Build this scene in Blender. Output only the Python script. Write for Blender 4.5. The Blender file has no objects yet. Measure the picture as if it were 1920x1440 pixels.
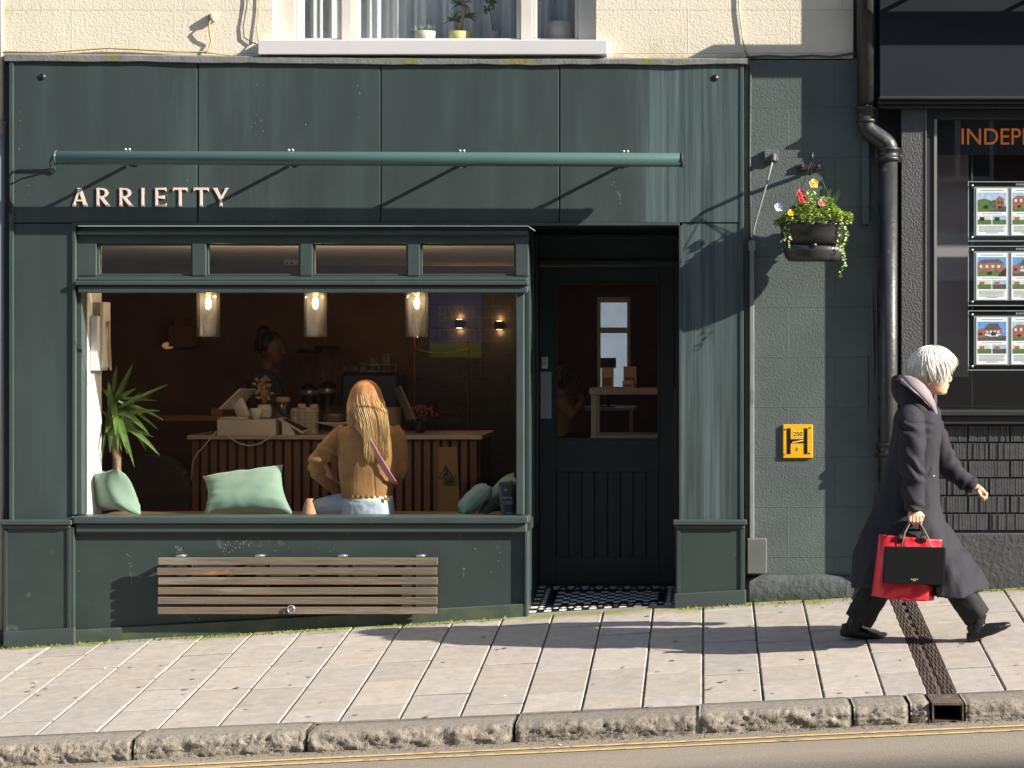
import bpy, bmesh, math, random
from mathutils import Vector, Matrix, noise
R = random.Random(7)
SC = bpy.context.scene
COL = SC.collection
# ---------------------------------------------------------------- camera, sky, sun
# picture frame 1920x1440, shop front parallel to the image plane: 300 px per metre at Y = 0
F, D, PX, PY = 3900.0, 13.0, 1320.0, 640.0
cam = bpy.data.cameras.new('camera')
camo = bpy.data.objects.new('camera', cam)
COL.objects.link(camo)
cam.sensor_width = 36
cam.lens = 36 * F / 1920
cam.shift_x = (960 - PX) / 1920
cam.shift_y = (PY - 720) / 1920
cam.clip_start, cam.clip_end = 0.1, 600
camo.location = (0, -D, 0)
camo.rotation_euler = (math.pi / 2, 0, 0)
SC.camera = camo
SUNV = Vector((-1, .30, -.52)).normalized()
w = bpy.data.worlds.new('World')
SC.world = w
w.use_nodes = True
nt = w.node_tree
bg = nt.nodes['Background']
sky = nt.nodes.new('ShaderNodeTexSky')
sky.sky_type = 'NISHITA'
sky.sun_disc = False
sky.sun_elevation = math.asin(-SUNV.z)
sky.sun_rotation = math.atan2(-SUNV.x, -SUNV.y)
sky.dust_density = 1.0
nt.links.new(sky.outputs[0], bg.inputs[0])
bg.inputs[1].default_value = 0.10
sl = bpy.data.lights.new('sun', 'SUN')
sl.energy = 5.0
sl.angle = math.radians(0.5)
sl.color = (1.0, .945, .85)
so = bpy.data.objects.new('sun', sl)
COL.objects.link(so)
so.location = (8, -6, 12)
so.rotation_euler = SUNV.to_track_quat('-Z', 'Y').to_euler()
SC.view_settings.view_transform = 'Standard'
SC.view_settings.look = 'None'
SC.view_settings.exposure = 1.27
SC.view_settings.gamma = 1
SC.cycles.max_bounces = 8
SC.cycles.transparent_max_bounces = 12
SC.cycles.sample_clamp_indirect = 6


def P(px, py, Y=0.0):
    d = (D + Y) / F
    return Vector(((px - PX) * d, Y, (PY - py) * d))


def XX(px, Y=0.0): return (px - PX) * (D + Y) / F
def ZZ(py, Y=0.0): return (PY - py) * (D + Y) / F
def MM(px, Y=0.0): return px * (D + Y) / F

# ---------------------------------------------------------------- materials
MATS = {}


def N(t, k, **kw):
    n = t.nodes.new(k)
    for a, b in kw.items():
        setattr(n, a, b)
    return n


def pm(name, col, rough=.55, var=.10, vs=5.0, stretch=(1, 1, 1), bump=0.0, bs=60.0, bstretch=(1, 1, 1), metal=0.0,
       spec=.5, col2=None, c2s=4.0, c2t=.6, c2w=.08, c2stretch=(1, 1, 1), emit=None, es=0.0, tone=None, trans=0.0, sheen=0.0):
    """procedural principled material on world position: base tint with soft variation, an optional second
    colour in noise patches and a fine bump"""
    if name in MATS:
        return MATS[name]
    m = bpy.data.materials.new(name)
    MATS[name] = m
    m.use_nodes = True
    t = m.node_tree
    b = t.nodes['Principled BSDF']
    b.inputs['Roughness'].default_value = rough
    b.inputs['Metallic'].default_value = metal
    b.inputs['Specular IOR Level'].default_value = spec
    if sheen:
        b.inputs['Sheen Weight'].default_value = sheen
    if trans:
        b.inputs['Transmission Weight'].default_value = trans
    geo = N(t, 'ShaderNodeTexCoord')
    L = t.links.new

    def noise_at(scale, st, detail=4.0):
        mp = N(t, 'ShaderNodeMapping')
        mp.inputs['Scale'].default_value = st
        L(geo.outputs['Object'], mp.inputs[0])
        n = N(t, 'ShaderNodeTexNoise')
        n.inputs['Scale'].default_value = scale
        n.inputs['Detail'].default_value = detail
        L(mp.outputs[0], n.inputs['Vector'])
        return n
    n1 = noise_at(vs, stretch)
    mx = N(t, 'ShaderNodeMix', data_type='RGBA')
    lo = [max(0, c * (1 - 2 * var)) for c in col[:3]] + [1]
    hi = [min(1, c * (1 + 2 * var)) for c in col[:3]] + [1]
    mx.inputs[6].default_value = lo
    mx.inputs[7].default_value = hi
    L(n1.outputs['Fac'], mx.inputs[0])
    out = mx.outputs[2]
    if col2:
        n2 = noise_at(c2s, c2stretch, 6.0)
        mr = N(t, 'ShaderNodeMapRange')
        mr.inputs[1].default_value = c2t
        mr.inputs[2].default_value = c2t + c2w
        L(n2.outputs['Fac'], mr.inputs[0])
        m2 = N(t, 'ShaderNodeMix', data_type='RGBA')
        L(mr.outputs[0], m2.inputs[0])
        L(out, m2.inputs[6])
        m2.inputs[7].default_value = list(col2[:3]) + [1]
        out = m2.outputs[2]
    if tone:
        at = N(t, 'ShaderNodeAttribute', attribute_name=tone)
        m3 = N(t, 'ShaderNodeMix', data_type='RGBA', blend_type='MULTIPLY')
        m3.inputs[0].default_value = 1
        L(out, m3.inputs[6])
        L(at.outputs['Color'], m3.inputs[7])
        out = m3.outputs[2]
    L(out, b.inputs['Base Color'])
    if bump:
        nb = noise_at(bs, bstretch, 6.0)
        bp = N(t, 'ShaderNodeBump')
        bp.inputs['Strength'].default_value = min(1, bump)
        bp.inputs['Distance'].default_value = .004 * max(1, bump)
        L(nb.outputs['Fac'], bp.inputs['Height'])
        L(bp.outputs[0], b.inputs['Normal'])
    if emit:
        b.inputs['Emission Color'].default_value = list(emit[:3]) + [1]
        b.inputs['Emission Strength'].default_value = es
    return m


def glass_mat(name, tint=(.975, .985, .98), ior=1.5, rough=0.0):
    if name in MATS:
        return MATS[name]
    m = bpy.data.materials.new(name)
    MATS[name] = m
    m.use_nodes = True
    t = m.node_tree
    t.nodes.remove(t.nodes['Principled BSDF'])
    o = t.nodes['Material Output']
    # thin pane reflectance by angle, the same from both sides
    g = N(t, 'ShaderNodeNewGeometry')
    dt = N(t, 'ShaderNodeVectorMath', operation='DOT_PRODUCT')
    t.links.new(g.outputs['Normal'], dt.inputs[0])
    t.links.new(g.outputs['Incoming'], dt.inputs[1])
    ab = N(t, 'ShaderNodeMath', operation='ABSOLUTE')
    t.links.new(dt.outputs['Value'], ab.inputs[0])
    om = N(t, 'ShaderNodeMath', operation='SUBTRACT', use_clamp=True)
    om.inputs[0].default_value = 1
    t.links.new(ab.outputs[0], om.inputs[1])
    pw = N(t, 'ShaderNodeMath', operation='POWER')
    t.links.new(om.outputs[0], pw.inputs[0])
    pw.inputs[1].default_value = 7.0
    r0 = ((ior - 1) / (ior + 1)) ** 2
    fr = N(t, 'ShaderNodeMath', operation='MULTIPLY_ADD')
    t.links.new(pw.outputs[0], fr.inputs[0])
    fr.inputs[1].default_value = .7
    fr.inputs[2].default_value = r0
    tr = N(t, 'ShaderNodeBsdfTransparent')
    tr.inputs[0].default_value = list(tint) + [1]
    gl = N(t, 'ShaderNodeBsdfGlossy')
    gl.inputs['Roughness'].default_value = rough
    ms = N(t, 'ShaderNodeMixShader')
    t.links.new(fr.outputs[0], ms.inputs[0])
    t.links.new(tr.outputs[0], ms.inputs[1])
    t.links.new(gl.outputs[0], ms.inputs[2])
    t.links.new(ms.outputs[0], o.inputs[0])
    return m

# ---------------------------------------------------------------- mesh building


class M:
    def __init__(s):
        s.v, s.f, s.mi, s.sm = [], [], [], []

    def add(s, vs, fs, mi=0, smooth=False):
        b = len(s.v)
        s.v += [Vector(v) for v in vs]
        for f in fs:
            s.f.append([b + i for i in f])
            s.mi.append(mi)
            s.sm.append(smooth)

    def box(s, x0, x1, y0, y1, z0, z1, mi=0):
        x0, x1 = min(x0, x1), max(x0, x1)
        y0, y1 = min(y0, y1), max(y0, y1)
        z0, z1 = min(z0, z1), max(z0, z1)
        s.add([(x0, y0, z0), (x1, y0, z0), (x1, y1, z0), (x0, y1, z0), (x0, y0, z1), (x1, y0, z1), (x1, y1, z1), (x0, y1, z1)],
              [(0, 3, 2, 1), (4, 5, 6, 7), (0, 1, 5, 4), (1, 2, 6, 5), (2, 3, 7, 6), (3, 0, 4, 7)], mi)
        return s

    def pbox(s, px0, py0, px1, py1, y0, y1, mi=0, at=None):
        """box whose front face (at depth y0, or 'at') fills a rectangle given in photo pixels"""
        a = y0 if at is None else at
        return s.box(XX(px0, a), XX(px1, a), y0, y1, ZZ(py0, a), ZZ(py1, a), mi)

    def prism(s, pts, y0, y1, mi=0):
        """polygon of (x, z) extruded from y0 (front) to y1"""
        n = len(pts)
        a = sum(pts[i][0] * pts[(i + 1) % n][1] - pts[(i + 1) % n][0] * pts[i][1] for i in range(n))
        if a < 0:
            pts = pts[::-1]
        s.add([(x, y0, z) for x, z in pts] + [(x, y1, z) for x, z in pts],
              [tuple(range(n)), tuple(range(2 * n - 1, n - 1, -1))] + [(i, i + n, (i + 1) % n + n, (i + 1) % n) for i in range(n)], mi)
        return s

    def tube(s, pts, r, n=10, mi=0, caps=True, flat=None, smooth=True):
        pts = [Vector(p) for p in pts]
        rs = r if isinstance(r, list) else [r] * len(pts)
        rings, up = [], None
        for i, p in enumerate(pts):
            t = (pts[min(i + 1, len(pts) - 1)] - pts[max(i - 1, 0)])
            if t.length < 1e-9:
                t = Vector((0, 0, 1))
            t.normalize()
            if up is None:
                up = Vector((0, 0, 1)) if abs(t.z) < .9 else Vector((0, 1, 0))
                if flat is not None:
                    up = Vector(flat)
            u = up - t * up.dot(t)
            if u.length < 1e-6:
                u = t.orthogonal()
            u.normalize()
            v = t.cross(u)
            up = u
            k = rs[i]
            ku, kv = k if isinstance(k, tuple) else (k, k)
            rings.append([p + u * (ku * math.cos(2 * math.pi * j / n)) + v * (kv * math.sin(2 * math.pi * j / n)) for j in range(n)])
        return s.loft(rings, mi, caps, smooth)

    def loft(s, rings, mi=0, caps=True, smooth=True):
        n = len(rings[0])
        vs = [v for r in rings for v in r]
        fs = []
        for i in range(len(rings) - 1):
            for j in range(n):
                k = (j + 1) % n
                fs.append((i * n + j, i * n + k, (i + 1) * n + k, (i + 1) * n + j))
        if caps:
            fs += [tuple(range(n - 1, -1, -1)), tuple(range((len(rings) - 1) * n, len(rings) * n))]
        s.add(vs, fs, mi, smooth)
        return s

    def lathe(s, prof, c, n=24, mi=0, caps=True, smooth=True, sx=1, sy=1):
        c = Vector(c)
        return s.loft([[c + Vector((r * sx * math.cos(2 * math.pi * j / n), r * sy * math.sin(2 * math.pi * j / n), z)) for j in range(n)] for r, z in prof], mi, caps, smooth)

    def ell(s, c, r, n=16, k=10, mi=0, rot=None):
        c = Vector(c)
        r = (r, r, r) if not isinstance(r, (tuple, list)) else r
        rings = []
        for i in range(1, k):
            a = math.pi * i / k
            ring = []
            for j in range(n):
                b = 2 * math.pi * j / n
                q = Vector((r[0] * math.sin(a) * math.cos(b), r[1] * math.sin(a) * math.sin(b), -r[2] * math.cos(a)))
                if rot:
                    q = rot @ q
                ring.append(c + q)
            rings.append(ring)
        return s.loft(rings, mi, True, True)

    def quad(s, a, b, c, d, mi=0, smooth=False):
        s.add([a, b, c, d], [(0, 1, 2, 3)], mi, smooth)
        return s

    def mesh(s, name, mats, off=Vector((0, 0, 0))):
        me = bpy.data.meshes.new(name)
        me.from_pydata([v - off for v in s.v], [], s.f)
        for m in (mats if isinstance(mats, (list, tuple)) else [mats]):
            me.materials.append(m)
        me.polygons.foreach_set('material_index', s.mi)
        me.polygons.foreach_set('use_smooth', s.sm)
        me.update()
        return me


def origin_of(p):
    o = Vector((0, 0, 0))
    while p is not None:
        o += p.location
        p = p.parent
    return o


def obj(name, m, mats, parent=None, bevel=0, label=None, seg=2):
    off = origin_of(parent) if parent else Vector((0, 0, 0))
    me = m.mesh(name, mats, off) if isinstance(m, M) else m
    o = bpy.data.objects.new(name, me)
    COL.objects.link(o)
    if parent:
        o.parent = parent
    if bevel:
        b = o.modifiers.new('bevel', 'BEVEL')
        b.width = bevel
        b.segments = seg
        b.limit_method = 'ANGLE'
        b.angle_limit = math.radians(40)
        b.harden_normals = False
    if label:
        o['label'] = label
    return o


def thing(name, label, cat, loc=(0, 0, 0), group=None):
    o = bpy.data.objects.new(name, None)
    COL.objects.link(o)
    o.location = loc
    o.empty_display_size = .1
    o['label'], o['category'] = label, cat
    if group:
        o['group'] = group
    return o


def solo(name, m, mats, label, cat, group=None, bevel=0):
    """a thing that is one mesh: origin at the middle of its base"""
    lo = Vector([min(v[i] for v in m.v) for i in range(3)])
    hi = Vector([max(v[i] for v in m.v) for i in range(3)])
    off = Vector(((lo.x + hi.x) / 2, (lo.y + hi.y) / 2, lo.z))
    o = obj(name, m.mesh(name, mats, off), None, None, bevel)
    o.location = off
    o['label'], o['category'] = label, cat
    if group:
        o['group'] = group
    return o


def struct(name, m, mats):
    o = obj(name, m, mats)
    o['kind'] = 'structure'
    return o


def bake(o, fn=None, mods=()):
    """apply modifiers to the mesh itself, then push its vertices with fn(co, normal)"""
    for kind, kw in mods:
        md = o.modifiers.new(kind, kind)
        for a, b in kw.items():
            setattr(md, a, b)
    dg = bpy.context.evaluated_depsgraph_get()
    me = bpy.data.meshes.new_from_object(o.evaluated_get(dg))
    o.modifiers.clear()
    o.data = me
    if fn:
        ns = [v.normal.copy() for v in me.vertices]
        for v, n in zip(me.vertices, ns):
            v.co = fn(v.co, n)
    for p in me.polygons:
        p.use_smooth = True
    me.update()
    return o


def fuse(o, voxel, smooth=4, fn=None, factor=.5):
    mods = [('REMESH', dict(mode='VOXEL', voxel_size=voxel, use_smooth_shade=True))]
    if smooth:
        mods.append(('SMOOTH', dict(factor=factor, iterations=smooth)))
    return bake(o, fn, mods)


def put_text(m, txt, x0, x1, z0, z1, y, depth=.002, mi=0, flip=False):
    """flat raised lettering filling a box, read from the -Y side (or from +Y when flip)"""
    c = bpy.data.curves.new('text', 'FONT')
    c.body = txt
    c.extrude = .5
    o = bpy.data.objects.new('text', c)
    COL.objects.link(o)
    dg = bpy.context.evaluated_depsgraph_get()
    me = bpy.data.meshes.new_from_object(o.evaluated_get(dg))
    bpy.data.objects.remove(o)
    xs = [v.co.x for v in me.vertices]
    ys = [v.co.y for v in me.vertices]
    sx, sy = (x1 - x0) / (max(xs) - min(xs)), (z1 - z0) / (max(ys) - min(ys))
    vs = []
    for v in me.vertices:
        px = (v.co.x - min(xs)) * sx
        yy = (.5 - v.co.z) * depth
        vs.append((x1 - px if flip else x0 + px, y - yy if flip else y + yy, z0 + (v.co.y - min(ys)) * sy))
    m.add(vs, [tuple(p.vertices) for p in me.polygons], mi)
    bpy.data.meshes.remove(me)


def smoothstep(a, b, x):
    t = max(0, min(1, (x - a) / (b - a)))
    return t * t * (3 - 2 * t)


def lerp(a, b, t): return a + (b - a) * t

# ---------------------------------------------------------------- ground
KY = -2.31          # back edge of the kerb
KF = -2.60          # front edge of the kerb


def zf(X):
    x = max(-7, min(5, X))
    return -1.647 + .059 * x + (X - x) * .053


def zk(X):
    x = max(-7, min(5, X))
    return -1.864 + .0469 * x + (X - x) * .053


def ground(X, Y):
    t = max(0, min(1.1, -Y / -KY))
    return lerp(zf(X), zk(X), t)


def roadz(X, Y):
    d = max(0, KF - Y)
    return zk(X) - .098 + .02 * min(1, d / 3)


def build_ground():
    # paving slabs: strips across the pavement, each slab a slightly uneven stone
    m = M()
    tones = []
    cross = M()
    W = .3115
    rr = random.Random(3)
    for k in range(-24, 16):
        x0, x1 = -.007 + k * W, -.007 + (k + 1) * W
        if 1.145 < (x0 + x1) / 2 < 1.30:
            pass
        y = .012 if -1.2 < x0 < -.1 else .12
        first = True
        while y > KY + .02:
            ln = rr.uniform(.34, .58) if not first else rr.uniform(.2, .6)
            first = False
            y2 = max(KY + .004, y - ln)
            if y2 - KY < .14:
                y2 = KY + .004
            g, ge = .0056, .0068
            dz = rr.uniform(-.0028, .0028)
            tl = rr.uniform(-.0022, .0022)
            bx = .005
            xa, xb, ya, yb = x0 + g, x1 - g, y - ge, y2 + ge
            cut = None
            if xb > 1.148 and xa < 1.297:       # drain channel cuts these slabs
                if xa < 1.148 < xb and 1.148 - xa > .03:
                    xb = 1.148
                elif xa < 1.297 < xb and xb - 1.297 > .03:
                    xa = 1.297
                else:
                    y = y2
                    continue

            def z(X, Y):
                return ground(X, Y) + dz + tl * ((X - xa) / W - .5)
            tone = rr.uniform(.90, 1.06)
            warm = rr.uniform(-.02, .03)
            top = [(xa + bx, ya - bx), (xb - bx, ya - bx), (xb - bx, yb + bx), (xa + bx, yb + bx)]
            mid = [(xa, ya), (xb, ya), (xb, yb), (xa, yb)]
            vs = [(p[0], p[1], z(*p)) for p in top] + [(p[0], p[1], z(*p) - .004) for p in mid] + [(p[0], p[1], z(*p) - .03) for p in mid]
            fs = [(3, 2, 1, 0)] + [(i, (i + 1) % 4, (i + 1) % 4 + 4, i + 4) for i in range(4)] + [(i + 4, (i + 1) % 4 + 4, (i + 1) % 4 + 8, i + 8) for i in range(4)]
            m.add(vs, fs)
            tones += [(tone * (1 + warm), tone, tone * (1 - warm * 1.3), 1)] * len(fs)
            q = [(x0 + .004, y2 + ge + .001), (x1 - .004, y2 + ge + .001), (x1 - .004, y2 - ge - .001), (x0 + .004, y2 - ge - .001)]
            if y2 > KY + .05:
                cross.add([(a_, b_, ground(a_, b_) - .0055) for a_, b_ in q], [(3, 2, 1, 0)])
            y = y2
    mat = pm('paving stone', (.375, .33, .285), rough=.8, var=.14, vs=14, bump=.7, bs=160, col2=(.27, .235, .205), c2s=26, c2t=.64, c2w=.10, tone='tone')
    add_moss(mat, (.20, .21, .055), 'y', -.40, -.02)
    o = struct('pavement', m, mat)
    at = o.data.attributes.new('tone', 'FLOAT_COLOR', 'FACE')
    for i, c in enumerate(tones):
        at.data[i].color = c
    struct('joint_dirt', cross, pm('joint dirt', (.045, .038, .03), rough=.95, var=.4, vs=20))
    # sandy joint bed under the slabs
    m = M()
    n = 40
    for i in range(n):
        xa, xb = -7.5 + i * 12.4 / n, -7.5 + (i + 1) * 12.4 / n
        for ya, yb in ((.14, -1.1), (-1.1, KY)):
            q = [(xa, ya), (xb, ya), (xb, yb), (xa, yb)]
            m.add([(a, b, ground(a, b) - .0085) for a, b in q], [(3, 2, 1, 0)])
    struct('joint_sand', m, pm('joint sand', (.155, .128, .095), rough=.95, var=.3, vs=7, bump=.6, bs=160, col2=(.05, .045, .035), c2s=3, c2t=.5, c2w=.12))
    # far ends of the pavement, the road and the pavement on the photographer's side
    m = M()
    for xa, xb in ((-60, -7.5), (4.98, 90)):
        for a, b in ((.12, KY),):
            m.add([(xa, a, ground(xa, a)), (xb, a, ground(xb, a)), (xb, b, ground(xb, b)), (xa, b, ground(xa, b))], [(3, 2, 1, 0)])
    struct('far_pavement', m, mat)
    m = M()
    xs = [-60, -30, -12] + [-8 + i * .5 for i in range(29)] + [9, 20, 40, 90]
    ys = [KF + .02 - i * .35 for i in range(12)] + [-9, -10.6]
    for i in range(len(xs) - 1):
        for j in range(len(ys) - 1):
            q = [(xs[i], ys[j]), (xs[i + 1], ys[j]), (xs[i + 1], ys[j + 1]), (xs[i], ys[j + 1])]
            m.add([(a, b, roadz(a, b)) for a, b in q], [(3, 2, 1, 0)], 0, True)
    asph = pm('asphalt', (.23, .19, .145), rough=.9, var=.22, vs=2.2, stretch=(.3, 1.5, 1), bump=1.2, bs=190, col2=(.36, .30, .225), c2s=150, c2t=.56, c2w=.06)
    struct('road', m, asph)
    m = M()
    xs = [-60, -30, -10, 0, 10, 30, 90]
    for i in range(len(xs) - 1):
        q = [(xs[i], -10.6), (xs[i + 1], -10.6), (xs[i + 1], -15.6), (xs[i], -15.6)]
        m.add([(a, b, zk(a) + (.0 if b > -11 else .1)) for a, b in q], [(3, 2, 1, 0)])
        m.add([(xs[i], -10.59, zk(xs[i]) - .2), (xs[i + 1], -10.59, zk(xs[i + 1]) - .2), (xs[i + 1], -10.6, zk(xs[i + 1])), (xs[i], -10.6, zk(xs[i]))], [(3, 2, 1, 0)])
    struct('opposite_pavement', m, mat)
    # double yellow lines, worn paint sheets just above the road
    yl = pm('yellow road paint', (.58, .40, .14), rough=.8, var=.15, vs=20, bump=.4, bs=180, col2=(.20, .165, .12), c2s=22, c2t=.53, c2w=.14)
    m = M()
    for yy in (-2.795, -2.905):
        xa = -14.0
        while xa < 8:
            xb = xa + .25
            j0, j1 = .004 * math.sin(xa * 3), .004 * math.sin(xb * 3)
            a, b = yy + .019, yy - .019
            m.add([(xa, a + j0, roadz(xa, a) + .004), (xb, a + j1, roadz(xb, a) + .004), (xb, b + j1, roadz(xb, b) + .004), (xa, b + j0, roadz(xa, b) + .004)], [(3, 2, 1, 0)])
            xa = xb
    struct('yellow_line', m, yl)
    # kerb: long rough granite stones
    m = M()
    rr = random.Random(11)
    joints = [-7.6, -6.4, -5.1, -3.95, -2.86, -1.99, -.95, -.03, .745, 1.03, 1.135, 1.305, 1.66, 2.7, 3.6, 4.9]
    ktone = []
    for a, b in zip(joints[:-1], joints[1:]):
        if abs(a - 1.135) < .01:
            continue
        a += .006
        b -= .006
        nx = max(4, int((b - a) / .011))
        sh = rr.uniform(-.012, .012)
        tz = rr.uniform(-.008, .006)
        prof = [(KY - .002, -.03, 0), (KY - .004, 0, .15), (KY - .09, 0, .35), (KY - .18, .0, .4), (KF + .045, -.001, .5), (KF + .018, -.008, .8), (KF + .008, -.016, .9), (KF + .004, -.026, 1)] + [(KF - .003 * math.sin((z_ - .03) / .09 * 3.1), -z_, 1) for z_ in [.034 + .008 * q_ for q_ in range(10)]] + [(KF + .002, -.15, .5)]
        rings = []
        for i in range(nx + 1):
            X = lerp(a, b, i / nx)
            ring = []
            e = min(1, min(i, nx - i) / 1.5)
            for (yy, zz, rg) in prof:
                p = Vector((X * 1, yy, zz))
                d = noise.noise(Vector((X * 11, 3, zz * 20 + a))) * .013 - abs(noise.noise(Vector((X * 26 + zz * 22, 7, zz * 46)))) * .013 - abs(noise.noise(Vector((X * 58, 2, zz * 85)))) * .008 + noise.noise(Vector((X * 90, 1, zz * 120))) * .004
                amp = rg if zz < -.005 else rg * .28
                ny = -1 if zz < -.005 else -.1
                ring.append(Vector((X, yy + ny * d * amp * 1.25 + (sh if zz < -.005 else 0) * .5 + (1 - e) * (.012 if zz < -.004 else 0), zk(X) + zz + tz + (d * amp * .7 if zz > -.06 else 0) - (1 - e) * .006)))
            rings.append(ring)
        n = len(prof)
        vs = [v for r in rings for v in r]
        fs = [(i * n + j, i * n + j + 1, (i + 1) * n + j + 1, (i + 1) * n + j) for i in range(nx) for j in range(n - 1)]
        fs += [tuple(range(n)), tuple(reversed(range(nx * n, nx * n + n)))]
        m.add(vs, [f[::-1] for f in fs], 0, True)
        tn = rr.uniform(.82, 1.1)
        ktone += [(tn, tn * rr.uniform(.97, 1.0), tn * .96, 1)] * len(fs)
    km = pm('granite kerb', (.25, .22, .18), rough=.9, var=.25, vs=30, bump=1.3, bs=110, col2=(.10, .085, .065), c2s=60, c2t=.55, c2w=.12, tone='tone')
    o = struct('kerb', m, km)
    at = o.data.attributes.new('tone', 'FLOAT_COLOR', 'FACE')
    for i, c in enumerate(ktone):
        at.data[i].color = c
    # dirt gathered along the gutter and grit against the wall foot
    m = M()
    rr = random.Random(5)
    for i in range(900):
        X = rr.uniform(-3.8, 1.9)
        yy = KF - .008 - abs(rr.gauss(0, .05))
        z = roadz(X, yy)
        s = rr.uniform(.003, .009)
        a = rr.uniform(0, 6)
        c = Vector((X, yy, z + s * .3))
        vs = [c + Vector((s * math.cos(a + k * 2.1) * rr.uniform(.6, 1.3), s * math.sin(a + k * 2.1) * rr.uniform(.6, 1.3), -s * .4)) for k in range(3)] + [c + Vector((0, 0, s * .5))]
        m.add(vs, [(0, 1, 3), (1, 2, 3), (2, 0, 3)])
    o = obj('grit', m, pm('grit', (.11, .085, .06), rough=.95, var=.4, vs=40))
    o['kind'] = 'stuff'
    o['label'] = 'brown grit and dirt gathered in the gutter along the kerb'
    o['category'] = 'grit'
    # old chewing gum spots and a little litter
    m = M()
    for i in range(80):
        X, yy = rr.uniform(-4.2, 1.9), rr.uniform(KF + .05, -.15)
        if 1.10 < X < 1.34:
            continue
        z = ground(X, max(yy, KY)) if yy > KY else zk(X)
        r = rr.uniform(.006, .017)
        m.add([(X + r * math.cos(k * .785) * rr.uniform(.7, 1.2), yy + r * math.sin(k * .785) * rr.uniform(.7, 1.2), z + .0042) for k in range(8)], [tuple(range(8))])
    o = obj('gum_spots', m, pm('trodden gum', (.20, .18, .16), rough=.8, var=.35, vs=9))
    o['kind'] = 'stuff'
    o['label'] = 'dark trodden chewing gum spots scattered over the paving slabs'
    o['category'] = 'gum spots'
    m = M()
    for i in range(46):
        X, yy = rr.uniform(-4.2, 1.9), (rr.uniform(-2.4, -.1) if i % 2 else KF - abs(rr.gauss(.02, .06)))
        z = (ground(X, yy) if yy > KY else roadz(X, yy)) + .006
        s_, a = rr.uniform(.010, .024), rr.uniform(0, 6.3)
        u, v = Vector((math.cos(a), math.sin(a), .1)) * s_, Vector((-math.sin(a), math.cos(a), 0)) * s_ * .5
        c = Vector((X, yy, z))
        m.add([c - u, c + v + Vector((0, 0, .004)), c + u, c - v], [(0, 1, 2, 3)], 0 if rr.random() < .75 else 1)
    o = obj('litter', m, [pm('dead leaf', (.22, .13, .06), rough=.8, var=.4, vs=30), pm('paper scrap', (.6, .58, .54), rough=.8)])
    o['kind'] = 'stuff'
    o['label'] = 'dead leaf scraps and paper bits lying on the pavement and in the gutter'
    o['category'] = 'litter'
    # moss and small weeds growing where the pavement meets the shop front
    m = M()
    for i in range(2600):
        X = rr.uniform(-4.5, 2.2)
        if -1.1 < X < -.17:
            continue
        dens = noise.noise(Vector((X * 2.1, 3, 0))) + .35
        if rr.random() > dens + .25:
            continue
        yy = -.055 - abs(rr.gauss(0, .035))
        z = ground(X, yy)
        h = rr.uniform(.003, .012) * (2.2 if rr.random() < .04 else 1)
        a = rr.uniform(0, 6.28)
        wv = Vector((math.cos(a), math.sin(a), 0)) * h * .6
        c = Vector((X, yy, z))
        m.add([c - wv, c + wv, c + wv * .2 + Vector((rr.uniform(-.5, .5) * h, rr.uniform(-.5, .5) * h, h))], [(0, 1, 2)])
    o = obj('moss', m, pm('moss', (.15, .17, .03), rough=.9, var=.35, vs=12))
    o['kind'] = 'stuff'
    o['label'] = 'yellow green moss along the foot of the shop front'
    o['category'] = 'moss'


def add_moss(mat, col, axis, a, b, strength=1.0, scale=5.0):
    """real growth: a mossy tint that fades out away from a wall foot (world position), broken by noise"""
    t = mat.node_tree
    bs = t.nodes['Principled BSDF']
    src = bs.inputs['Base Color'].links[0].from_socket
    g = N(t, 'ShaderNodeNewGeometry')
    sp = N(t, 'ShaderNodeSeparateXYZ')
    t.links.new(g.outputs['Position'], sp.inputs[0])
    mr = N(t, 'ShaderNodeMapRange')
    mr.inputs[1].default_value, mr.inputs[2].default_value = a, b
    t.links.new(sp.outputs['XYZ'.index(axis.upper())], mr.inputs[0])
    n = N(t, 'ShaderNodeTexNoise')
    n.inputs['Scale'].default_value = scale
    n.inputs['Detail'].default_value = 8
    t.links.new(g.outputs['Position'], n.inputs['Vector'])
    ad = N(t, 'ShaderNodeMath', operation='MULTIPLY_ADD')
    t.links.new(mr.outputs[0], ad.inputs[0])
    ad.inputs[1].default_value = 1.0
    t.links.new(n.outputs['Fac'], ad.inputs[2])
    m2 = N(t, 'ShaderNodeMapRange')
    m2.inputs[1].default_value, m2.inputs[2].default_value = 1.1, 1.5
    m2.inputs[4].default_value = strength
    t.links.new(ad.outputs[0], m2.inputs[0])
    mx = N(t, 'ShaderNodeMix', data_type='RGBA')
    t.links.new(m2.outputs[0], mx.inputs[0])
    t.links.new(src, mx.inputs[6])
    mx.inputs[7].default_value = list(col) + [1]
    t.links.new(mx.outputs[2], bs.inputs['Base Color'])


build_ground()
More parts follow.
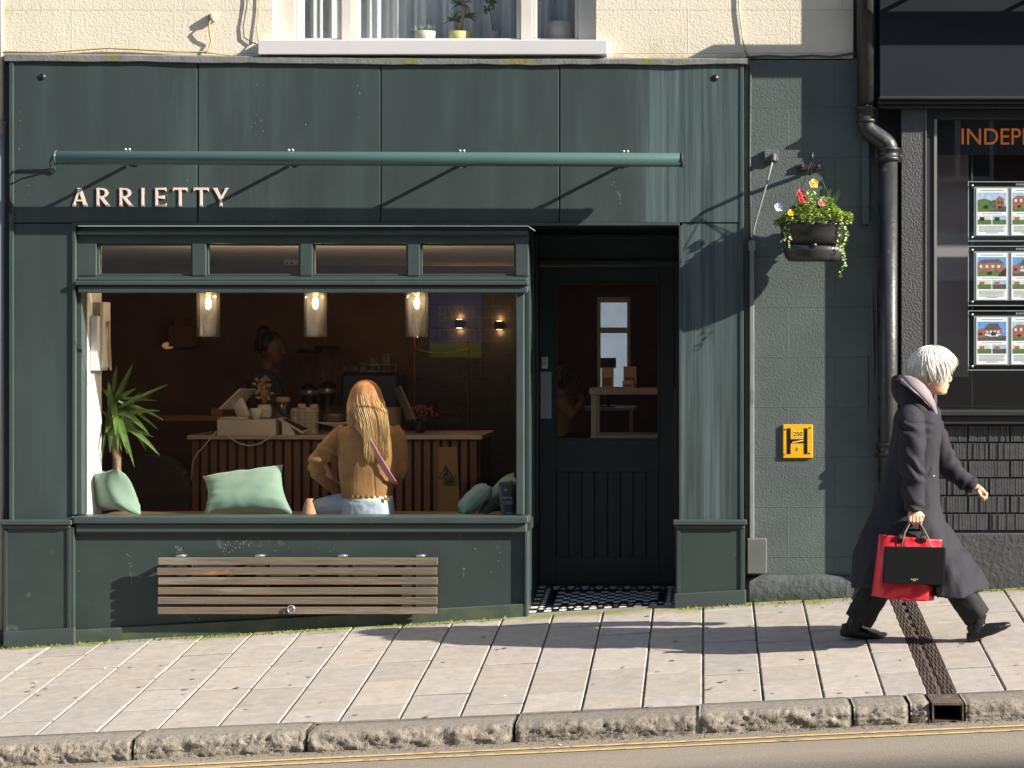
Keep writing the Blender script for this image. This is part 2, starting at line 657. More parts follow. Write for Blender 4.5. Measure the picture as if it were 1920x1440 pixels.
# ---------------------------------------------------------------- cafe building
def streaky(mat, x0, x1, col, amount=.8, seed=0.0, sx=22, sz=.7, t0=.45, t1=.75):
    """chalky runs of old rain marks in a band of the wall (world X)"""
    t = mat.node_tree
    bs = t.nodes['Principled BSDF']
    src = bs.inputs['Base Color'].links[0].from_socket
    g = N(t, 'ShaderNodeNewGeometry')
    sp = N(t, 'ShaderNodeSeparateXYZ')
    t.links.new(g.outputs['Position'], sp.inputs[0])
    w = (x1 - x0) * .25
    ma = N(t, 'ShaderNodeMapRange')
    ma.inputs[1].default_value, ma.inputs[2].default_value = x0, x0 + w
    mb = N(t, 'ShaderNodeMapRange')
    mb.inputs[1].default_value, mb.inputs[2].default_value = x1, x1 - w
    for q in (ma, mb):
        t.links.new(sp.outputs[0], q.inputs[0])
    mp = N(t, 'ShaderNodeMapping')
    mp.inputs['Scale'].default_value = (sx, 1, sz)
    mp.inputs['Location'].default_value = (seed, seed, seed)
    t.links.new(g.outputs['Position'], mp.inputs[0])
    n = N(t, 'ShaderNodeTexNoise')
    n.inputs['Scale'].default_value = 1
    n.inputs['Detail'].default_value = 9
    n.inputs['Roughness'].default_value = .62
    t.links.new(mp.outputs[0], n.inputs['Vector'])
    mc = N(t, 'ShaderNodeMapRange')
    mc.inputs[1].default_value, mc.inputs[2].default_value = t0, t1
    mc.inputs[4].default_value = amount
    t.links.new(n.outputs['Fac'], mc.inputs[0])
    m1 = N(t, 'ShaderNodeMath', operation='MULTIPLY')
    m2 = N(t, 'ShaderNodeMath', operation='MULTIPLY')
    t.links.new(ma.outputs[0], m1.inputs[0])
    t.links.new(mb.outputs[0], m1.inputs[1])
    t.links.new(m1.outputs[0], m2.inputs[0])
    t.links.new(mc.outputs[0], m2.inputs[1])
    mx = N(t, 'ShaderNodeMix', data_type='RGBA')
    t.links.new(m2.outputs[0], mx.inputs[0])
    t.links.new(src, mx.inputs[6])
    mx.inputs[7].default_value = list(col) + [1]
    t.links.new(mx.outputs[2], bs.inputs['Base Color'])


def ashlar(mat, w, h, x0, z0, dist=.006, line=None):
    """scored block joints in render: raised thin beads"""
    t = mat.node_tree
    bs = t.nodes['Principled BSDF']
    g = N(t, 'ShaderNodeNewGeometry')
    sp = N(t, 'ShaderNodeSeparateXYZ')
    t.links.new(g.outputs['Position'], sp.inputs[0])
    cb = N(t, 'ShaderNodeCombineXYZ')
    ax = N(t, 'ShaderNodeMath', operation='ADD')
    az = N(t, 'ShaderNodeMath', operation='ADD')
    ax.inputs[1].default_value, az.inputs[1].default_value = -x0, -z0
    t.links.new(sp.outputs[0], ax.inputs[0])
    t.links.new(sp.outputs[2], az.inputs[0])
    t.links.new(ax.outputs[0], cb.inputs[0])
    t.links.new(az.outputs[0], cb.inputs[1])
    br = N(t, 'ShaderNodeTexBrick')
    br.inputs['Scale'].default_value = 1
    br.inputs['Brick Width'].default_value = w
    br.inputs['Row Height'].default_value = h
    br.inputs['Mortar Size'].default_value = .0035
    br.inputs['Mortar Smooth'].default_value = .6
    t.links.new(cb.outputs[0], br.inputs['Vector'])
    bp = N(t, 'ShaderNodeBump')
    bp.inputs['Strength'].default_value = 1
    bp.inputs['Distance'].default_value = dist
    t.links.new(br.outputs['Fac'], bp.inputs['Height'])
    if bs.inputs['Normal'].links:
        t.links.new(bs.inputs['Normal'].links[0].from_socket, bp.inputs['Normal'])
    t.links.new(bp.outputs[0], bs.inputs['Normal'])
    if line:
        src = bs.inputs['Base Color'].links[0].from_socket
        mx = N(t, 'ShaderNodeMix', data_type='RGBA')
        t.links.new(br.outputs['Fac'], mx.inputs[0])
        t.links.new(src, mx.inputs[6])
        mx.inputs[7].default_value = list(line) + [1]
        t.links.new(mx.outputs[2], bs.inputs['Base Color'])


GREEN = (.039, .055, .052)
paint = pm('green facade paint', GREEN, rough=.5, var=.16, vs=3, stretch=(2.2, 1, .5), bump=.12, bs=40, spec=.4, col2=(.052, .078, .074), c2s=1.6, c2t=.5, c2w=.25, c2stretch=(3, 1, .35))
streaky(paint, -.50, .30, (.155, .215, .225), .62, 3.0, 26, .5, .40, .72)
streaky(paint, -.42, -.16, (.20, .25, .25), .5, 9.0, 60, .6, .5, .8)
streaky(paint, -3.6, -2.4, (.085, .115, .11), .42, 5.0, 14, .9, .45, .75)
trim = pm('green joinery paint', (.046, .064, .060), rough=.45, var=.12, vs=6, bump=.08, bs=50, spec=.45)
dadop = pm('green stall riser paint', (.033, .048, .044), rough=.5, var=.15, vs=4, bump=.12, bs=60, spec=.4, col2=(.07, .09, .08), c2s=7, c2t=.66, c2w=.06)
doorp = pm('dark green door paint', (.025, .041, .038), rough=.45, var=.08, vs=5, spec=.4)
cream = pm('cream masonry paint', (.72, .63, .49), rough=.8, var=.06, vs=3, bump=.9, bs=90, col2=(.56, .45, .30), c2s=2.0, c2t=.60, c2w=.15)
add_moss(cream, (.30, .27, .08), 'z', 1.86, 1.76, .8, 7)
ashlar(cream, .645, .273, .27 * 0 + XX(1290), ZZ(15), .004)
pierp = pm('dark green masonry paint', (.088, .106, .100), rough=.6, var=.12, vs=5, bump=.8, bs=80, spec=.35, col2=(.105, .128, .120), c2s=3, c2t=.5, c2w=.3)
ashlar(pierp, .59, .3137, XX(1478), ZZ(952), .005, (.10, .125, .118))
streaky(pierp, .22, .75, (.20, .17, .155), .8, 2.0, 34, 1.1, .66, .74)
lead = pm('weathered lead', (.16, .155, .145), rough=.7, var=.3, vs=14, bump=.8, bs=50, col2=(.17, .165, .05), c2s=4, c2t=.52, c2w=.12)
upvc = pm('white window frame', (.60, .56, .49), rough=.45, var=.04, vs=4, col2=(.60, .55, .45), c2s=6, c2t=.68, c2w=.1)
shopglass = glass_mat('window glass')
white_in = pm('white interior paint', (.74, .72, .68), rough=.7, var=.04)
brownwall = pm('warm brown plaster', (.25, .165, .110), rough=.8, var=.25, vs=2.5, bump=.4, bs=20)
ceil_m = pm('cafe ceiling paint', (.72, .66, .58), rough=.8, var=.05)
floor_m = pm('dark timber floor', (.055, .038, .028), rough=.5, var=.2, vs=4)
darkm = pm('black paint', (.012, .012, .013), rough=.45, var=.2)
rubber = pm('black rubber', (.018, .018, .018), rough=.7)

cafe = thing('cafe_building', 'cream painted building with a dark green cafe shop front at street level', 'building', (-2.0, .2, -1.75))

# --- upper wall with the first floor window opening
TOPZ = 5.2
m = M()
wy, wb = .06, .40
x_l, x_r = XX(-900), XX(1601)
m.box(x_l, XX(507), wy, wb, ZZ(110), TOPZ)
m.box(XX(1117), x_r, wy, wb, ZZ(110), TOPZ)
m.box(XX(507), XX(1117), wy, wb, ZZ(110), ZZ(97))
m.box(XX(507), XX(1117), wy, wb, ZZ(-360), TOPZ)
obj('upper_wall', m, cream, cafe)
m = M()
m.box(x_l, x_r, wb + .002, 7.2, 1.765, 1.80)          # floor slab over the shop
m.box(x_l, x_r, 3.0, 3.1, 1.81, TOPZ)
m.box(x_l, x_r, .402, 3.1, TOPZ + .002, TOPZ + .1)
obj('upper_room', m, white_in, cafe)

# --- lead flashing over the fascia, sagging and uneven
m = M()
rings = []
n = 150
for i in range(n + 1):
    X = lerp(XX(10), XX(1402), i / n)
    s1 = noise.noise(Vector((X * 2.4, 0, 0))) * .008 + noise.noise(Vector((X * 9, 0, 5))) * .004
    tp = lerp(ZZ(101), ZZ(110), min(1, i / n * 1.6)) + noise.noise(Vector((X * 4, 2, 0))) * .004
    bt = lerp(ZZ(115), ZZ(122), min(1, i / n * 1.9)) + s1
    yo = -.016 + noise.noise(Vector((X * 3, 9, 0))) * .005
    rings.append([Vector((X, .10, tp + .02)), Vector((X, yo + .01, tp)), Vector((X, yo, tp - .006)), Vector((X, yo - .002, bt + .004)), Vector((X, yo + .006, bt)), Vector((X, .02, bt + .004)), Vector((X, .1, bt + .01))])
m.loft(rings, 0, True, False)
obj('lead_flashing', m, lead, cafe)

# --- dark end wall left of the shop front
m = M()
m.prism([(x_l, ZZ(111)), (XX(17.5), ZZ(111)), (XX(17.5), zf(-4.4) - .2), (x_l, zf(-7.4) - .2)], .10, .4)
obj('end_wall', m, dadop, cafe)

rr = random.Random(77)


def scuffs(m, spots, y):
    """small chips and scrapes down to the pale undercoat"""
    for px, py, sx, sy, n_ in spots:
        for i in range(n_):
            x, z = rr.gauss(px, sx), rr.gauss(py, sy)
            w_, h_ = rr.uniform(.4, 1.8), rr.uniform(.6, 3.4)
            k = rr.uniform(-1, 1)
            m.add([P(x, z, y), P(x + w_, z + k * .5, y), P(x + w_ + k, z + h_, y), P(x + k * .6, z + h_ * .8, y)], [(3, 2, 1, 0)], 1)


# --- fascia panels
m = M()
edges = [22, 371, 714, 1049, 1393]
for a, b in zip(edges[:-1], edges[1:]):
    m.box(XX(a) + .004, XX(b) - .004, 0, .03, ZZ(417), ZZ(112))
m.box(XX(22), XX(1393), .022, .05, ZZ(419), ZZ(110))
undercoat = pm('pale undercoat', (.30, .27, .22), rough=.8, var=.2, vs=40)
scuffs(m, [(1150, 345, 2, 4, 5), (1158, 360, 1.5, 5, 4), (1163, 380, 1.5, 5, 4), (50, 370, 2, 20, 5), (37, 220, 1, 30, 4), (640, 215, 60, 60, 6), (480, 240, 8, 20, 7), (350, 325, 1, 14, 5), (240, 370, 80, 12, 6)], -.0006)
fas = obj('fascia', m, [paint, undercoat], cafe, .003)
for cx, cy in ((79, 144), (1341, 146)):
    m = M()
    c = P(cx, cy, 0)
    m.tube([c + Vector((0, -.004, 0)), c + Vector((0, .02, 0))], .021, 20)
    obj('bolt_hole', m, darkm, fas)
m = M()
m.box(XX(18), XX(26), -.012, .06, ZZ(1000), ZZ(118))
obj('edge_strip', m, trim, cafe, .003)
m = M()
m.box(XX(1386.5), XX(1394), -.004, .1, ZZ(975), ZZ(120))
obj('corner_bead', m, trim, cafe, .004)
m = M()
m.box(XX(136), XX(1274), -.010, .03, ZZ(423), ZZ(417.2))
m.box(XX(136), XX(142), -.010, .05, ZZ(965), ZZ(423.2))
m.box(XX(1273), XX(1279), -.010, .05, ZZ(976), ZZ(423.2))
obj('architrave', m, trim, cafe, .003)


def sloped(px0, px1, py_top, y0, y1, drop=.12, m=None):
    """a block whose foot follows the sloping pavement"""
    xa, xb = XX(px0, y0), XX(px1, y0)
    zt = ZZ(py_top, y0)
    m = m or M()
    m.prism([(xa, zt), (xb, zt), (xb, zf(xb) - drop), (xa, zf(xa) - drop)], y0, y1)
    return m


def skirt(px0, px1, hgt, y0, y1, m=None):
    xa, xb = XX(px0, y0), XX(px1, y0)
    m = m or M()
    m.prism([(xa, zf(xa) + hgt), (xb, zf(xb) + hgt), (xb, zf(xb) - .1), (xa, zf(xa) - .1)], y0, y1)
    return m


# --- pilasters with moulding, plinth block and skirting
for nm, pxs, mould, pl, zsk in (('l', (26, 136), (2, 139), (8, 138), .095), ('r', (1279, 1386), (1262, 1400), (1267, 1397), .085)):
    m = M()
    m.box(XX(pxs[0]), XX(pxs[1]), .002, .12, ZZ(980), ZZ(419.5))
    pil = obj('pilaster', m, paint, cafe, .002, label='pilaster left of the shop window' if nm == 'l' else 'chalk streaked pilaster right of the door')
    m = M()
    m.box(XX(mould[0]), XX(mould[1]), -.060, .1, ZZ(983), ZZ(974))
    m.box(XX(mould[0] + 4), XX(mould[1] - 4), -.042, .1, ZZ(990), ZZ(983.1))
    obj('moulding', m, trim, pil, .006, seg=3)
    m = sloped(pl[0], pl[1], 988, -.028, .1)
    xa, xb = XX(pl[0]), XX(pl[1])
    for a in (xa + .006, xb - .030):                       # raised edge beads
        m.box(a, a + .022, -.036, -.0275, ZZ(991), zf(a) + zsk)
    obj('plinth_block', m, dadop, pil, .002)
    m = skirt(pl[0] - 3, pl[1] + 2, zsk, -.052, -.0285)
    obj('skirting', m, trim, pil, .008, seg=3)

# --- masonry pier between the two shops, with a rough render plinth
m = M()
m.prism([(XX(1396), ZZ(107.5)), (XX(1648), ZZ(107.5)), (XX(1648), zf(1.1) - .2), (XX(1396), zf(.25) - .2)], .06, .45)
pier = obj('pier', m, pierp, cafe)
m = M()
n = 40
rings = []
for i in range(n + 1):
    X = lerp(XX(1401), XX(1652), i / n)
    zt = ZZ(1082) + noise.noise(Vector((X * 5, 0, 0))) * .012 + .03 * i / n * 0
    q = noise.noise(Vector((X * 8, 4, 0))) * .008
    rings.append([Vector((X, .062, zf(X) - .1)), Vector((X, .062, zt + .012)), Vector((X, .03 + q, zt)), Vector((X, .012 + q, zt - .03)), Vector((X, .008 - q, zf(X) - .1))])
m.loft(rings, 0, True, True)
rp = pm('rough painted render', (.060, .070, .066), rough=.8, var=.2, vs=8, bump=2.2, bs=26)
add_moss(rp, (.13, .13, .04), 'z', -1.52, -1.66, .7, 8)
obj('render_plinth', m, rp, pier)

# --- shop window joinery
FY = .028
m = M()
m.pbox(142, 423.5, 990, 456, FY, .14, at=0)                # head
m.pbox(142, 456.2, 178, 517, FY, .14, at=0)
for a, b in ((358, 384), (561, 584), (763, 786), (966, 990)):
    m.pbox(a, 456.2, b, 517, FY, .14, at=0)
m.pbox(142, 517.2, 990, 545, FY + .004, .14, at=0)         # transom rail
m.pbox(142, 545.2, 151, 966, FY, .14, at=0)
m.pbox(967, 545.2, 981, 966, FY, .14, at=0)
win = obj('shop_window_frame', m, trim, cafe, .004)
m = M()
for a, b in ((178, 358), (384, 561), (584, 763), (786, 966)):   # glazing beads round the transom lights
    for (x0, y0, x1, y1) in ((a, 456.3, a + 4, 517), (b - 4, 456.3, b, 517), (a + 4.2, 456.3, b - 4.2, 460), (a + 4.2, 513, b - 4.2, 517)):
        m.pbox(x0, y0, x1, y1, FY + .02, .07, at=0)
obj('glazing_bead', m, trim, win, .003)
m = M()
m.box(XX(143), XX(991), -.030, .05, ZZ(535), ZZ(527))
m.box(XX(147), XX(989), -.014, .05, ZZ(549), ZZ(536.5))
m.box(XX(144), XX(990), -.004, .05, ZZ(440), ZZ(433))
m.box(XX(144), XX(988), .004, .05, ZZ(527), ZZ(521))
obj('transom_moulding', m, trim, win, .006, seg=3)
m = M()
m.box(XX(140), XX(991), -.045, .15, ZZ(981), ZZ(967.5))
m.box(XX(143), XX(988), -.022, .05, ZZ(998), ZZ(981.2))
obj('window_sill', m, trim, win, .009, seg=3)
m = M()
m.box(XX(143), XX(975), .085, .091, ZZ(966), ZZ(545))
obj('glass_pane', m, shopglass, win, label='large plate glass pane')
for a, b in ((178, 358), (384, 561), (584, 763), (786, 966)):
    m = M()
    m.box(XX(a - 3), XX(b + 3), .078, .084, ZZ(519), ZZ(454))
    obj('transom_pane', m, shopglass, win)
m = sloped(139, 985, 998, .012, .12)
m.box(XX(139), XX(985), -.012, .0, 0, 0)
scuffs(m, [(337, 1030, 4, 4, 16), (425, 1027, 10, 5, 22), (450, 1022, 16, 5, 26), (245, 1065, 1.5, 16, 9), (238, 1038, 3, 3, 4), (869, 1070, 1.2, 14, 9), (500, 1015, 20, 4, 6), (590, 1025, 70, 8, 8), (930, 1060, 20, 30, 6), (300, 1130, 60, 30, 8)], .0112)
undercoat = pm('pale undercoat', (.30, .27, .22), rough=.8, var=.2, vs=40)
riser = obj('stall_riser', m, [dadop, undercoat], cafe)
m = skirt(139, 987, .075, -.012, .0115)
sk = pm('mossy skirting paint', (.045, .066, .056), rough=.6, var=.15, vs=5, bump=.2, bs=50)
add_moss(sk, (.16, .16, .035), 'y', .1, -.06, .55, 9)
obj('skirting', m, sk, riser, .006)
m = M()
m.prism([(XX(984), ZZ(998)), (XX(990), ZZ(998)), (XX(990), zf(-1.1) - .1), (XX(984), zf(-1.1) - .1)], -.016, .12)
obj('corner_post', m, trim, cafe, .004)

# --- recessed doorway
RY = .90
m = M()
m.box(XX(981.5), XX(990) + .0, .122, RY, zf(-1.1) - .1, ZZ(424))       # left cheek
m.box(XX(984), XX(994), .3, .33, ZZ(1000), ZZ(430))
m.box(XX(984), XX(994), .62, .65, ZZ(1000), ZZ(430))
m.box(XX(982), XX(993), .13, RY - .01, ZZ(996), ZZ(975))
obj('doorway_cheek', m, doorp, cafe, .004)
m = M()
m.box(XX(1274), XX(1300), .122, RY, zf(-.1) - .1, ZZ(424))
obj('doorway_cheek', m, doorp, cafe)
m = M()
m.box(XX(981), XX(1300), .055, 1.06, ZZ(418) + .002, ZZ(400))
obj('doorway_soffit', m, doorp, cafe)
DY = RY
m = M()
dl, dr = XX(1012, DY), XX(1264, DY)
m.box(XX(982), dl - .004, DY - .02, DY + .10, -1.75, ZZ(417))
m.box(dr + .004, XX(1300), DY - .02, DY + .10, -1.75, ZZ(417))
m.box(dl - .004, dr + .004, DY - .02, DY + .1, ZZ(417), ZZ(498, DY))
m.box(dl - .06, dr + .06, DY - .045, DY - .0205, ZZ(497, DY), ZZ(488, DY))
m.box(dl - .03, dr + .03, DY - .05, DY - .0205, ZZ(448, DY), ZZ(440, DY))
dfr = obj('door_frame', m, doorp, cafe, .004)
m = M()
gx0, gx1, gz0, gz1 = XX(1042, DY), XX(1236, DY), ZZ(825, DY), ZZ(530, DY)
dz0, dz1 = ZZ(1095, DY), ZZ(500, DY)
m.box(dl, gx0, DY, DY + .045, dz0, dz1)
m.box(gx1, dr, DY, DY + .045, dz0, dz1)
m.box(gx0, gx1, DY, DY + .045, gz1, dz1)
bz0, bz1 = ZZ(1045, DY), ZZ(885, DY)
m.box(gx0, gx1, DY, DY + .045, bz1, gz0)
m.box(gx0, gx1, DY, DY + .045, dz0, bz0)
nb = 8
for i in range(nb):
    a, b = lerp(gx0, gx1, i / nb), lerp(gx0, gx1, (i + 1) / nb)
    m.box(a + .004, b - .004, DY + .006, DY + .04, bz0, bz1)
m.box(gx0, gx1, DY + .028, DY + .042, bz0, bz1)
door = obj('door', m, doorp, cafe, .003)
m = M()
m.box(gx0 - .005, gx1 + .005, DY + .018, DY + .024, gz0 - .005, gz1 + .005)
obj('door_glass', m, shopglass, door)
m = M()
for q in ((gx0 - .002, gx0 + .012, gz0, gz1), (gx1 - .012, gx1 + .002, gz0, gz1), (gx0 + .0125, gx1 - .0125, gz0, gz0 + .012), (gx0 + .0125, gx1 - .0125, gz1 - .012, gz1)):
    m.box(q[0], q[1], DY - .006, DY + .014, q[2], q[3])
obj('glazing_bead', m, doorp, door, .002)
steel = pm('brushed steel', (.42, .43, .43), rough=.4, var=.08, metal=.7)
m = M()
m.pbox(1013.5, 697, 1034, 785, DY - .004, DY)
for yy in (702, 780):
    c = P(1024, yy, DY - .004)
    m.tube([c, c + Vector((0, -.003, 0))], .005, 10)
obj('push_plate', m, steel, door, .002)
m = M()
m.pbox(1016, 669, 1027, 691, DY - .012, DY)
m.pbox(1018.5, 671, 1024.5, 674, DY - .015, DY - .0125, 1)
c = P(1021.5, 681, DY - .012)
m.tube([c, c + Vector((0, -.008, 0))], .010, 14, 1)
obj('door_lock', m, [pm('pale lock enamel', (.62, .62, .60), rough=.4), steel], door, .002)
m = M()
m.box(dl - .1, dr + .1, DY - .03, DY + .1, -1.75, dz0 - .006)
obj('threshold', m, doorp, cafe, .004)

# --- tiled step: black and white chequer with a border
m = M()
x0, x1 = XX(990) + .002, XX(1274) - .001
y0, y1 = .02, DY - .031
zA, zB = ZZ(1157.5, .0), dz0 - .012


def tz(X, Y): return lerp(zf(X) + .012, zB, (Y - y0) / (y1 - y0))


T = .047
nx, ny = int((x1 - x0) / T), int((y1 - y0) / .064)
tx, ty = (x1 - x0) / nx, (y1 - y0) / ny
for i in range(nx):
    for j in range(ny):
        d = min(i, nx - 1 - i, j, ny - 1 - j)
        a, b, c, e = x0 + i * tx, x0 + (i + 1) * tx, y0 + j * ty, y0 + (j + 1) * ty
        if d == 0:
            k = (i + j) % 2
        elif d == 1:
            k = 2
        elif d == 2:
            k = 1
        else:
            k = (i + j) % 2
        if d == 1:                                          # diamond border: white square set in black
            m.add([(a, c, tz(a, c)), (b, c, tz(b, c)), (b, e, tz(b, e)), (a, e, tz(a, e))], [(0, 1, 2, 3)], 1)
            mx_, my_ = (a + b) / 2, (c + e) / 2
            q = [(mx_, c + .003), (b - .003, my_), (mx_, e - .003), (a + .003, my_)]
            m.add([(u, v, tz(u, v) + .0015) for u, v in q], [(0, 1, 2, 3)], 0)
        else:
            g = .0012
            q = [(a + g, c + g), (b - g, c + g), (b - g, e - g), (a + g, e - g)]
            m.add([(u, v, tz(u, v)) for u, v in q], [(0, 1, 2, 3)], k)
m.add([(x0, y0 - .05, zf(x0) - .06), (x1, y0 - .05, zf(x1) - .06), (x1, y0, tz(x1, y0) - .003), (x0, y0, tz(x0, y0) - .003)], [(0, 1, 2, 3)], 2)
m.add([(x0, y0, tz(x0, y0) - .003), (x1, y0, tz(x1, y0) - .003), (x1, y1, tz(x1, y1) - .003), (x0, y1, tz(x0, y1) - .003)], [(0, 1, 2, 3)], 2)
obj('tiled_step', m, [pm('ivory tile', (.74, .70, .62), rough=.35, var=.08, vs=25), pm('black tile', (.014, .015, .016), rough=.35, var=.2, vs=25), pm('tile grout', (.20, .18, .155), rough=.9)], cafe)

# --- first floor window
WY = .20
m = M()
zt = ZZ(-340)
m.box(XX(507), XX(545), .13, .26, ZZ(97) , zt)              # outer white frame stiles
m.box(XX(1083), XX(1117), .13, .26, ZZ(97), zt)
m.box(XX(545), XX(1083), .15, .26, ZZ(97), ZZ(73))
m.box(XX(545), XX(1083), .15, .26, zt - .1, zt)
m.box(XX(632), XX(652), .15, .26, ZZ(73) + .001, zt - .101)
m.box(XX(972), XX(995), .15, .26, ZZ(73) + .001, zt - .101)
sash = obj('sash_window_frame', m, upvc, cafe, .005)
m = M()
for a, b in ((545, 632), (652, 972), (995, 1083)):
    for (xa, ya, xb, yb) in ((a + .5, 64, b - .5, 72.5), (a + .5, -330, a + 8, 64), (b - 8, -330, b - .5, 64)):
        m.box(XX(xa), XX(xb), .17, .24, ZZ(yb), ZZ(ya) - .001)
obj('casement', m, upvc, sash, .004)
for a, b in ((545, 632), (652, 972), (995, 1083)):
    m = M()
    m.box(XX(a), XX(b), .205, .211, ZZ(68), zt - .05)
    obj('glass_pane', m, shopglass, sash)
m = M()
m.box(XX(485), XX(1139), -.028, .128, ZZ(103.5), ZZ(75.5))
obj('window_sill', m, pm('white sill', (.60, .57, .56), rough=.5, var=.04), sash, .006, seg=3)

# --- cafe interior
ix0, ix1, iz0, iz1, iyb = -6.5, .12, -1.63, .64, 4.6
m = M()
m.box(ix0, XX(981.4), .13, 8.2, iz0 - .1, iz0)
m.box(XX(981.4), ix1 + 2, 1.01, 8.2, iz0 - .1, iz0)
obj('floor', m, floor_m, cafe)
m = M()
m.box(ix0, XX(981.4), .15, 7.0, iz1, iz1 + .06)
m.box(XX(981.4), ix1, 1.01, 7.0, iz1, iz1 + .06)
obj('ceiling', m, ceil_m, cafe)
m = M()
m.box(ix0, XX(776, iyb), iyb, iyb + .1, iz0, iz1)
obj('back_wall', m, brownwall, cafe)
m = M()                                                      # white return beside the window: bright in the sun
xw = XX(151)
m.box(xw - .25, xw, .142, .455, iz0, iz1)
m.box(ix0, xw - .251, .142, .25, iz0, iz1)
obj('side_wall', m, white_in, cafe)
tilem = pm('dark glazed brick', (.030, .030, .031), rough=.35, var=.3, vs=9)
ashlar(tilem, .30, .10, 0, 0, .002, (.085, .083, .08))
m = M()
m.box(XX(776, iyb), XX(965, iyb), iyb + .1, iyb + .2, iz0, iz1)
obj('brick_wall', m, tilem, cafe)
m = M()
m.box(XX(965, 6.0) , ix1 + 2, 6.0, 6.1, ZZ(700, 6.0) , iz1)
m.box(XX(965, 6.0), XX(1118, 6.0), 6.0, 6.1, iz0, ZZ(700, 6.0) - .001)
rear_m = pm('dark brown rear wall', (.07, .042, .032), rough=.8, var=.2, vs=3)
m = M()
wx0, wx1, wz0, wz1 = XX(1120, 6.0), XX(1182, 6.0), ZZ(735, 6.0), ZZ(557, 6.0)
m.box(XX(940, 6.0), wx0, 6.0, 6.1, iz0, iz1)
m.box(wx1, 2.2, 6.0, 6.1, iz0, iz1)
m.box(wx0, wx1, 6.0, 6.1, wz1, iz1)
m.box(wx0, wx1, 6.0, 6.1, iz0, wz0)
obj('rear_wall', m, rear_m, cafe)
m = M()
for (a, b, c, e) in ((wx0, wx0 + .03, wz0, wz1), (wx1 - .03, wx1, wz0, wz1), (wx0 + .031, wx1 - .031, wz0, wz0 + .03), (wx0 + .031, wx1 - .031, wz1 - .05, wz1), (wx0 + .031, wx1 - .031, lerp(wz0, wz1, .62), lerp(wz0, wz1, .68))):
    m.box(a, b, 5.98, 6.04, c, e)
rw = obj('rear_window', m, white_in, cafe, .004)
fm = pm('frosted glass', (.85, .88, .9), rough=.55, trans=1.0)
m = M()
m.box(wx0 + .03, wx1 - .03, 6.045, 6.05, wz0, wz1)
obj('frosted_pane', m, glass_mat('frosted thin glass', (.6, .68, .78)), rw)
m = M()
m.box(ix0 - .1, ix0, .13, 7, iz0, iz1)
obj('party_wall', m, brownwall, cafe)
m = M()
m.box(ix1, ix1 + .1, 1.06, 6.0, iz0, iz1)
obj('party_wall', m, brownwall, cafe)
m = M()
m.box(xw + .003, XX(981), .145, .75, -1.20, -1.122)
m.box(xw + .003, XX(981), .70, .75, iz0, -1.201)
obj('window_seat', m, pm('oak seat', (.22, .13, .07), rough=.5, var=.15, vs=6), cafe, .004)
m = M()
m.box(-3, 3, 8.4, 8.5, -3, 2.6)
solo('yard_wall', m, pm('pale yard wall', (.62, .62, .6), rough=.8), 'pale yard wall seen through the small rear window beyond the door', 'wall')

# ---------------------------------------------------------------- estate agency next door
est = thing('estate_agency', 'black painted estate agency shop front at the right edge with ribbed brick base', 'building', (3.6, .2, -1.45))
blackp = pm('charcoal shop paint', (.030, .030, .032), rough=.5, var=.15, vs=4, bump=.15, bs=50, spec=.4)
fasm = pm('charcoal fascia board', (.022, .025, .032), rough=.85, var=.06, vs=3, spec=.1)
rough_b = pm('textured charcoal render', (.075, .075, .075), rough=.65, var=.12, vs=6, bump=1.6, bs=75)
XR = XX(2900)
m = M()
m.box(XX(1648), XR, -.05, .3, ZZ(184, -.05), ZZ(-200, -.05))
obj('fascia', m, fasm, est, .004)
m = M()
m.box(XX(1645), XR, -.115, .3, ZZ(190), ZZ(184.2))
m.box(XX(1645), XR, -.085, .3, ZZ(197), ZZ(190.2))
m.box(XX(1645), XR, -.05, .3, ZZ(204), ZZ(197.2))
m.box(XX(1645), XR, -.12, .3, ZZ(-215), ZZ(-201))
obj('cornice', m, blackp, est, .006, seg=3)
m = M()
m.box(XX(1646), XR, .08, .45, ZZ(-215) + .002, TOPZ)
m.box(x_r + .002, XX(1646) - .001, .12, .45, ZZ(107), TOPZ)
obj('upper_wall', m, pm('dark upper wall', (.16, .155, .15), rough=.8, bump=1, bs=30), est)
m = M()
m.prism([(XX(1690), ZZ(204.2)), (XX(1736), ZZ(204.2)), (XX(1736), zf(1.4) - .1), (XX(1690), zf(1.25) - .1)], .0, .4)
obj('pilaster', m, rough_b, est, .003)
m = M()
m.prism([(XX(1645.5), ZZ(204.2)), (XX(1690) - .001, ZZ(204.2)), (XX(1690) - .001, zf(1.2) - .1), (XX(1645.5), zf(1.2) - .1)], .10, .45)
obj('recess', m, blackp, est)
m = M()
m.box(XX(1736.5), XX(1756), .02, .16, ZZ(769), ZZ(204.3))
m.box(XX(1756.2), XR, .02, .16, ZZ(222), ZZ(204.3))
ewin = obj('shop_window_frame', m, blackp, est, .004)
m = M()
m.box(XX(1752), XX(1757.2), .012, .05, ZZ(768), ZZ(223))
m.box(XX(1735.5), XX(1737.2), -.006, .05, ZZ(768), ZZ(205))
obj('glazing_bead', m, pm('grey worn edge', (.22, .21, .2), rough=.5), ewin)
m = M()
m.box(XX(1755), XR, .07, .076, ZZ(772), ZZ(220))
obj('glass_pane', m, shopglass, ewin)
m = M()
m.box(XX(1737), XR, -.055, .16, ZZ(779), ZZ(769.5))
m.box(XX(1740), XR, -.03, .16, ZZ(795), ZZ(779.2))
obj('window_sill', m, blackp, ewin, .006, seg=3)
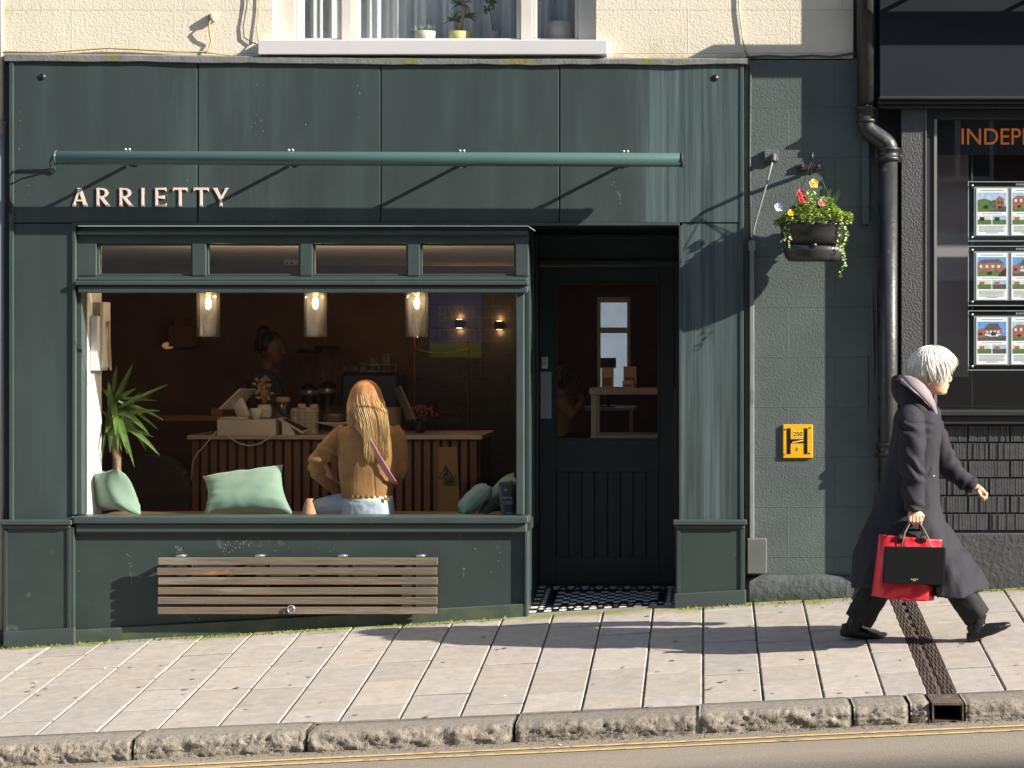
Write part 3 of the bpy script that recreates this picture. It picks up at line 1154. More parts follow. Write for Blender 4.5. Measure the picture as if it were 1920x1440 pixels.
# ribbed brick stall riser, every brick with cut vertical ribs
m = M()
rr = random.Random(21)
row = 0
bh, bw = MM(33.2), MM(79)
z = ZZ(797)
bx0 = XX(1736.5)
while z - bh > ZZ(1003):
    X = bx0 - (bw / 2 if row % 2 else 0)
    while X < 3.4:
        a, b = max(X + .006, bx0), X + bw - .006
        if b - a > .04:
            nr = max(3, int((b - a) / .017))
            for k in range(nr):
                u, v = lerp(a, b, k / nr), lerp(a, b, (k + 1) / nr)
                dd = .008 + rr.uniform(0, .006)
                g = rr.uniform(.0005, .002)
                m.box(u + g, v - .001, .030 - dd, .05, z - bh + .006 + rr.uniform(0, .002), z - .005)
        X += bw
    z -= bh
    row += 1
m.box(bx0, 6, .034, .3, ZZ(1003), ZZ(795.2))
brick_m = pm('painted ribbed brick', (.055, .055, .056), rough=.6, var=.2, vs=18, bump=.5, bs=70)
obj('brick_riser', m, brick_m, est)
m = M()
m.prism([(XX(1736.5), ZZ(1000)), (6, ZZ(1000)), (6, zf(6) - .1), (XX(1736.5), zf(1.4) - .1)], -.012, .3)
pl2 = pm('charcoal rough plinth', (.050, .049, .050), rough=.75, var=.15, vs=6, bump=1.8, bs=40)
obj('plinth', m, pl2, est, .008)
# inside of the agency window
m = M()
m.box(XX(1757), XX(2900), .74, .8, zf(2), ZZ(210))
m.box(XX(1757), XX(2900), .17, .74, ZZ(776), ZZ(768))
m.box(XX(1757), XX(2900), .17, .74, ZZ(212), ZZ(204))
obj('window_backing', m, darkm, est)
m = M()
m.box(XX(1757), XX(1816, .40), .40, .44, ZZ(707, .40), ZZ(290, .4))
obj('side_screen', m, pm('grey display screen', (.40, .36, .37), rough=.7, var=.06), est)
m = M()
m.pbox(1757, 224, 2300, 290, .10, .12)
hd = obj('header_panel', m, pm('black header panel', (.006, .006, .008), rough=.4), est)
m = M()
put_text(m, 'INDEPE', XX(1803, .1), XX(1934, .1), ZZ(271, .1), ZZ(241, .1), .094, .005)
put_text(m, 'NDENT', XX(1942, .1), XX(2046, .1), ZZ(271, .1), ZZ(241, .1), .094, .005)
obj('lettering', m, pm('orange letter', (.62, .17, .045), rough=.5, emit=(.62, .17, .045), es=.12), hd)
# sign light trough above the fascia, just out of the picture: it throws the dark band on the board
tl = thing('trough_light', 'black trough light on arms above the agency fascia', 'light', (3.4, -.2, ZZ(-60)))
m = M()
m.box(XX(1585), XR, -.245, -.185, ZZ(-22, -.2), ZZ(-60, -.2))
obj('trough', m, blackp, tl, .01)
for px in (1760, 1990, 2300):
    m = M()
    m.tube([(XX(px), -.185, ZZ(-42, -.2)), (XX(px), -.045, ZZ(-42, -.2))], .014, 10)
    obj('arm', m, blackp, tl)

# ---------------------------------------------------------------- buildings across the street (seen in the glass, and shading the road)
brickm = pm('dark red brick', (.13, .062, .045), rough=.85, var=.2, vs=3)
ashlar(brickm, .225, .075, 0, 0, .003, (.15, .12, .10))


def terrace(name, x0, x1, h, label, mat, rows, step):
    t = thing(name, label, 'building', ((x0 + x1) / 2, -17, zk(x0) - .3))
    m = M()
    m.box(x0, x1, -21, -15.6, zk(x0) - .5, h)
    obj('wall', m, mat, t)
    m = M()
    m.prism([(x0, h + .002), (x1, h + .002), (x1, h + .35), (x0, h + .35)], -20.8, -15.75)
    obj('parapet', m, white_in, t)
    k = 0
    for r_ in rows:
        X = x0 + step * .5
        while X < x1 - 1:
            m = M()
            m.box(X - .5, X + .5, -15.62, -15.575, r_, r_ + 1.7)
            wf = obj('window', m, upvc, t)
            for s_ in (-1, 1):
                m = M()
                m.box(X + s_ * .24 - .2, X + s_ * .24 + .2, -15.574, -15.57, r_ + .08, r_ + 1.6)
                obj('pane', m, pm('dark pane', (.02, .022, .025), rough=.08), wf)
            X += step
    return t


terrace('opposite_pub', -13, 5.5, 8.5, 'dark red brick pub across the street, mirrored in the cafe window', brickm, (2.2, 5.2), 3.0)
terrace('opposite_terrace', 5.6, 34, 9.0, 'pale rendered terrace across the street to the right of the brick pub', pm('pale render', (.42, .38, .33), rough=.8), (2.6, 5.6), 3.2)
m = M()
m.box(34.1, 80, -24, -15.6, -.5, 18.9)
solo('office_block', m, pm('grey office concrete', (.3, .29, .27), rough=.8, bump=.3, bs=5), 'tall grey office block up the hill across the street', 'building')
m = M()
m.box(-12.9, 5.4, -15.57, -15.5, .84, 1.5)  # added pale board, brightens what the transom panes reflect
solo('reflection_board', m, pm('pale cream board', (.8, .76, .68), rough=.6), 'long pale cream board added on the brick pub across the street to brighten the transom reflections', 'fascia')
bn = thing('music_banner', 'blue banner reading LIVE MUSIC on the pub across the street', 'banner', (-3.43, -15.5, -.2))
m = M()
bx, bw2 = -3.43, .36
m.box(bx - bw2, bx + bw2, -15.55, -15.545, -.22, .66)
m.box(bx - bw2, bx + bw2, -15.544, -15.542, -.22, -.02, 1)
put_text(m, 'LIVE', bx - .24, bx + .24, .27, .48, -15.54, .003, 1, flip=True)
put_text(m, 'MUSIC', bx - .30, bx + .30, .03, .20, -15.54, .003, 2, flip=True)
obj('cloth', m, [pm('banner blue', (.08, .28, .85), rough=.6), pm('banner yellow', (.9, .8, .06), rough=.6), pm('banner navy', (.01, .012, .04), rough=.6)], bn)
# ---------------------------------------------------------------- things on and in front of the wall
letterm = pm('pale pink letter', (.78, .60, .52), rough=.5, var=.03)


def strokes_to_mesh(polys):
    m = M()
    for k, pl in enumerate(polys):
        m.prism([(XX(x), ZZ(y)) for x, y in pl], -.007 - .0003 * k, .001)
    return m


def stem_(x0, y0, x1, y1, w, fl=1.18):
    """letter stroke with flared ends (pixels)"""
    dx, dy = x1 - x0, y1 - y0
    L_ = math.hypot(dx, dy)
    nx_, ny_ = -dy / L_, dx / L_
    h = w / 2
    out = []
    if abs(dx) > 1e-6:
        nx_, ny_ = -L_ / dy, 0.0
    for t, s_ in ((0, h * fl), (.22, h), (.78, h), (1, h * fl)):
        out.append((x0 + dx * t + nx_ * s_, y0 + dy * t + ny_ * s_))
    for t, s_ in ((1, h * fl), (.78, h), (.22, h), (0, h * fl)):
        out.append((x0 + dx * t - nx_ * s_, y0 + dy * t - ny_ * s_))
    return out


def bowl(x0, y0, y1, w, th):
    """half ring to the right of x0"""
    cy, r = (y0 + y1) / 2, (y1 - y0) / 2
    o, i_ = [], []
    for k in range(13):
        a = -math.pi / 2 + math.pi * k / 12
        o.append((x0 + w * .35 + (w * .65) * math.cos(a), cy + r * math.sin(a)))
        i_.append((x0 + w * .35 + (w * .65 - th * 1.15) * math.cos(a), cy + (r - th * .62) * math.sin(a)))
    return [(x0, y0)] + o + [(x0, y1), (x0, y1 - th * .62)] + i_[::-1] + [(x0, y0 + th * .62)]


def letter(ch, x0, x1, y0, y1):
    w = 4.5
    c = (x0 + x1) / 2
    if ch == 'A':
        return [stem_(c, y0, x0 + 2.2, y1, 3.6, 1.6), stem_(c - .5, y0, x1 - 3, y1, 5.8, 1.35), [(x0 + 6.6, y0 + 22), (x1 - 7, y0 + 22), (x1 - 6.2, y0 + 25), (x0 + 5.6, y0 + 25)]]
    if ch == 'R':
        return [stem_(x0 + 4, y0, x0 + 4, y1, w), bowl(x0 + 5, y0 + .3, y0 + 18.5, x1 - x0 - 8, 5.0), stem_(x0 + 10, y0 + 17.5, x1 - 2, y1, 5.2, 1.25)]
    if ch == 'I':
        return [stem_(c, y0, c, y1, w)]
    if ch == 'E':
        return [stem_(x0 + 4, y0, x0 + 4, y1, w), [(x0 + 5, y0), (x1 - .5, y0 - .6), (x1, y0 + 6.5), (x1 - 2.5, y0 + 3.6), (x0 + 5, y0 + 3.2)],
                [(x0 + 5, y0 + 15.6), (x1 - 3, y0 + 14), (x1 - 3, y0 + 20.5), (x0 + 5, y0 + 18.8)], [(x0 + 5, y1 - 3.2), (x1 - 2.5, y1 - 3.6), (x1 + .5, y1 - 6.5), (x1 - .3, y1 + .6), (x0 + 5, y1)]]
    if ch == 'T':
        return [stem_(c, y0 + 2, c, y1, w), [(x0, y0 - .6), (x1, y0 - .6), (x1 + .6, y0 + 6.5), (x1 - 3, y0 + 3.6), (x0 + 3, y0 + 3.6), (x0 - .6, y0 + 6.5)]]
    if ch == 'Y':
        return [stem_(x0 + 2.2, y0, c, y0 + 20, 5.4, 1.35), stem_(x1 - 2, y0, c, y0 + 20, 3.6, 1.6), stem_(c, y0 + 18, c, y1, w, 1.4)]


sign = thing('shop_sign', 'pale pink raised lettering ARRIETTY on the dark green fascia', 'sign', P(282, 388, 0))
for ch, a, b in (('A', 136, 164), ('R', 180, 206), ('R', 223, 249), ('I', 264, 272), ('E', 290, 312), ('T', 325, 351), ('T', 364, 391), ('Y', 401, 428)):
    obj('letter', strokes_to_mesh(letter(ch, a, b, 352.5, 387.5)), letterm, sign)

# --- tube light on four arms
TY = -.215
tube_m = pm('green enamel tube', (.056, .108, .097), rough=.35, var=.06, vs=3, spec=.5)
tl = thing('tube_light', 'long green tubular sign light held out over the cafe lettering', 'light', P(692, 298, TY))
m = M()
za, zb = ZZ(295.5, TY), ZZ(300, TY)
r = MM(13.2, TY)
xa, xb = XX(104, TY), XX(1280, TY)
m.tube([(xa, TY, za), (xa + .004, TY, za), (xb - .004, TY, zb), (xb, TY, zb)], [r * .93, r, r, r * .93], 28)
tb = obj('tube', m, tube_m, tl)
m = M()
m.tube([(xb - .012, TY, zb), (xb + .002, TY, zb)], r * 1.06, 28)
obj('end_cap', m, rubber, tb)
m = M()
m.tube([(xa - .002, TY, za), (xa + .010, TY, za)], r * 1.06, 28)
obj('end_cap', m, tube_m, tb)
for px in (239, 545, 866, 1173):
    m = M()
    X = XX(px, TY)
    z = lerp(za, zb, (X - xa) / (xb - xa))
    m.tube([(X, TY + r * .9, z), (X, .002, z)], .011, 10)
    m.tube([(X, -.006, z), (X, .002, z)], .030, 16)
    arm = obj('arm', m, tube_m, tl)
    m = M()
    pts = [(X, TY + (r + .003) * math.cos(a), z + (r + .003) * math.sin(a)) for a in [i * math.pi / 9 for i in range(19)]]
    m.tube([(X, TY + r + .002, z), (X, TY + r + .012, z)], .016, 12)
    for s_ in (-1, 1):
        m.ell((X + .012 * s_, TY, z + r + .008), (.009, .009, .009), 10, 6)
    m.ell((X - .002, TY + .01, z - r - .007), (.010, .009, .008), 10, 6)
    obj('clamp', m, pm('pale zinc', (.42, .43, .40), rough=.5, var=.15, metal=.3), arm)
m = M()
pts = [P(106, 290, TY), P(99, 293, TY + .02), P(94, 303, -.06), P(96, 317, -.012), P(104, 322, -.010), P(103, 314, -.016), P(92, 317, -.010), P(60, 317.5, -.010), P(35, 317, -.010), P(27, 320, -.014), P(21, 330, -.022), P(19, 350, -.020), P(18.5, 400, -.02)]
m.tube(pts, .0055, 8)
obj('cable', m, rubber, tl)

# --- folding slatted bench, folded flat against the stall riser
wood = pm('weathered teak', (.150, .110, .075), rough=.8, var=.3, vs=9, stretch=(.5, 6, 9), bump=.9, bs=70, bstretch=(.12, 1, 1.6), col2=(.25, .21, .165), c2s=12, c2t=.54, c2w=.2, c2stretch=(.15, 1, 1))
wood2 = pm('weathered teak with orange wear', (.148, .104, .068), rough=.8, var=.3, vs=9, stretch=(.5, 6, 9), bump=.9, bs=70, bstretch=(.12, 1, 1.6), col2=(.50, .20, .055), c2s=5, c2t=.62, c2w=.1, c2stretch=(.4, 1, 1))
bench = thing('folding_bench', 'weathered wooden slatted bench folded flat against the wall below the window', 'bench', P(558, 1152, -.04))
tops = [1046, 1064.5, 1083, 1101.5, 1120, 1138.5]
rr = random.Random(2)
BY = -.085
for i, t_ in enumerate(tops):
    m = M()
    a, b = XX(296 + rr.uniform(-1, 1), BY), XX(819.5 + rr.uniform(-1.2, .5), BY)
    z0, z1 = ZZ(t_ + 13.2, BY), ZZ(t_, BY)
    n = 40
    rings = []
    for k in range(n + 1):
        X = lerp(a, b, k / n)
        wv = noise.noise(Vector((X * 1.3, i * 7.1, 0))) * .0022
        e = .0018
        rings.append([Vector((X, BY + e, z0 + wv)), Vector((X, BY, z0 + e + wv)), Vector((X, BY, z1 - e + wv)), Vector((X, BY + e, z1 + wv)), Vector((X, BY + .024, z1 + wv)), Vector((X, BY + .024, z0 + wv))])
    m.loft(rings, 0, True, False)
    obj('slat', m, wood2 if i == 1 else wood, bench, label='slat with an orange worn patch' if i == 1 else None)
for px in (352, 500, 655, 775):
    m = M()
    m.box(XX(px - 4, BY), XX(px + 4, BY), BY + .0245, -.018, ZZ(1149, BY), ZZ(1049, BY))
    obj('batten', m, pm('dark batten', (.075, .055, .042), rough=.8, var=.2), bench)
for px in (336, 484, 640, 787):
    m = M()
    m.box(XX(px - 8, BY), XX(px + 8, BY), BY + .02, .006, ZZ(1045, BY), ZZ(1042.5, BY))
    m.tube([(XX(px - 7, BY), BY + .03, ZZ(1043, BY)), (XX(px + 7, BY), BY + .03, ZZ(1043, BY))], .006, 8)
    obj('hinge', m, steel, bench)
m = M()
c = P(545, 1141, BY)
m.tube([c + Vector((0, .0, 0)), c + Vector((0, -.008, 0))], .017, 16)
ring = [c + Vector((.005 + .021 * math.cos(a), -.014, -.002 + .023 * math.sin(a))) for a in [i * math.pi / 10 for i in range(21)]]
m.tube(ring, .0045, 8, caps=False)
obj('ring_handle', m, pm('dull chrome', (.45, .45, .44), rough=.35, metal=.8), bench)

# --- hydrant sign
hy = thing('hydrant_sign', 'yellow enamel hydrant sign with a black H and the numbers 250 and 6', 'sign', P(1496, 859, .05))
yel = pm('yellow enamel', (.76, .40, .015), rough=.35, var=.06, vs=12, col2=(.80, .50, .16), c2s=9, c2t=.66, c2w=.1)
m = M()
HY = .045
m.box(XX(1468, HY), XX(1524, HY), HY, .0595, ZZ(859, HY), ZZ(796, HY))
pt = obj('plate', m, yel, hy, .004, seg=3)
blk = pm('sign black', (.012, .010, .008), rough=.35)
m = M()
for (a, c_, b, d) in ((1476, 803, 1482.5, 851), (1508, 803, 1514, 851), (1482.4, 823.5, 1508.1, 830.5)):
    m.box(XX(a, HY), XX(b, HY), HY - .002, HY + .001, ZZ(d, HY), ZZ(c_, HY))
obj('letter', m, blk, pt)
m = M()
m.box(XX(1486, HY), XX(1506, HY), HY - .0008, HY + .001, ZZ(819, HY), ZZ(808, HY), 1)
m.box(XX(1491.5, HY), XX(1498, HY), HY - .0008, HY + .001, ZZ(846, HY), ZZ(836.5, HY), 1)
put_text(m, '250', XX(1488, HY), XX(1504.5, HY), ZZ(817.2, HY), ZZ(809.6, HY), HY - .0016, .0008)
put_text(m, '6', XX(1492.8, HY), XX(1496.8, HY), ZZ(845, HY), ZZ(837.8, HY), HY - .0016, .0008)
obj('number_plate', m, [blk, pm('yellow number tile', (.80, .52, .05), rough=.4)], pt)
m = M()
m.prism([(XX(1485.5, HY), ZZ(828.6, HY)), (XX(1506.5, HY), ZZ(824.6, HY)), (XX(1506.5, HY), ZZ(826.8, HY)), (XX(1485.5, HY), ZZ(830.4, HY))], HY - .0035, HY - .0021)
obj('tape', m, pm('cream tape', (.78, .62, .36), rough=.6), pt)
for px, py in ((1473, 805), (1519, 802), (1471, 852), (1518, 850)):
    m = M()
    c = P(px, py, HY)
    m.ell(c, (.006, .004, .006), 10, 6)
    obj('screw', m, pm('rusty screw', (.20, .10, .06), rough=.7), pt)

# --- meter box and conduit on the pier
m = M()
m.pbox(1401, 1010.5, 1438, 1076, -.03, .058)
mb = solo('meter_box', m, pm('grey painted box', (.115, .12, .112), rough=.6, var=.1, vs=9), 'small grey painted cable box low on the wall beside the pilaster', 'box', None, .006)
m = M()
m.pbox(1405.5, 450, 1414, 1010, .025, .059)
m.pbox(1403, 452, 1416.5, 470, .02, .059)
solo('cable_trunking', m, pm('pale green trunking', (.20, .225, .205), rough=.6, var=.15, vs=6, col2=(.08, .095, .09), c2s=4, c2t=.55, c2w=.1), 'pale grey green vertical trunking running up the wall from the cable box', 'pipe', None, .004)
cable_m = pm('painted cable', (.06, .065, .06), rough=.6)


def cable(label, pts, r=.005, mat=None, name='cable'):
    m = M()
    m.tube(pts, r, 8)
    solo(name, m, mat or cable_m, label, 'cable')


cable('thin pale cable running down the right edge of the cream wall beside the fascia', [P(1384, -120, .05), P(1386, 20, .05), P(1390, 50, .05), P(1394, 80, .05), P(1397, 95, .045)], .005, pm('cream cable', (.55, .46, .33), rough=.6, var=.2, vs=10, col2=(.16, .16, .14), c2s=3, c2t=.5))
cable('black cable running along the foot of the cream wall to the drainpipe', [P(1398, 108, .05), P(1440, 104.5, .052), P(1480, 107, .05), P(1520, 104, .05), P(1560, 106.5, .05), P(1600, 100, .05), P(1625, 96, .10)], .007)
cable('black cable hanging in a loop below the knob on the cream wall', [P(398, 34, .04), P(392, 44, .02), P(393, 62, .03), P(396, 78, .045), P(391, 92, .04), P(386, 100, .02)], .005, pm('mossy cable', (.36, .29, .12), rough=.8))
m = M()
m.ell(P(398, 33, .045), (.026, .028, .030), 14, 8)
m.tube([P(398, 33, .03), P(398, 33, .06)], .03, 14)
solo('insulator', m, pm('old painted porcelain', (.45, .36, .26), rough=.7, var=.4, vs=30), 'small round painted insulator knob on the cream wall', 'insulator')
cable('dark cable running down the cream wall just left of the white window frame', [P(466, -100, .052), P(463, 10, .05), P(456, 50, .05), P(458, 70, .05), P(474, 80, .048), P(480, 82, .03)], .004)
cable('ochre cable hanging down the cream wall close to the window frame', [P(488, -100, .052), P(486, 20, .05), P(482, 50, .05), P(483, 76, .045)], .0035, pm('ochre cable', (.45, .33, .12), rough=.7))
cable('mossy cable lying along the top of the lead flashing at the left', [P(2, 98, .045), P(90, 98, .046), P(200, 90.5, .044), P(260, 93, .046), P(330, 97, .045), P(386, 98, .040), P(440, 104, .03)], .005, pm('mossy cable', (.36, .29, .12), rough=.8))
for k, (px, wd, y0, y1, lab) in enumerate(((1629, 3, 262, 1090, 'thin black cable nearest the green pier behind the drainpipe'), (1637, 3, 180, 1090, 'thick black cable in the recess behind the drainpipe'), (1642, 2, 230, 1095, 'slim black cable running closest behind the drainpipe'))):
    pts = []
    for i in range(24):
        t_ = i / 23
        pts.append(P(px + 2.2 * math.sin(t_ * 9 + k * 2), lerp(y0, y1, t_), .07 - .01 * math.sin(t_ * 14 + k)))
    cable(lab, pts, .006 + .003 * (k == 1))
m = M()
m.pbox(1617, 264, 1630, 420, .03, .0595)
solo('conduit', m, pierp, 'short dark green boxed conduit on the pier beside the drainpipe', 'pipe', None, .003)
m = M()
m.pbox(1644, 305, 1650, 1100, .075, .099)
solo('batten_strip', m, pm('bare pale batten', (.34, .32, .29), rough=.8, var=.2, vs=9, col2=(.12, .11, .10), c2s=5, c2t=.5), 'bare pale vertical batten beside the drainpipe', 'batten')

cable('dark green painted cable running down the pier from the flashing to the trunking', [P(1397, 96, .045), P(1403, 106, .01), P(1407, 125, .052), P(1406, 300, .053), P(1407, 448, .053)], .006, pierp)
# --- cast iron drainpipe with swan neck
dp = thing('drainpipe', 'black cast iron drainpipe with a swan neck between the two shops', 'pipe', P(1666, 1100, -.03))
iron = pm('black glossy pipe paint', (.030, .030, .030), rough=.42, var=.3, vs=9, bump=.7, bs=35, spec=.45, col2=(.075, .072, .065), c2s=14, c2t=.66, c2w=.06)
PYY = .0
m = M()
pts = [P(1624, -400, PYY), P(1624, 200, PYY)]
m.tube(pts, MM(17.5), 20)
obj('upper_pipe', m, iron, dp)
m = M()
m.tube([P(1624, 201, PYY), P(1624, 206, PYY), P(1624, 206.1, PYY), P(1624, 211, PYY), P(1624, 211.1, PYY), P(1624, 224, PYY), P(1624, 224.1, PYY), P(1624, 230, PYY)],
       [MM(x) for x in (20.5, 21, 19, 19, 17.5, 17.5, 20, 19.5)], 22, flat=(1, 0, 0))
sw = obj('collar', m, iron, dp)
m = M()
path = []
for i in range(25):
    t_ = i / 24
    y = lerp(228, 282, t_)
    s_ = smoothstep(.12, .92, t_)
    path.append(P(lerp(1624, 1666, s_), y, PYY))
m.tube(path, MM(17.2), 20, flat=(0, 1, 0))
obj('swan_neck', m, iron, dp)
for yy in (277, 830):
    m = M()
    m.tube([P(1666, yy, PYY), P(1666, yy + 5, PYY), P(1666, yy + 5.1, PYY), P(1666, yy + 18, PYY), P(1666, yy + 18.1, PYY), P(1666, yy + 24, PYY), P(1666, yy + 24.1, PYY), P(1666, yy + 27, PYY)],
           [MM(x) for x in (20, 20.5, 18.6, 18.6, 20.5, 20.5, 18, 17.4)], 22, flat=(1, 0, 0))
    col_ = obj('collar', m, iron, dp)
    m = M()
    m.box(XX(1640, PYY), XX(1693, PYY), -.012, -.002, ZZ(yy + 28, PYY), ZZ(yy + 1, PYY))
    for px in (1645, 1687):
        m.ell(P(px, yy + 16, -.016), (.014, .012, .012), 10, 6)
    obj('fixing_ear', m, iron, col_, .002)
m = M()
m.tube([P(1666, 300, PYY), P(1666, 1125, PYY)], MM(16.8), 20)
obj('lower_pipe', m, iron, dp)
m = M()
m.ell(P(1626, 199, PYY - .05), (.012, .01, .016), 8, 6)
m.ell(P(1634, 201, PYY - .05), (.009, .01, .012), 8, 6)
obj('mortar_dab', m, pm('white mortar', (.55, .54, .5), rough=.9), dp)

# --- pale downpipe at the very left edge
dp2 = thing('slim_downpipe', 'slim pale grey downpipe at the far left edge of the shop front', 'pipe', P(3, 1200, .05))
gp = pm('pale grey pipe paint', (.26, .26, .24), rough=.55, var=.12, vs=6)
m = M()
m.tube([P(2, -300, .05), P(2, 228, .05)], MM(4.5), 14)
obj('upper_pipe', m, pm('cream pipe paint', (.55, .50, .42), rough=.6), dp2)
m = M()
m.tube([P(3.5, 228.1, .05), P(3.5, 231, .05), P(3.5, 232, .05), P(3.5, 258, .05)], [MM(x) for x in (7, 7, 6, 6)], 14)
obj('collar', m, gp, dp2)
m = M()
m.tube([P(3.5, 258.1, .05), P(3.5, 1180, .05)], MM(5.4), 14)
obj('lower_pipe', m, gp, dp2)

# --- wall plate with a hanging cable
wp_ = thing('wall_plate', 'square painted wall plate with a slack cable left of the flower basket', 'bracket', P(1448, 308, .05))
m = M()
m.pbox(1433, 281, 1459, 302, .03, .0595)
m.tube([P(1452, 291, .06), P(1451, 294, -.02), P(1450, 302, -.03)], .016, 12)
obj('plate', m, pm('chipped painted iron', (.10, .11, .10), rough=.7, var=.4, vs=25, bump=1, bs=60), wp_, .004)
m = M()
m.tube([P(1449, 300, -.025), P(1440, 335, -.02), P(1430, 370, -.012), P(1420, 405, .0), P(1413, 430, .03), P(1411, 450, .04)], .006, 8)
obj('cable', m, pm('pale dusty cable', (.24, .25, .23), rough=.7), wp_)

# --- hanging flower basket on a hooked bracket
BYc = -.155
hb = thing('hanging_basket', 'black plastic hanging basket of pansies and ivy on the green pier', 'basket', P(1525, 490, BYc))
m = M()
m.box(XX(1495, .04), XX(1540, .04), .04, .059, ZZ(318, .04), ZZ(308, .04))
m.tube([P(1523, 318, .04), P(1523, 300, -.06), P(1523, 292, -.16), P(1523, 288, -.20), P(1523, 294, -.22), P(1523, 300, -.21)], (.012, .008), 10)
for px in (1504, 1534):
    m.ell(P(px, 312, .036), (.011, .008, .011), 10, 6)
br = obj('bracket', m, iron, hb)
plast = pm('black plastic basket', (.030, .029, .028), rough=.38, var=.35, vs=7, spec=.5)
zr, zm, zb2, ztr = ZZ(420, BYc), ZZ(459, BYc), ZZ(463, BYc), ZZ(490, BYc)
C_ = P(1525, 420, BYc)
c0 = Vector((C_.x, BYc, 0))
rx = MM(65, BYc)
SY = .66
m = M()
prof = [(rx * .90, zr - .03), (rx * .97, zr + .002), (rx, zr), (rx * 1.0, zr - .012), (rx * .965, zr - .016), (rx * .93, lerp(zr, zm, .5)), (rx * .80, zm), (rx * .3, zm - .001)]
m.lathe(prof, c0, 40, sy=SY)
obj('bowl', m, plast, hb)
m = M()
prof = [(rx * .6, zb2), (rx * .80, zb2 + .004), (rx * .87, zb2 - .004), (rx * .865, zb2 - .03), (rx * .80, lerp(zb2, ztr, .75)), (rx * .72, ztr), (rx * .1, ztr - .001)]
m.lathe(prof, c0, 40, sy=SY)
m.tube([c0 + Vector((0, -rx * SY * .80, zb2 + .006)), c0 + Vector((0, -rx * SY * .90, zb2 + .005))], .014, 14)
obj('drip_tray', m, plast, hb)
m = M()
hook = P(1523, 300, -.205)
for a in (.4, 2.5, 4.5):
    e = c0 + Vector((rx * .96 * math.cos(a), rx * SY * .96 * math.sin(a), zr))
    m.tube([hook, hook.lerp(e, .5) + Vector((0, 0, -.004)), e], .0022, 5)
obj('hanger_wire', m, darkm, hb)
m = M()
m.lathe([(rx * .05, zr - .012), (rx * .9, zr - .014), (rx * .9, zr - .03)], c0, 24, sy=SY)
obj('soil', m, pm('potting soil', (.02, .015, .01), rough=.95), hb)


def leaf(m, c, d, up, l, w, mi=0, cup=.15):
    d = d.normalized()
    s_ = d.cross(up)
    if s_.length < 1e-4:
        s_ = d.orthogonal()
    s_.normalize()
    n_ = s_.cross(d).normalized()
    a = c + d * l * .5
    m.add([c, a + s_ * w * .5 + n_ * w * cup, c + d * l - n_ * l * .12, a - s_ * w * .5 + n_ * w * cup, a - n_ * .001], [(0, 1, 4), (1, 2, 4), (2, 3, 4), (3, 0, 4)], mi)


rr = random.Random(42)
m = M()
for i in range(2600):                                       # dome of small round leaves spilling over the rim
    a = rr.uniform(0, 2 * math.pi)
    q = math.sqrt(rr.random())
    x, y = math.cos(a) * q, math.sin(a) * q
    hgt = .040 + .20 * max(0, 1 - abs(x + .05) ** 1.3 * 1.4) * max(0, 1 - abs(y)) * rr.uniform(.35, 1.0) + (.05 * rr.random() if x > .2 else 0)
    if noise.noise(Vector((x * 3.1, y * 3.1, 4))) < -.22:
        continue
    c = c0 + Vector((x * rx * 1.10, y * rx * SY * 1.10, zr + hgt - .02 - .045 * max(0, q - .8) * 4 * rr.random()))
    d = Vector((x + rr.uniform(-.6, .6), y + rr.uniform(-.9, .5), rr.uniform(-.35, .7)))
    s_ = rr.uniform(.018, .036)
    leaf(m, c, d, Vector((rr.uniform(-.3, .3), rr.uniform(-.3, .3), 1)), s_, s_ * .75, 0 if rr.random() < .72 else 1)
for i in range(22):                                         # grassy tuft
    b = c0 + Vector((rr.uniform(.32, .62) * rx, rr.uniform(-.5, .1) * rx * SY, zr + .04))
    tip = b + Vector((rr.uniform(-.03, .10), rr.uniform(-.04, .02), rr.uniform(.09, .19)))
    mid = b.lerp(tip, .55) + Vector((-.012, 0, .01))
    m.tube([b, mid, tip], [(.0035, .0012), (.003, .001), (.0006, .0005)], 4, 2, caps=False)
for k, (px, ln, n_) in enumerate(((1586, 95, 34), (1470, 28, 10), (1481, 40, 12), (1575, 45, 12))):   # trailing ivy
    s0 = P(px, 424, BYc - .10)
    for i in range(n_):
        t_ = i / n_
        c = s0 + Vector((.010 * math.sin(t_ * 11 + k) - (.035 * t_ * t_ if k == 0 else 0), rr.uniform(-.01, .01), -MM(ln) * t_))
        d = Vector((rr.uniform(-1, 1), rr.uniform(-.8, .1), rr.uniform(-1, .2)))
        leaf(m, c, d, Vector((0, -1, .3)), rr.uniform(.013, .026), rr.uniform(.012, .020), 1 if rr.random() < .5 else 0)
    m.tube([s0 + Vector((.010 * math.sin(i / 12 * 11 + k) - (.035 * (i / 12) ** 2 if k == 0 else 0), 0, -MM(ln) * i / 12)) for i in range(13)], .0016, 5, 2, caps=False)
leafm = [pm('bright pansy leaf', (.33, .43, .075), rough=.5, var=.45, vs=28), pm('pale ivy leaf', (.46, .54, .22), rough=.5, var=.4, vs=28), pm('grass blade', (.10, .20, .035), rough=.5, var=.3, vs=20)]
obj('foliage', m, leafm, hb)


def pansy(c, r, mat, eye, label, face=Vector((0.3, -1, .25))):
    m = M()
    f = face.normalized()
    u = f.orthogonal().normalized()
    v = f.cross(u)
    for k in range(5):
        a = k * 2 * math.pi / 5 + .3
        pc = c + (u * math.cos(a) + v * math.sin(a)) * r * .5 + f * .002 * (k % 2)
        pts = [pc + (u * math.cos(b) + v * math.sin(b)) * r * .52 + f * (.004 * math.sin(b * 2 + k)) for b in [i * math.pi / 5 for i in range(10)]]
        m.add([pc - f * .004] + pts, [(0, i + 1, (i + 1) % 10 + 1) for i in range(10)], 0)
    m.ell(c + f * .003, r * .16, 8, 5, 1)
    obj('flower', m, [mat, eye], hb, label=label)


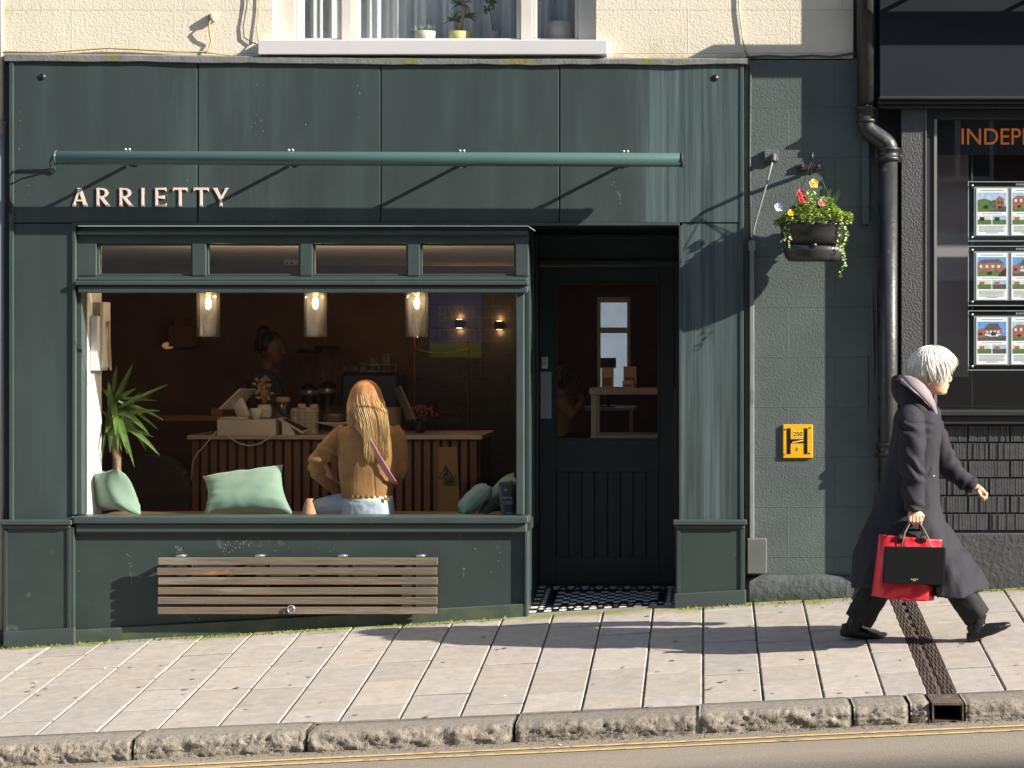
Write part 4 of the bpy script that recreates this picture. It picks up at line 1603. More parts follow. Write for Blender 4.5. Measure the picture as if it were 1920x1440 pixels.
eye = pm('pansy eye', (.55, .35, .03), rough=.6)
red, yelw, pink, white_f = pm('red petal', (.50, .012, .03), rough=.5, var=.2, vs=40), pm('yellow petal', (.80, .55, .06), rough=.5, var=.1, vs=40), pm('pink petal', (.68, .16, .17), rough=.5, var=.2, vs=40), pm('white petal', (.80, .80, .84), rough=.5, var=.05)
FYd = BYc - .11
pansy(P(1526, 344, FYd + .05), .030, yelw, eye, 'yellow flower')
pansy(P(1501, 362, FYd), .026, red, eye, 'upper red flower')
pansy(P(1505, 374, FYd), .025, red, eye, 'lower red flower')
pansy(P(1541, 380, FYd), .025, pink, eye, 'pink flower')
pansy(P(1461, 388, FYd + .03), .030, white_f, eye, 'white flower')
pansy(P(1483, 399, FYd), .021, yelw, eye, 'small cream flower')

# --- cast iron drain channel across the pavement with its outlet in the kerb
m = M()
n = 26
xl, xr_ = 1.150, 1.295
y0, y1 = .05, KY - .02
dz = lambda X, Y: ground(X, Y) - .003
for i in range(n):
    a, b = lerp(y0, y1, i / n), lerp(y0, y1, (i + 1) / n)
    g = .004 if i not in (12,) else .02
    for (u, v) in ((xl, xl + .060), (xr_ - .060, xr_)):
        nr = 6
        for k in range(nr):
            uu, vv = lerp(u, v, k / nr) + .0015, lerp(u, v, (k + 1) / nr) - .0015
            h = .004 if (k + i) % 2 else .0005
            q = [(uu, a - g), (vv, a - g), (vv, b + .001), (uu, b + .001)]
            m.add([(X, Y, dz(X, Y) + h) for X, Y in q] + [(X, Y, dz(X, Y) - .02) for X, Y in q], [(3, 2, 1, 0), (0, 1, 5, 4), (1, 2, 6, 5), (2, 3, 7, 6), (3, 0, 4, 7)])
    if i % 2 == 0:
        q = [(xl + .06, a), (xr_ - .06, a), (xr_ - .06, b), (xl + .06, b)]
        m.add([(X, Y, dz(X, Y) - .004) for X, Y in q], [(3, 2, 1, 0)])
q = [(xl - .012, y0), (xr_ + .012, y0), (xr_ + .012, y1), (xl - .012, y1)]
m.add([(X, Y, dz(X, Y) - .016) for X, Y in q], [(3, 2, 1, 0)], 1)
dc = thing('drain_channel', 'rusty cast iron drain channel crossing the pavement to the kerb', 'drain', (1.22, -2.3, ground(1.22, -2.3) - .03))
obj('cover', m, [pm('rusty cast iron', (.085, .058, .044), rough=.8, var=.4, vs=30, bump=.6, bs=90, col2=(.15, .11, .08), c2s=25, c2t=.58), pm('channel dirt', (.012, .010, .008), rough=.95)], dc)
m = M()
zt = zk(1.22) - .002
for (a, b, c_, d) in ((1.141, 1.150, zt - .10, zt), (1.291, 1.299, zt - .10, zt), (1.1505, 1.2905, zt - .010, zt), (1.1505, 1.2905, zt - .105, zt - .088)):
    m.box(a, b, KF - .004, KY - .03, c_, d)
m.box(1.1505, 1.2905, KY - .06, KY - .03, zt - .088, zt - .01, 1)
obj('outlet', m, [pm('rusty cast iron', (.08, .055, .04)), MATS['channel dirt']], dc)

# ---------------------------------------------------------------- agency listing panels in the window
EY = .12
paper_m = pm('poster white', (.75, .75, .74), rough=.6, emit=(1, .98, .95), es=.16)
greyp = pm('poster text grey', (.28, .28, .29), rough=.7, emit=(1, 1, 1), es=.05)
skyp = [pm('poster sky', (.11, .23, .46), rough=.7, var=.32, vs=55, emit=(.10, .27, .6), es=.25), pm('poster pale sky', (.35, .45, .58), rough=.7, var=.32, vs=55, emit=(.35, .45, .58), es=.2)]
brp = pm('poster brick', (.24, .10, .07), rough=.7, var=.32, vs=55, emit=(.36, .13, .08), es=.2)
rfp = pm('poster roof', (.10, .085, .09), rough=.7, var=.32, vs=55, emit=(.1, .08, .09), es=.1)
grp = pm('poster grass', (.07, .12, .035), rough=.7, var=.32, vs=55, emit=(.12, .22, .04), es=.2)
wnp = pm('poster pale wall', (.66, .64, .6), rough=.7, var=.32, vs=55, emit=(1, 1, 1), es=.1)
bkp = pm('poster dark', (.03, .032, .03), rough=.7, var=.32, vs=55)
PM = [paper_m, greyp, skyp[0], skyp[1], brp, rfp, grp, wnp, bkp]


def poster(m, px, py, kind, sky_i):
    """one listing: title, photograph of a house, two small photographs, block of text"""
    y_ = EY - .006
    rect = lambda a, b, c_, d, mi, e=0: m.quad(P(px + a, py + d, y_ - e), P(px + b, py + d, y_ - e), P(px + b, py + b * 0 + c_, y_ - e), P(px + a, py + c_, y_ - e), mi)
    W_, H_ = 58, 88
    m.pbox(px, py, px + W_, py + H_, y_ + .0002, EY - .002, 0)
    rect(8, 50, 3.4, 5.0, 1, .0004)
    rect(2, 56, 8, 44, 2 + sky_i, .0004)
    pg = lambda pts, mi, e: m.add([P(px + a, py + b, y_ - e) for a, b in pts], [tuple(range(len(pts)))[::-1]], mi)
    rect(2, 56, 35, 44, 6 if kind != 2 else 5, .0008)
    if kind == 0:
        pg([(2, 22), (14, 19), (30, 24), (56, 44), (2, 44)], 6, .0010)
        pg([(22, 25), (40, 20), (40, 36), (30, 36)], 5, .0012)
        pg([(36, 22), (42, 14), (52, 20), (52, 36), (36, 36)], 4, .0014)
        rect(40, 43, 24, 29, 8, .0018)
        rect(46, 49, 24, 29, 8, .0018)
        pg([(20, 44), (56, 33), (56, 44)], 5, .0016)
    elif kind == 1:
        pg([(2, 20), (12, 15), (40, 14), (52, 20), (52, 36), (2, 36)], 4, .0010)
        pg([(2, 20), (10, 13), (42, 12), (52, 20), (30, 19)], 5, .0012)
        for k in range(4):
            rect(6 + k * 11, 11 + k * 11, 23, 28, 7, .0016)
        pg([(42, 40), (56, 26), (56, 44), (40, 44)], 8, .0018)
    elif kind == 2:
        pg([(2, 24), (16, 18), (22, 26), (22, 38), (2, 38)], 4, .0010)
        pg([(14, 24), (22, 13), (40, 12), (48, 22), (48, 36), (14, 36)], 4, .0012)
        pg([(14, 24), (22, 12), (40, 11), (46, 22)], 5, .0014)
        for k in range(4):
            rect(18 + k * 7, 22 + k * 7, 25, 29, 7, .0016)
        rect(16, 46, 31, 36, 7, .0016)
    else:
        pg([(2, 20), (10, 14), (24, 14), (30, 20), (30, 38), (2, 38)], 4, .0010)
        rect(6, 10, 20, 26, 7, .0014)
        rect(16, 20, 20, 26, 7, .0014)
    for j, mi in ((0, 6), (1, 5 if kind != 0 else 6)):
        rect(2 + j * 28, 28 + j * 28, 51, 68, 3 if j else 7, .0004)
        rect(2 + j * 28, 28 + j * 28, 59, 68, mi, .0008)
        rect(6 + j * 28, 15 + j * 28, 54, 61, 4 if kind else 8, .0012)
    for q_ in range(9):
        cx_, cy_, r_ = 4 + (q_ * 13 + kind * 7) % 50, 30 + (q_ * 5 + kind * 3) % 10, 1.6 + (q_ * 3 % 4) * .7
        pg([(cx_ + r_ * math.cos(a_ * .9) * (1 + .3 * (a_ % 2)), cy_ + r_ * math.sin(a_ * .9)) for a_ in range(7)], 8 if q_ % 2 else 6, .0020 + q_ * .0001)
    rect(10, 48, 47, 48.2, 1, .0004)
    for k in range(6):
        rect(4 + (k == 5) * 14, 54 - (k == 5) * 14 - (k * 7 % 5), 71 + k * 2.4, 72.3 + k * 2.4, 1, .0004)


frame_m = pm('clear acrylic edge', (.42, .44, .44), rough=.3)
for r_, (py, nm) in enumerate(((340, 'top'), (461, 'middle'), (582, 'bottom'))):
    lab = {'top': 'top lit panel of house listings in the agency window', 'middle': 'middle lit panel of house listings between the two others', 'bottom': 'bottom lit panel of house listings beside the walking woman\'s head'}[nm]
    t = thing('listing_panel', lab, 'display panel', P(1950, py + 113, EY), 'lit listing panels in the agency window')
    m = M()
    m.pbox(1816, py, 2180, py + 112, EY + .001, EY + .012)
    bd = obj('backing', m, pm('black acrylic', (.010, .010, .011), rough=.25), t)
    m = M()
    for (a, b, c_, d) in ((1815, py, 2181, py + 1.6), (1815, py + 111, 2181, py + 112.6), (1815, py + 1.7, 1816.6, py + 110.9)):
        m.pbox(a, b, c_, d, EY - .004, EY + .0005)
    obj('edge', m, frame_m, t)
    m = M()
    m.pbox(1826, py + 10, 2160, py + 103, EY - .0018, EY + .0005)
    obj('grey_mount', m, pm('grey mount', (.22, .23, .24), rough=.6, emit=(.8, .85, .9), es=.04), t)
    for k in range(5):
        m = M()
        poster(m, 1831 + k * 65.5, py + 13, [0, 3, 1, 3, 2, 0, 1, 3, 2][(r_ * 2 + k * (1 + r_)) % 9] if k else (0, 1, 2)[r_], (r_ + k) % 2 if k else (1, 0, 0)[r_])
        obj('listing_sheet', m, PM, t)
    for yy in (py + 8, py + 105):
        m = M()
        c = P(1822.5, yy, EY - .004)
        m.tube([c + Vector((0, .004, 0)), c + Vector((0, -.008, 0))], .0085, 14)
        obj('standoff', m, steel, t)
    m = M()
    for k in range(9):
        m.pbox(1905 + k * 2.6, py + 4, 1906.6 + k * 2.6, py + 7.5, EY - .001, EY + .0005)
    obj('heading_lettering', m, greyp, t)
m = M()
m.tube([P(1822.5, 288, EY + .02), P(1822.5, 768, EY + .02)], .0015, 6)
solo('hanging_wire', m, steel, 'thin vertical steel wire carrying the listing panels', 'wire')
# ---------------------------------------------------------------- inside the cafe
# pendant lamps hanging in the window
clear = glass_mat('lamp glass', (.96, .96, .95), 1.8, .03)
smoke_in = glass_mat('inner lamp glass', (.90, .90, .90), 1.45, .03)


def reflection_haze(mat, k, col=(.8, .8, .78, 1)):
    """pale haze mixed into clear glass, standing in for bright reflections"""
    t = mat.node_tree
    o = t.nodes['Material Output']
    src = o.inputs[0].links[0].from_socket
    df = N(t, 'ShaderNodeBsdfDiffuse')
    df.inputs[0].default_value = col
    tl_ = N(t, 'ShaderNodeBsdfTranslucent')
    tl_.inputs[0].default_value = col
    ad = N(t, 'ShaderNodeMixShader')
    t.links.new(df.outputs[0], ad.inputs[1])
    t.links.new(tl_.outputs[0], ad.inputs[2])
    mx = N(t, 'ShaderNodeMixShader')
    mx.inputs[0].default_value = k
    t.links.new(src, mx.inputs[1])
    t.links.new(ad.outputs[0], mx.inputs[2])
    t.links.new(mx.outputs[0], o.inputs[0])


reflection_haze(clear, .004)  # haze imitates reflected brightness on the clear lamp glass
reflection_haze(smoke_in, .010)
brass = pm('brass', (.45, .30, .12), rough=.35, metal=.9)
bulb_m = pm('lit filament', (1, .8, .5), emit=(1.0, .62, .22), es=14)
LY = .48
for px, lab in ((390.5, 'leftmost clear glass pendant lamp hanging in the cafe window'), (591.5, 'middle glass pendant lamp hanging above the seated woman'), (781.5, 'rightmost glass pendant lamp hanging in the cafe window')):
    t = thing('pendant_lamp', lab, 'lamp', P(px, 632, LY), 'glass pendant lamps in the cafe window')
    c = P(px, 632, LY)
    r0 = MM(21.5, LY)
    top = ZZ(549, LY) - c.z
    m = M()
    m.lathe([(r0 * .9, 0), (r0, .006), (r0, top)], c, 36, caps=False)
    m.lathe([(r0 * .02, 0), (r0 * .9, .0005)], c, 36, caps=False)
    m.lathe([(r0 * .93, top), (r0 * .93, .008), (r0 * .84, .005)], c, 36, caps=False)
    obj('glass_shade', m, clear, t)
    m = M()
    m.lathe([(r0 * .62, .024), (r0 * .70, .030), (r0 * .70, top)], c, 36, caps=False)
    obj('inner_glass', m, smoke_in, t)
    m = M()
    m.lathe([(.012, top + .012), (r0 * .98, top + .010), (r0 * .98, top + .022), (.012, top + .03)], c, 24)
    m.lathe([(.018, top - .02), (.020, top + .01)], c, 16)
    obj('cap', m, brass, t)
    m = M()
    m.tube([c + Vector((0, 0, top + .02)), Vector((c.x, c.y, .64))], .004, 8)
    obj('cord', m, pm('amber flex', (.50, .33, .10), rough=.6), t)
    m = M()
    m.lathe([(.004, top - .10), (.019, top - .078), (.021, top - .055), (.013, top - .022)], c, 16)
    obj('bulb', m, glass_mat('bulb glass', (1, .93, .8)), t)
    m = M()
    for k in range(4):
        a = k * math.pi / 2
        m.tube([c + Vector((.009 * math.cos(a), .009 * math.sin(a), top - .035)), c + Vector((.006 * math.cos(a + .5), .006 * math.sin(a + .5), top - .072))], .0022, 6)
    obj('filament', m, bulb_m, t)
    li = bpy.data.lights.new('pendant_glow', 'POINT')
    li.energy = 6.0
    li.color = (1, .74, .48)
    li.shadow_soft_size = .02
    lo = bpy.data.objects.new('pendant_glow', li)
    COL.objects.link(lo)
    lo.parent = t
    lo.location = (0, 0, top - .052)

# wall sconces throwing light up and down
for px, py, Y, lab in ((937, 610, 4.68, 'small up and down wall lamp on the dark brick wall, nearer the door'), (862, 607, 4.68, 'small up and down wall lamp on the dark brick wall above the glass partition')):
    t = thing('wall_sconce', lab, 'lamp', P(px, py, Y), 'up and down wall lamps at the back of the cafe')
    c = P(px, py, Y)
    m = M()
    m.box(c.x - .032, c.x + .032, Y - .07, Y, c.z - .035, c.z + .035)
    obj('body', m, darkm, t, .004)
    for s_, nm in ((1, 'upper'), (-1, 'lower')):
        m = M()
        m.box(c.x - .02, c.x + .02, Y - .055, Y - .015, c.z + s_ * .0355, c.z + s_ * .038)
        obj('diffuser', m, pm('lit sconce', (1, .7, .4), emit=(1, .48, .16), es=4), t)
    li = bpy.data.lights.new('sconce_glow', 'POINT')
    li.energy = .22
    li.color = (1, .5, .22)
    li.shadow_soft_size = .02
    for s_ in (1, -1):
        lo = bpy.data.objects.new('sconce_glow', li)
        COL.objects.link(lo)
        lo.parent = t
        lo.location = (0, -.05, s_ * .06)

# smoke alarm and ceiling slot
m = M()
c = Vector((XX(545, 3.3), 3.3, .64))
m.lathe([(.02, -.045), (.05, -.043), (.062, -.03), (.064, -.001)], c, 24)
m.box(c.x - .03, c.x - .008, 3.24 - .006, 3.26, .605, .618, 1)
m.box(c.x + .008, c.x + .03, 3.24 - .006, 3.26, .605, .618, 1)
solo('smoke_alarm', m, [white_in, darkm], 'round white smoke alarm on the cafe ceiling seen through a transom light', 'smoke alarm')

# counter
CY = 1.9
slatw = pm('walnut slat', (.17, .078, .045), rough=.55, var=.22, vs=3, stretch=(14, 1, .6))
ct = thing('cafe_counter', 'long cafe counter clad in vertical walnut slats with a pale top', 'counter', (XX(640, CY), CY + .3, iz0))
m = M()
ca, cb = XX(360, CY), XX(900, CY)
cz = ZZ(816, CY)
m.box(ca + .01, cb, CY + .02, CY + .75, iz0 + .002, cz - .030)
obj('carcass', m, darkm, ct)
m = M()
pitch = MM(17.4, CY)
X = ca
k = 0
while X + .044 < cb:
    m.box(X, X + .044, CY, CY + .0195, iz0 + .03, cz - .031)
    X += pitch
    k += 1
obj('slat_cladding', m, slatw, ct, .002)
m = M()
m.box(ca - .03, cb + .02, CY - .03, CY + .8, cz - .03, cz)
obj('countertop', m, pm('pale stone top', (.42, .36, .30), rough=.35, var=.1), ct, .004)

whitep = pm('white plastic', (.56, .54, .51), rough=.4)
CT = cz + .001


def base_on(px, Y): return Vector((XX(px, Y), Y, CT))


# till drawer
m = M()
a, b = XX(407, CY), XX(517, CY)
m.box(a, b, CY + .0, CY + .36, CT, CT + MM(29, CY))
m.box(a + .004, b - .004, CY - .003, CY - .0005, CT + .012, CT + MM(27, CY))
solo('cash_drawer', m, whitep, 'white cash drawer box on the counter below the tilted screen', 'cash drawer', None, .004)
DT = CT + MM(29, CY) + .002
# tilted till screen seen from behind
t = thing('till_screen', 'white tilted till screen on a stand on top of the cash drawer', 'screen', (XX(455, CY + .15), CY + .15, DT))
m = M()
q = [(409, 766), (449, 728), (479, 728.5), (446, 766)]
ya = [CY + .05, CY + .12, CY + .34, CY + .28]
v0 = [P(x, y, yy) for (x, y), yy in zip(q, ya)]
nrm = (v0[1] - v0[0]).cross(v0[3] - v0[0]).normalized()
m.add(v0 + [v - nrm * .014 for v in v0], [(0, 1, 2, 3), (7, 6, 5, 4)] + [(i + 4, (i + 1) % 4 + 4, (i + 1) % 4, i) for i in range(4)])
obj('screen', m, whitep, t, .003)
m = M()
m.tube([P(444, 750, CY + .2), P(452, 768, CY + .2), P(460, 785, CY + .2)], (.022, .05), 10)
m.box(XX(414, CY + .1), XX(468, CY + .1), CY + .06, CY + .3, DT, DT + .012)
obj('stand', m, whitep, t, .003)
# coffee cup
t = thing('coffee_cup', 'white coffee cup with a handle standing on the cash drawer', 'cup', (XX(481, CY + .06), CY + .06, DT))
c = Vector((XX(481, CY + .06), CY + .06, DT))
r0, hh = MM(12.5, CY), MM(20, CY)
m = M()
m.lathe([(r0 * .5, 0), (r0 * .55, .004), (r0 * .85, hh * .4), (r0, hh), (r0 * .95, hh), (r0 * .8, hh * .4), (r0 * .3, .008)], c, 28)
obj('bowl', m, pm('white china', (.66, .64, .60), rough=.25), t)
m = M()
m.tube([c + Vector((r0 * .9 + .03 * math.sin(a), 0, hh * .62 - .03 * math.cos(a) * .9)) for a in [i * math.pi / 8 for i in range(9)]], .006, 8)
obj('handle', m, MATS['white china'], t)
# pot of dried flowers
c = Vector((XX(496, CY + .2), CY + .2, DT))
t = thing('dried_flower_pot', 'small white pot of dried flowers behind the coffee cup', 'plant pot', c)
m = M()
m.lathe([(.040, 0), (.052, .02), (.052, .075), (.043, .10), (.040, .10)], c, 24)
obj('pot', m, MATS['white china'], t)
m = M()
rr = random.Random(8)
for i in range(60):
    e = c + Vector((rr.gauss(-.01, .022), rr.gauss(0, .02), rr.uniform(.11, .29)))
    leaf(m, e, Vector((rr.uniform(-1, 1), rr.uniform(-1, 0), rr.uniform(-.2, 1))), Vector((0, -1, .2)), .035, .022)
    if i % 4 == 0:
        m.tube([c + Vector((0, 0, .09)), e], .0015, 4)
obj('dried_flowers', m, pm('dried petal', (.42, .28, .16), rough=.8, var=.4, vs=30), t)
# glass jar with lid
c = base_on(531, CY + .25)
t = thing('glass_jar', 'clear glass jar with a pale lid on the counter beside the cup', 'jar', c)
m = M()
h = MM(70, CY)
m.lathe([(.045, 0), (.06, .01), (.066, h * .35), (.055, h * .78), (.046, h * .86)], c, 24, caps=False)
obj('body', m, clear, t)
m = M()
m.lathe([(.048, h * .86), (.052, h * .88), (.052, h * .96), (.04, h)], c, 20)
obj('lid', m, pm('dusty pink lid', (.38, .25, .22), rough=.6), t)
m = M()
m.lathe([(.03, .01), (.055, .02), (.058, h * .3), (.02, h * .36)], c, 16)
obj('contents', m, pm('coffee beans', (.06, .035, .025), rough=.6, var=.4, vs=60, bump=1, bs=80), t)
# stacks of paper cups
cupm = pm('kraft white cup', (.50, .46, .40), rough=.7)
for px, top, lab in ((553, 765, 'first stack of paper cups from the left, beside the jar'), (566, 757, 'tall second stack of paper cups from the left'), (578, 764, 'third stack of paper cups in the row on the counter'), (589, 758, 'last stack of paper cups on the right of the row')):
    Y = CY + .34
    c = base_on(px, Y)
    h = ZZ(top, Y) - CT
    m = M()
    prof = [(.036, 0)]
    z = 0
    while z < h - .03:
        prof += [(.034, z + .002), (.036, z + .022), (.039, z + .024), (.034, z + .027)]
        z += .027
    prof += [(.030, h - .02), (.027, h)]
    m.lathe(prof, c, 20)
    solo('paper_cup_stack', m, cupm, lab, 'paper cups', 'stacks of paper cups on the counter')
# card reader / small tablet on a wedge
t = thing('card_tablet', 'small dark screened tablet on a white wedge stand at the counter edge', 'tablet', base_on(545, CY + .05))
m = M()
m.prism([(XX(528, CY), CT), (XX(552, CY), CT), (XX(543, CY), CT + MM(18, CY)), (XX(527, CY), CT + MM(29, CY))], CY + .02, CY + .14)
obj('stand', m, whitep, t)
m = M()
v = [P(523, 784, CY + .02), P(535, 783, CY + .2), P(585, 806, CY + .2), P(570, 811, CY + .02)]
n_ = (v[1] - v[0]).cross(v[2] - v[0]).normalized()
if n_.z < 0:
    n_ = -n_
m.add(v + [x - n_ * .012 for x in v], [(0, 1, 2, 3), (7, 6, 5, 4)] + [(i + 4, (i + 1) % 4 + 4, (i + 1) % 4, i) for i in range(4)])
cc = sum(v, Vector()) / 4
m.add([cc + (x - cc) * .82 + n_ * .001 for x in v], [(0, 1, 2, 3)], 1)
obj('screen', m, [whitep, darkm], t)
cable('white cable hanging in a curve down the counter front below the cash drawer', [P(423, 815, CY - .035), P(432, 822, CY - .036), P(450, 832, CY - .036), P(468, 836, CY - .036), P(488, 832, CY - .036), P(510, 817, CY - .034)], .005, whitep)
cable('white cable running down from the cash drawer past the left end of the counter', [P(406, 809, CY - .01), P(398, 818, CY - .035), P(384, 835, CY - .036), P(370, 850, CY - .036), P(362, 864, CY - .036), P(358, 900, CY - .036)], .005, whitep)
# cake stand under a glass dome
c = base_on(628, CY + .3)
t = thing('cake_stand', 'cake stand under a clear glass dome behind the seated woman', 'cake stand', c)
m = M()
m.lathe([(.07, 0), (.02, .012), (.016, .05), (.13, .075), (.13, .082), (.01, .08)], c, 28)
obj('stand', m, whitep, t)
m = M()
m.lathe([(.118, .083), (.118, .12), (.10, .17), (.06, .20), (.012, .21), (.016, .235), (.004, .24)], c, 28, caps=False)
obj('dome', m, clear, t)
m = M()
m.lathe([(.08, .083), (.085, .10), (.08, .135), (.02, .14)], c, 20)
obj('cake', m, pm('brown cake', (.12, .06, .03), rough=.8, var=.3, vs=30, bump=1, bs=60), t)
# bucket, leaning screen, flowers at the far end
c = base_on(730, CY + .35)
m = M()
m.lathe([(.075, 0), (.085, .02), (.095, .18), (.10, .19), (.088, .185)], c, 24)
solo('cream_tub', m, pm('cream tub', (.26, .24, .18), rough=.5), 'cream tub on the counter right of the seated woman', 'tub')
m = M()
v = [P(741, 727, CY + .5), P(752, 723, CY + .3), P(780, 785, CY + .16), P(764, 786, CY + .36)]
n_ = (v[1] - v[0]).cross(v[2] - v[0]).normalized()
m.add(v + [x - n_ * .014 for x in v], [(0, 1, 2, 3), (7, 6, 5, 4)] + [(i + 4, (i + 1) % 4 + 4, (i + 1) % 4, i) for i in range(4)])
solo('leaning_screen', m, pm('grey screen back', (.17, .155, .14), rough=.5), 'grey second till screen tilted back beside the tub', 'screen')
c = base_on(787, CY + .4)
t = thing('flower_vase', 'small dark vase of pink flowers at the far end of the counter', 'vase', c)
m = M()
m.lathe([(.03, 0), (.045, .03), (.03, .08), (.026, .10)], c, 16)
obj('vase', m, darkm, t)
m = M()
for i in range(90):
    e = c + Vector((rr.gauss(0, .045), rr.gauss(0, .04), rr.uniform(.11, .19)))
    leaf(m, e, Vector((rr.uniform(-1, 1), rr.uniform(-1, 1), rr.uniform(-.2, 1))), Vector((0, -1, .2)), .03, .02, 1 if i % 3 == 0 else 0)
obj('blooms', m, [pm('dusky pink bloom', (.36, .06, .09), rough=.7, var=.3, vs=40), pm('dark stem leaf', (.05, .08, .03), rough=.7)], t)
# coffee machine and grinders behind the counter
MY = 3.4
bt = thing('back_counter', 'dark back counter along the wall behind the barista', 'counter', (XX(540, 4.2), 4.2, iz0))
m = M()
m.box(XX(470, 4), XX(770, 4), 3.75, 4.58, iz0 + .002, -.72)
obj('cabinet', m, darkm, bt)
m = M()
m.box(XX(465, 4), XX(773, 4), 3.7, 4.59, -.719, -.69)
obj('worktop', m, pm('dark worktop', (.03, .028, .026), rough=.4), bt)
navy = pm('navy enamel', (.022, .032, .055), rough=.35)
t = thing('espresso_machine', 'dark navy espresso machine on the back counter with cups on top', 'coffee machine', (XX(690, 3.9), 3.95, -.69))
m = M()
m.box(XX(640, 3.8), XX(748, 3.8), 3.78, 4.3, -.62, ZZ(700, 3.8))
m.box(XX(644, 3.8), XX(744, 3.8), 3.80, 4.28, -.688, -.6205)
obj('body', m, navy, t, .02)
m = M()
for z_ in (ZZ(696, 3.8), ZZ(684, 3.8)):
    m.tube([(XX(646, 3.8), 3.8, z_), (XX(742, 3.8), 3.8, z_)], .006, 8)
for px in (646, 678, 710, 742):
    m.tube([(XX(px, 3.8), 3.8, ZZ(700, 3.8)), (XX(px, 3.8), 3.8, ZZ(684, 3.8))], .005, 8)
obj('cup_rail', m, steel, t)
for k, px in enumerate((664, 682, 700, 722)):
    m = M()
    c = Vector((XX(px, 4), 4.0, ZZ(700, 3.8) + .001))
    hgt = (.06, .09, .12, .16)[k]
    m.lathe([(.03, 0), (.036, .01), (.034, hgt), (.028, hgt)], c, 14)
    solo('stacked_cups', m, pm('dim china', (.30, .26, .22), rough=.4), ('short pale cup on top of the espresso machine', 'medium pale cup stack on top of the espresso machine', 'taller pale cup stack near the middle of the espresso machine', 'tallest pale cup stack at the right on the espresso machine')[k], 'cup', 'cups on the espresso machine')
for px, y0, y1, lab in ((580, 655, 745, 'black coffee grinder with a clear hopper nearer the barista'), (614, 648, 738, 'black coffee grinder with a clear hopper next to the espresso machine')):
    Y = 3.95
    c = Vector((XX(px, Y), Y, -.689))
    t = thing('coffee_grinder', lab, 'coffee grinder', c, 'coffee grinders on the back counter')
    zt = ZZ(y0, Y) - c.z
    m = M()
    m.lathe([(.07, 0), (.075, .03), (.055, .06), (.06, zt * .45), (.07, zt * .50), (.02, zt * .56)], c, 20)
    obj('body', m, darkm, t)
    m = M()
    m.lathe([(.076, zt * .40), (.078, zt * .42), (.078, zt * .455), (.076, zt * .47)], c, 24)
    obj('steel_band', m, pm('bright steel', (.6, .58, .55), rough=.3, metal=.6), t)
    m = M()
    m.lathe([(.035, zt * .56), (.07, zt * .8), (.075, zt * .95)], c, 20, caps=False)
    obj('hopper', m, smoke_in, t)
    m = M()
    m.lathe([(.01, zt * .95), (.105, zt * .951), (.105, zt), (.01, zt)], c, 20)
    obj('hopper_lid', m, rubber, t)
# timber shelf and boxes at the left, arched dark chair back, wet floor sign
m = M()
m.box(XX(296, 3), XX(428, 3), 2.9, 3.25, ZZ(789, 2.9), ZZ(780, 2.9))
solo('timber_shelf', m, pm('orange pine shelf', (.36, .17, .06), rough=.6, var=.15), 'orange pine shelf board left of the counter', 'shelf')
m = M()
m.box(XX(398, 3), XX(420, 3), 2.95, 3.15, ZZ(780, 2.9) + .001, ZZ(765, 2.9))
solo('pine_crate', m, MATS['orange pine shelf'], 'small pine box standing on the orange shelf board', 'box', None, .004)
m = M()
m.box(XX(322, 4.3), XX(366, 4.3), 4.2, 4.55, ZZ(650, 4.3), ZZ(612, 4.3))
m.box(XX(330, 4.3), XX(350, 4.3), 4.25, 4.45, ZZ(611.5, 4.3), ZZ(594, 4.3))
solo('wall_cupboard', m, pm('amber cupboard', (.26, .14, .06), rough=.6, var=.2), 'amber wooden wall cupboard at the back behind the left pendant lamp', 'cupboard')
m = M()
m.ell(P(315, 648, 4.4), (.05, .05, .03), 12, 8)
solo('amber_lamp', m, pm('lit amber shade', (.9, .5, .2), emit=(1, .45, .15), es=.12), 'tiny amber lamp glowing left of the wall cupboard', 'lamp')
m = M()
m.box(XX(98, 1.25), XX(330, 1.4), 1.4, 1.9, iz0 + .002, -1.20)
rings = []
for i in range(13):
    a = math.pi * i / 12
    X = XX(262, 1.6) + .30 * math.cos(a)
    Z = -1.22 + .42 * math.sin(a) ** .6
    rings.append([Vector((X, 1.75, -1.25)), Vector((X, 1.75, Z)), Vector((X, 1.95, Z)), Vector((X, 1.95, -1.25))])
m.loft(rings, 0, True, False)
ac = pm('dark brown upholstery', (.045, .034, .028), rough=.8, var=.25, vs=6, bump=.5, bs=60)
solo('armchair', m, ac, 'dark brown rounded armchair behind the yucca at the left of the cafe', 'armchair', None, .02)
t = thing('wet_floor_sign', 'yellow folding wet floor sign with a slipping figure triangle', 'sign', (XX(840, 1.5), 1.6, iz0))
m = M()
wy_ = 1.45
m.add([P(822, 1010, wy_), P(866, 1010, wy_), P(856, 838, wy_ + .15), P(822, 838, wy_ + .15)], [(0, 1, 2, 3)])
m.add([P(822, 1010, wy_ + .32), P(866, 1010, wy_ + .32), P(856, 838, wy_ + .17), P(822, 838, wy_ + .17)], [(3, 2, 1, 0)])
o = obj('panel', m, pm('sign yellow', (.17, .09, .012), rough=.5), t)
sd = o.modifiers.new('solid', 'SOLIDIFY')
sd.thickness = .012
m = M()
tri = lambda cx, cy, r, e: [P(cx, cy - r, wy_ + .085 - e), P(cx - r * .95, cy + r * .75, wy_ + .06 - e), P(cx + r * .95, cy + r * .75, wy_ + .06 - e)]
m.add(tri(836, 886, 16, .02), [(0, 1, 2)])
m.add(tri(836, 887, 11, .022), [(0, 1, 2)], 1)
m.tube([P(838, 880, wy_ + .045), P(836, 887, wy_ + .045), P(831, 893, wy_ + .04)], .008, 6)
m.tube([P(836, 887, wy_ + .045), P(841, 893, wy_ + .04)], .007, 6)
m.ell(P(838, 877, wy_ + .045), .008, 8, 6)
obj('warning_triangle', m, [darkm, MATS['sign yellow']], t)
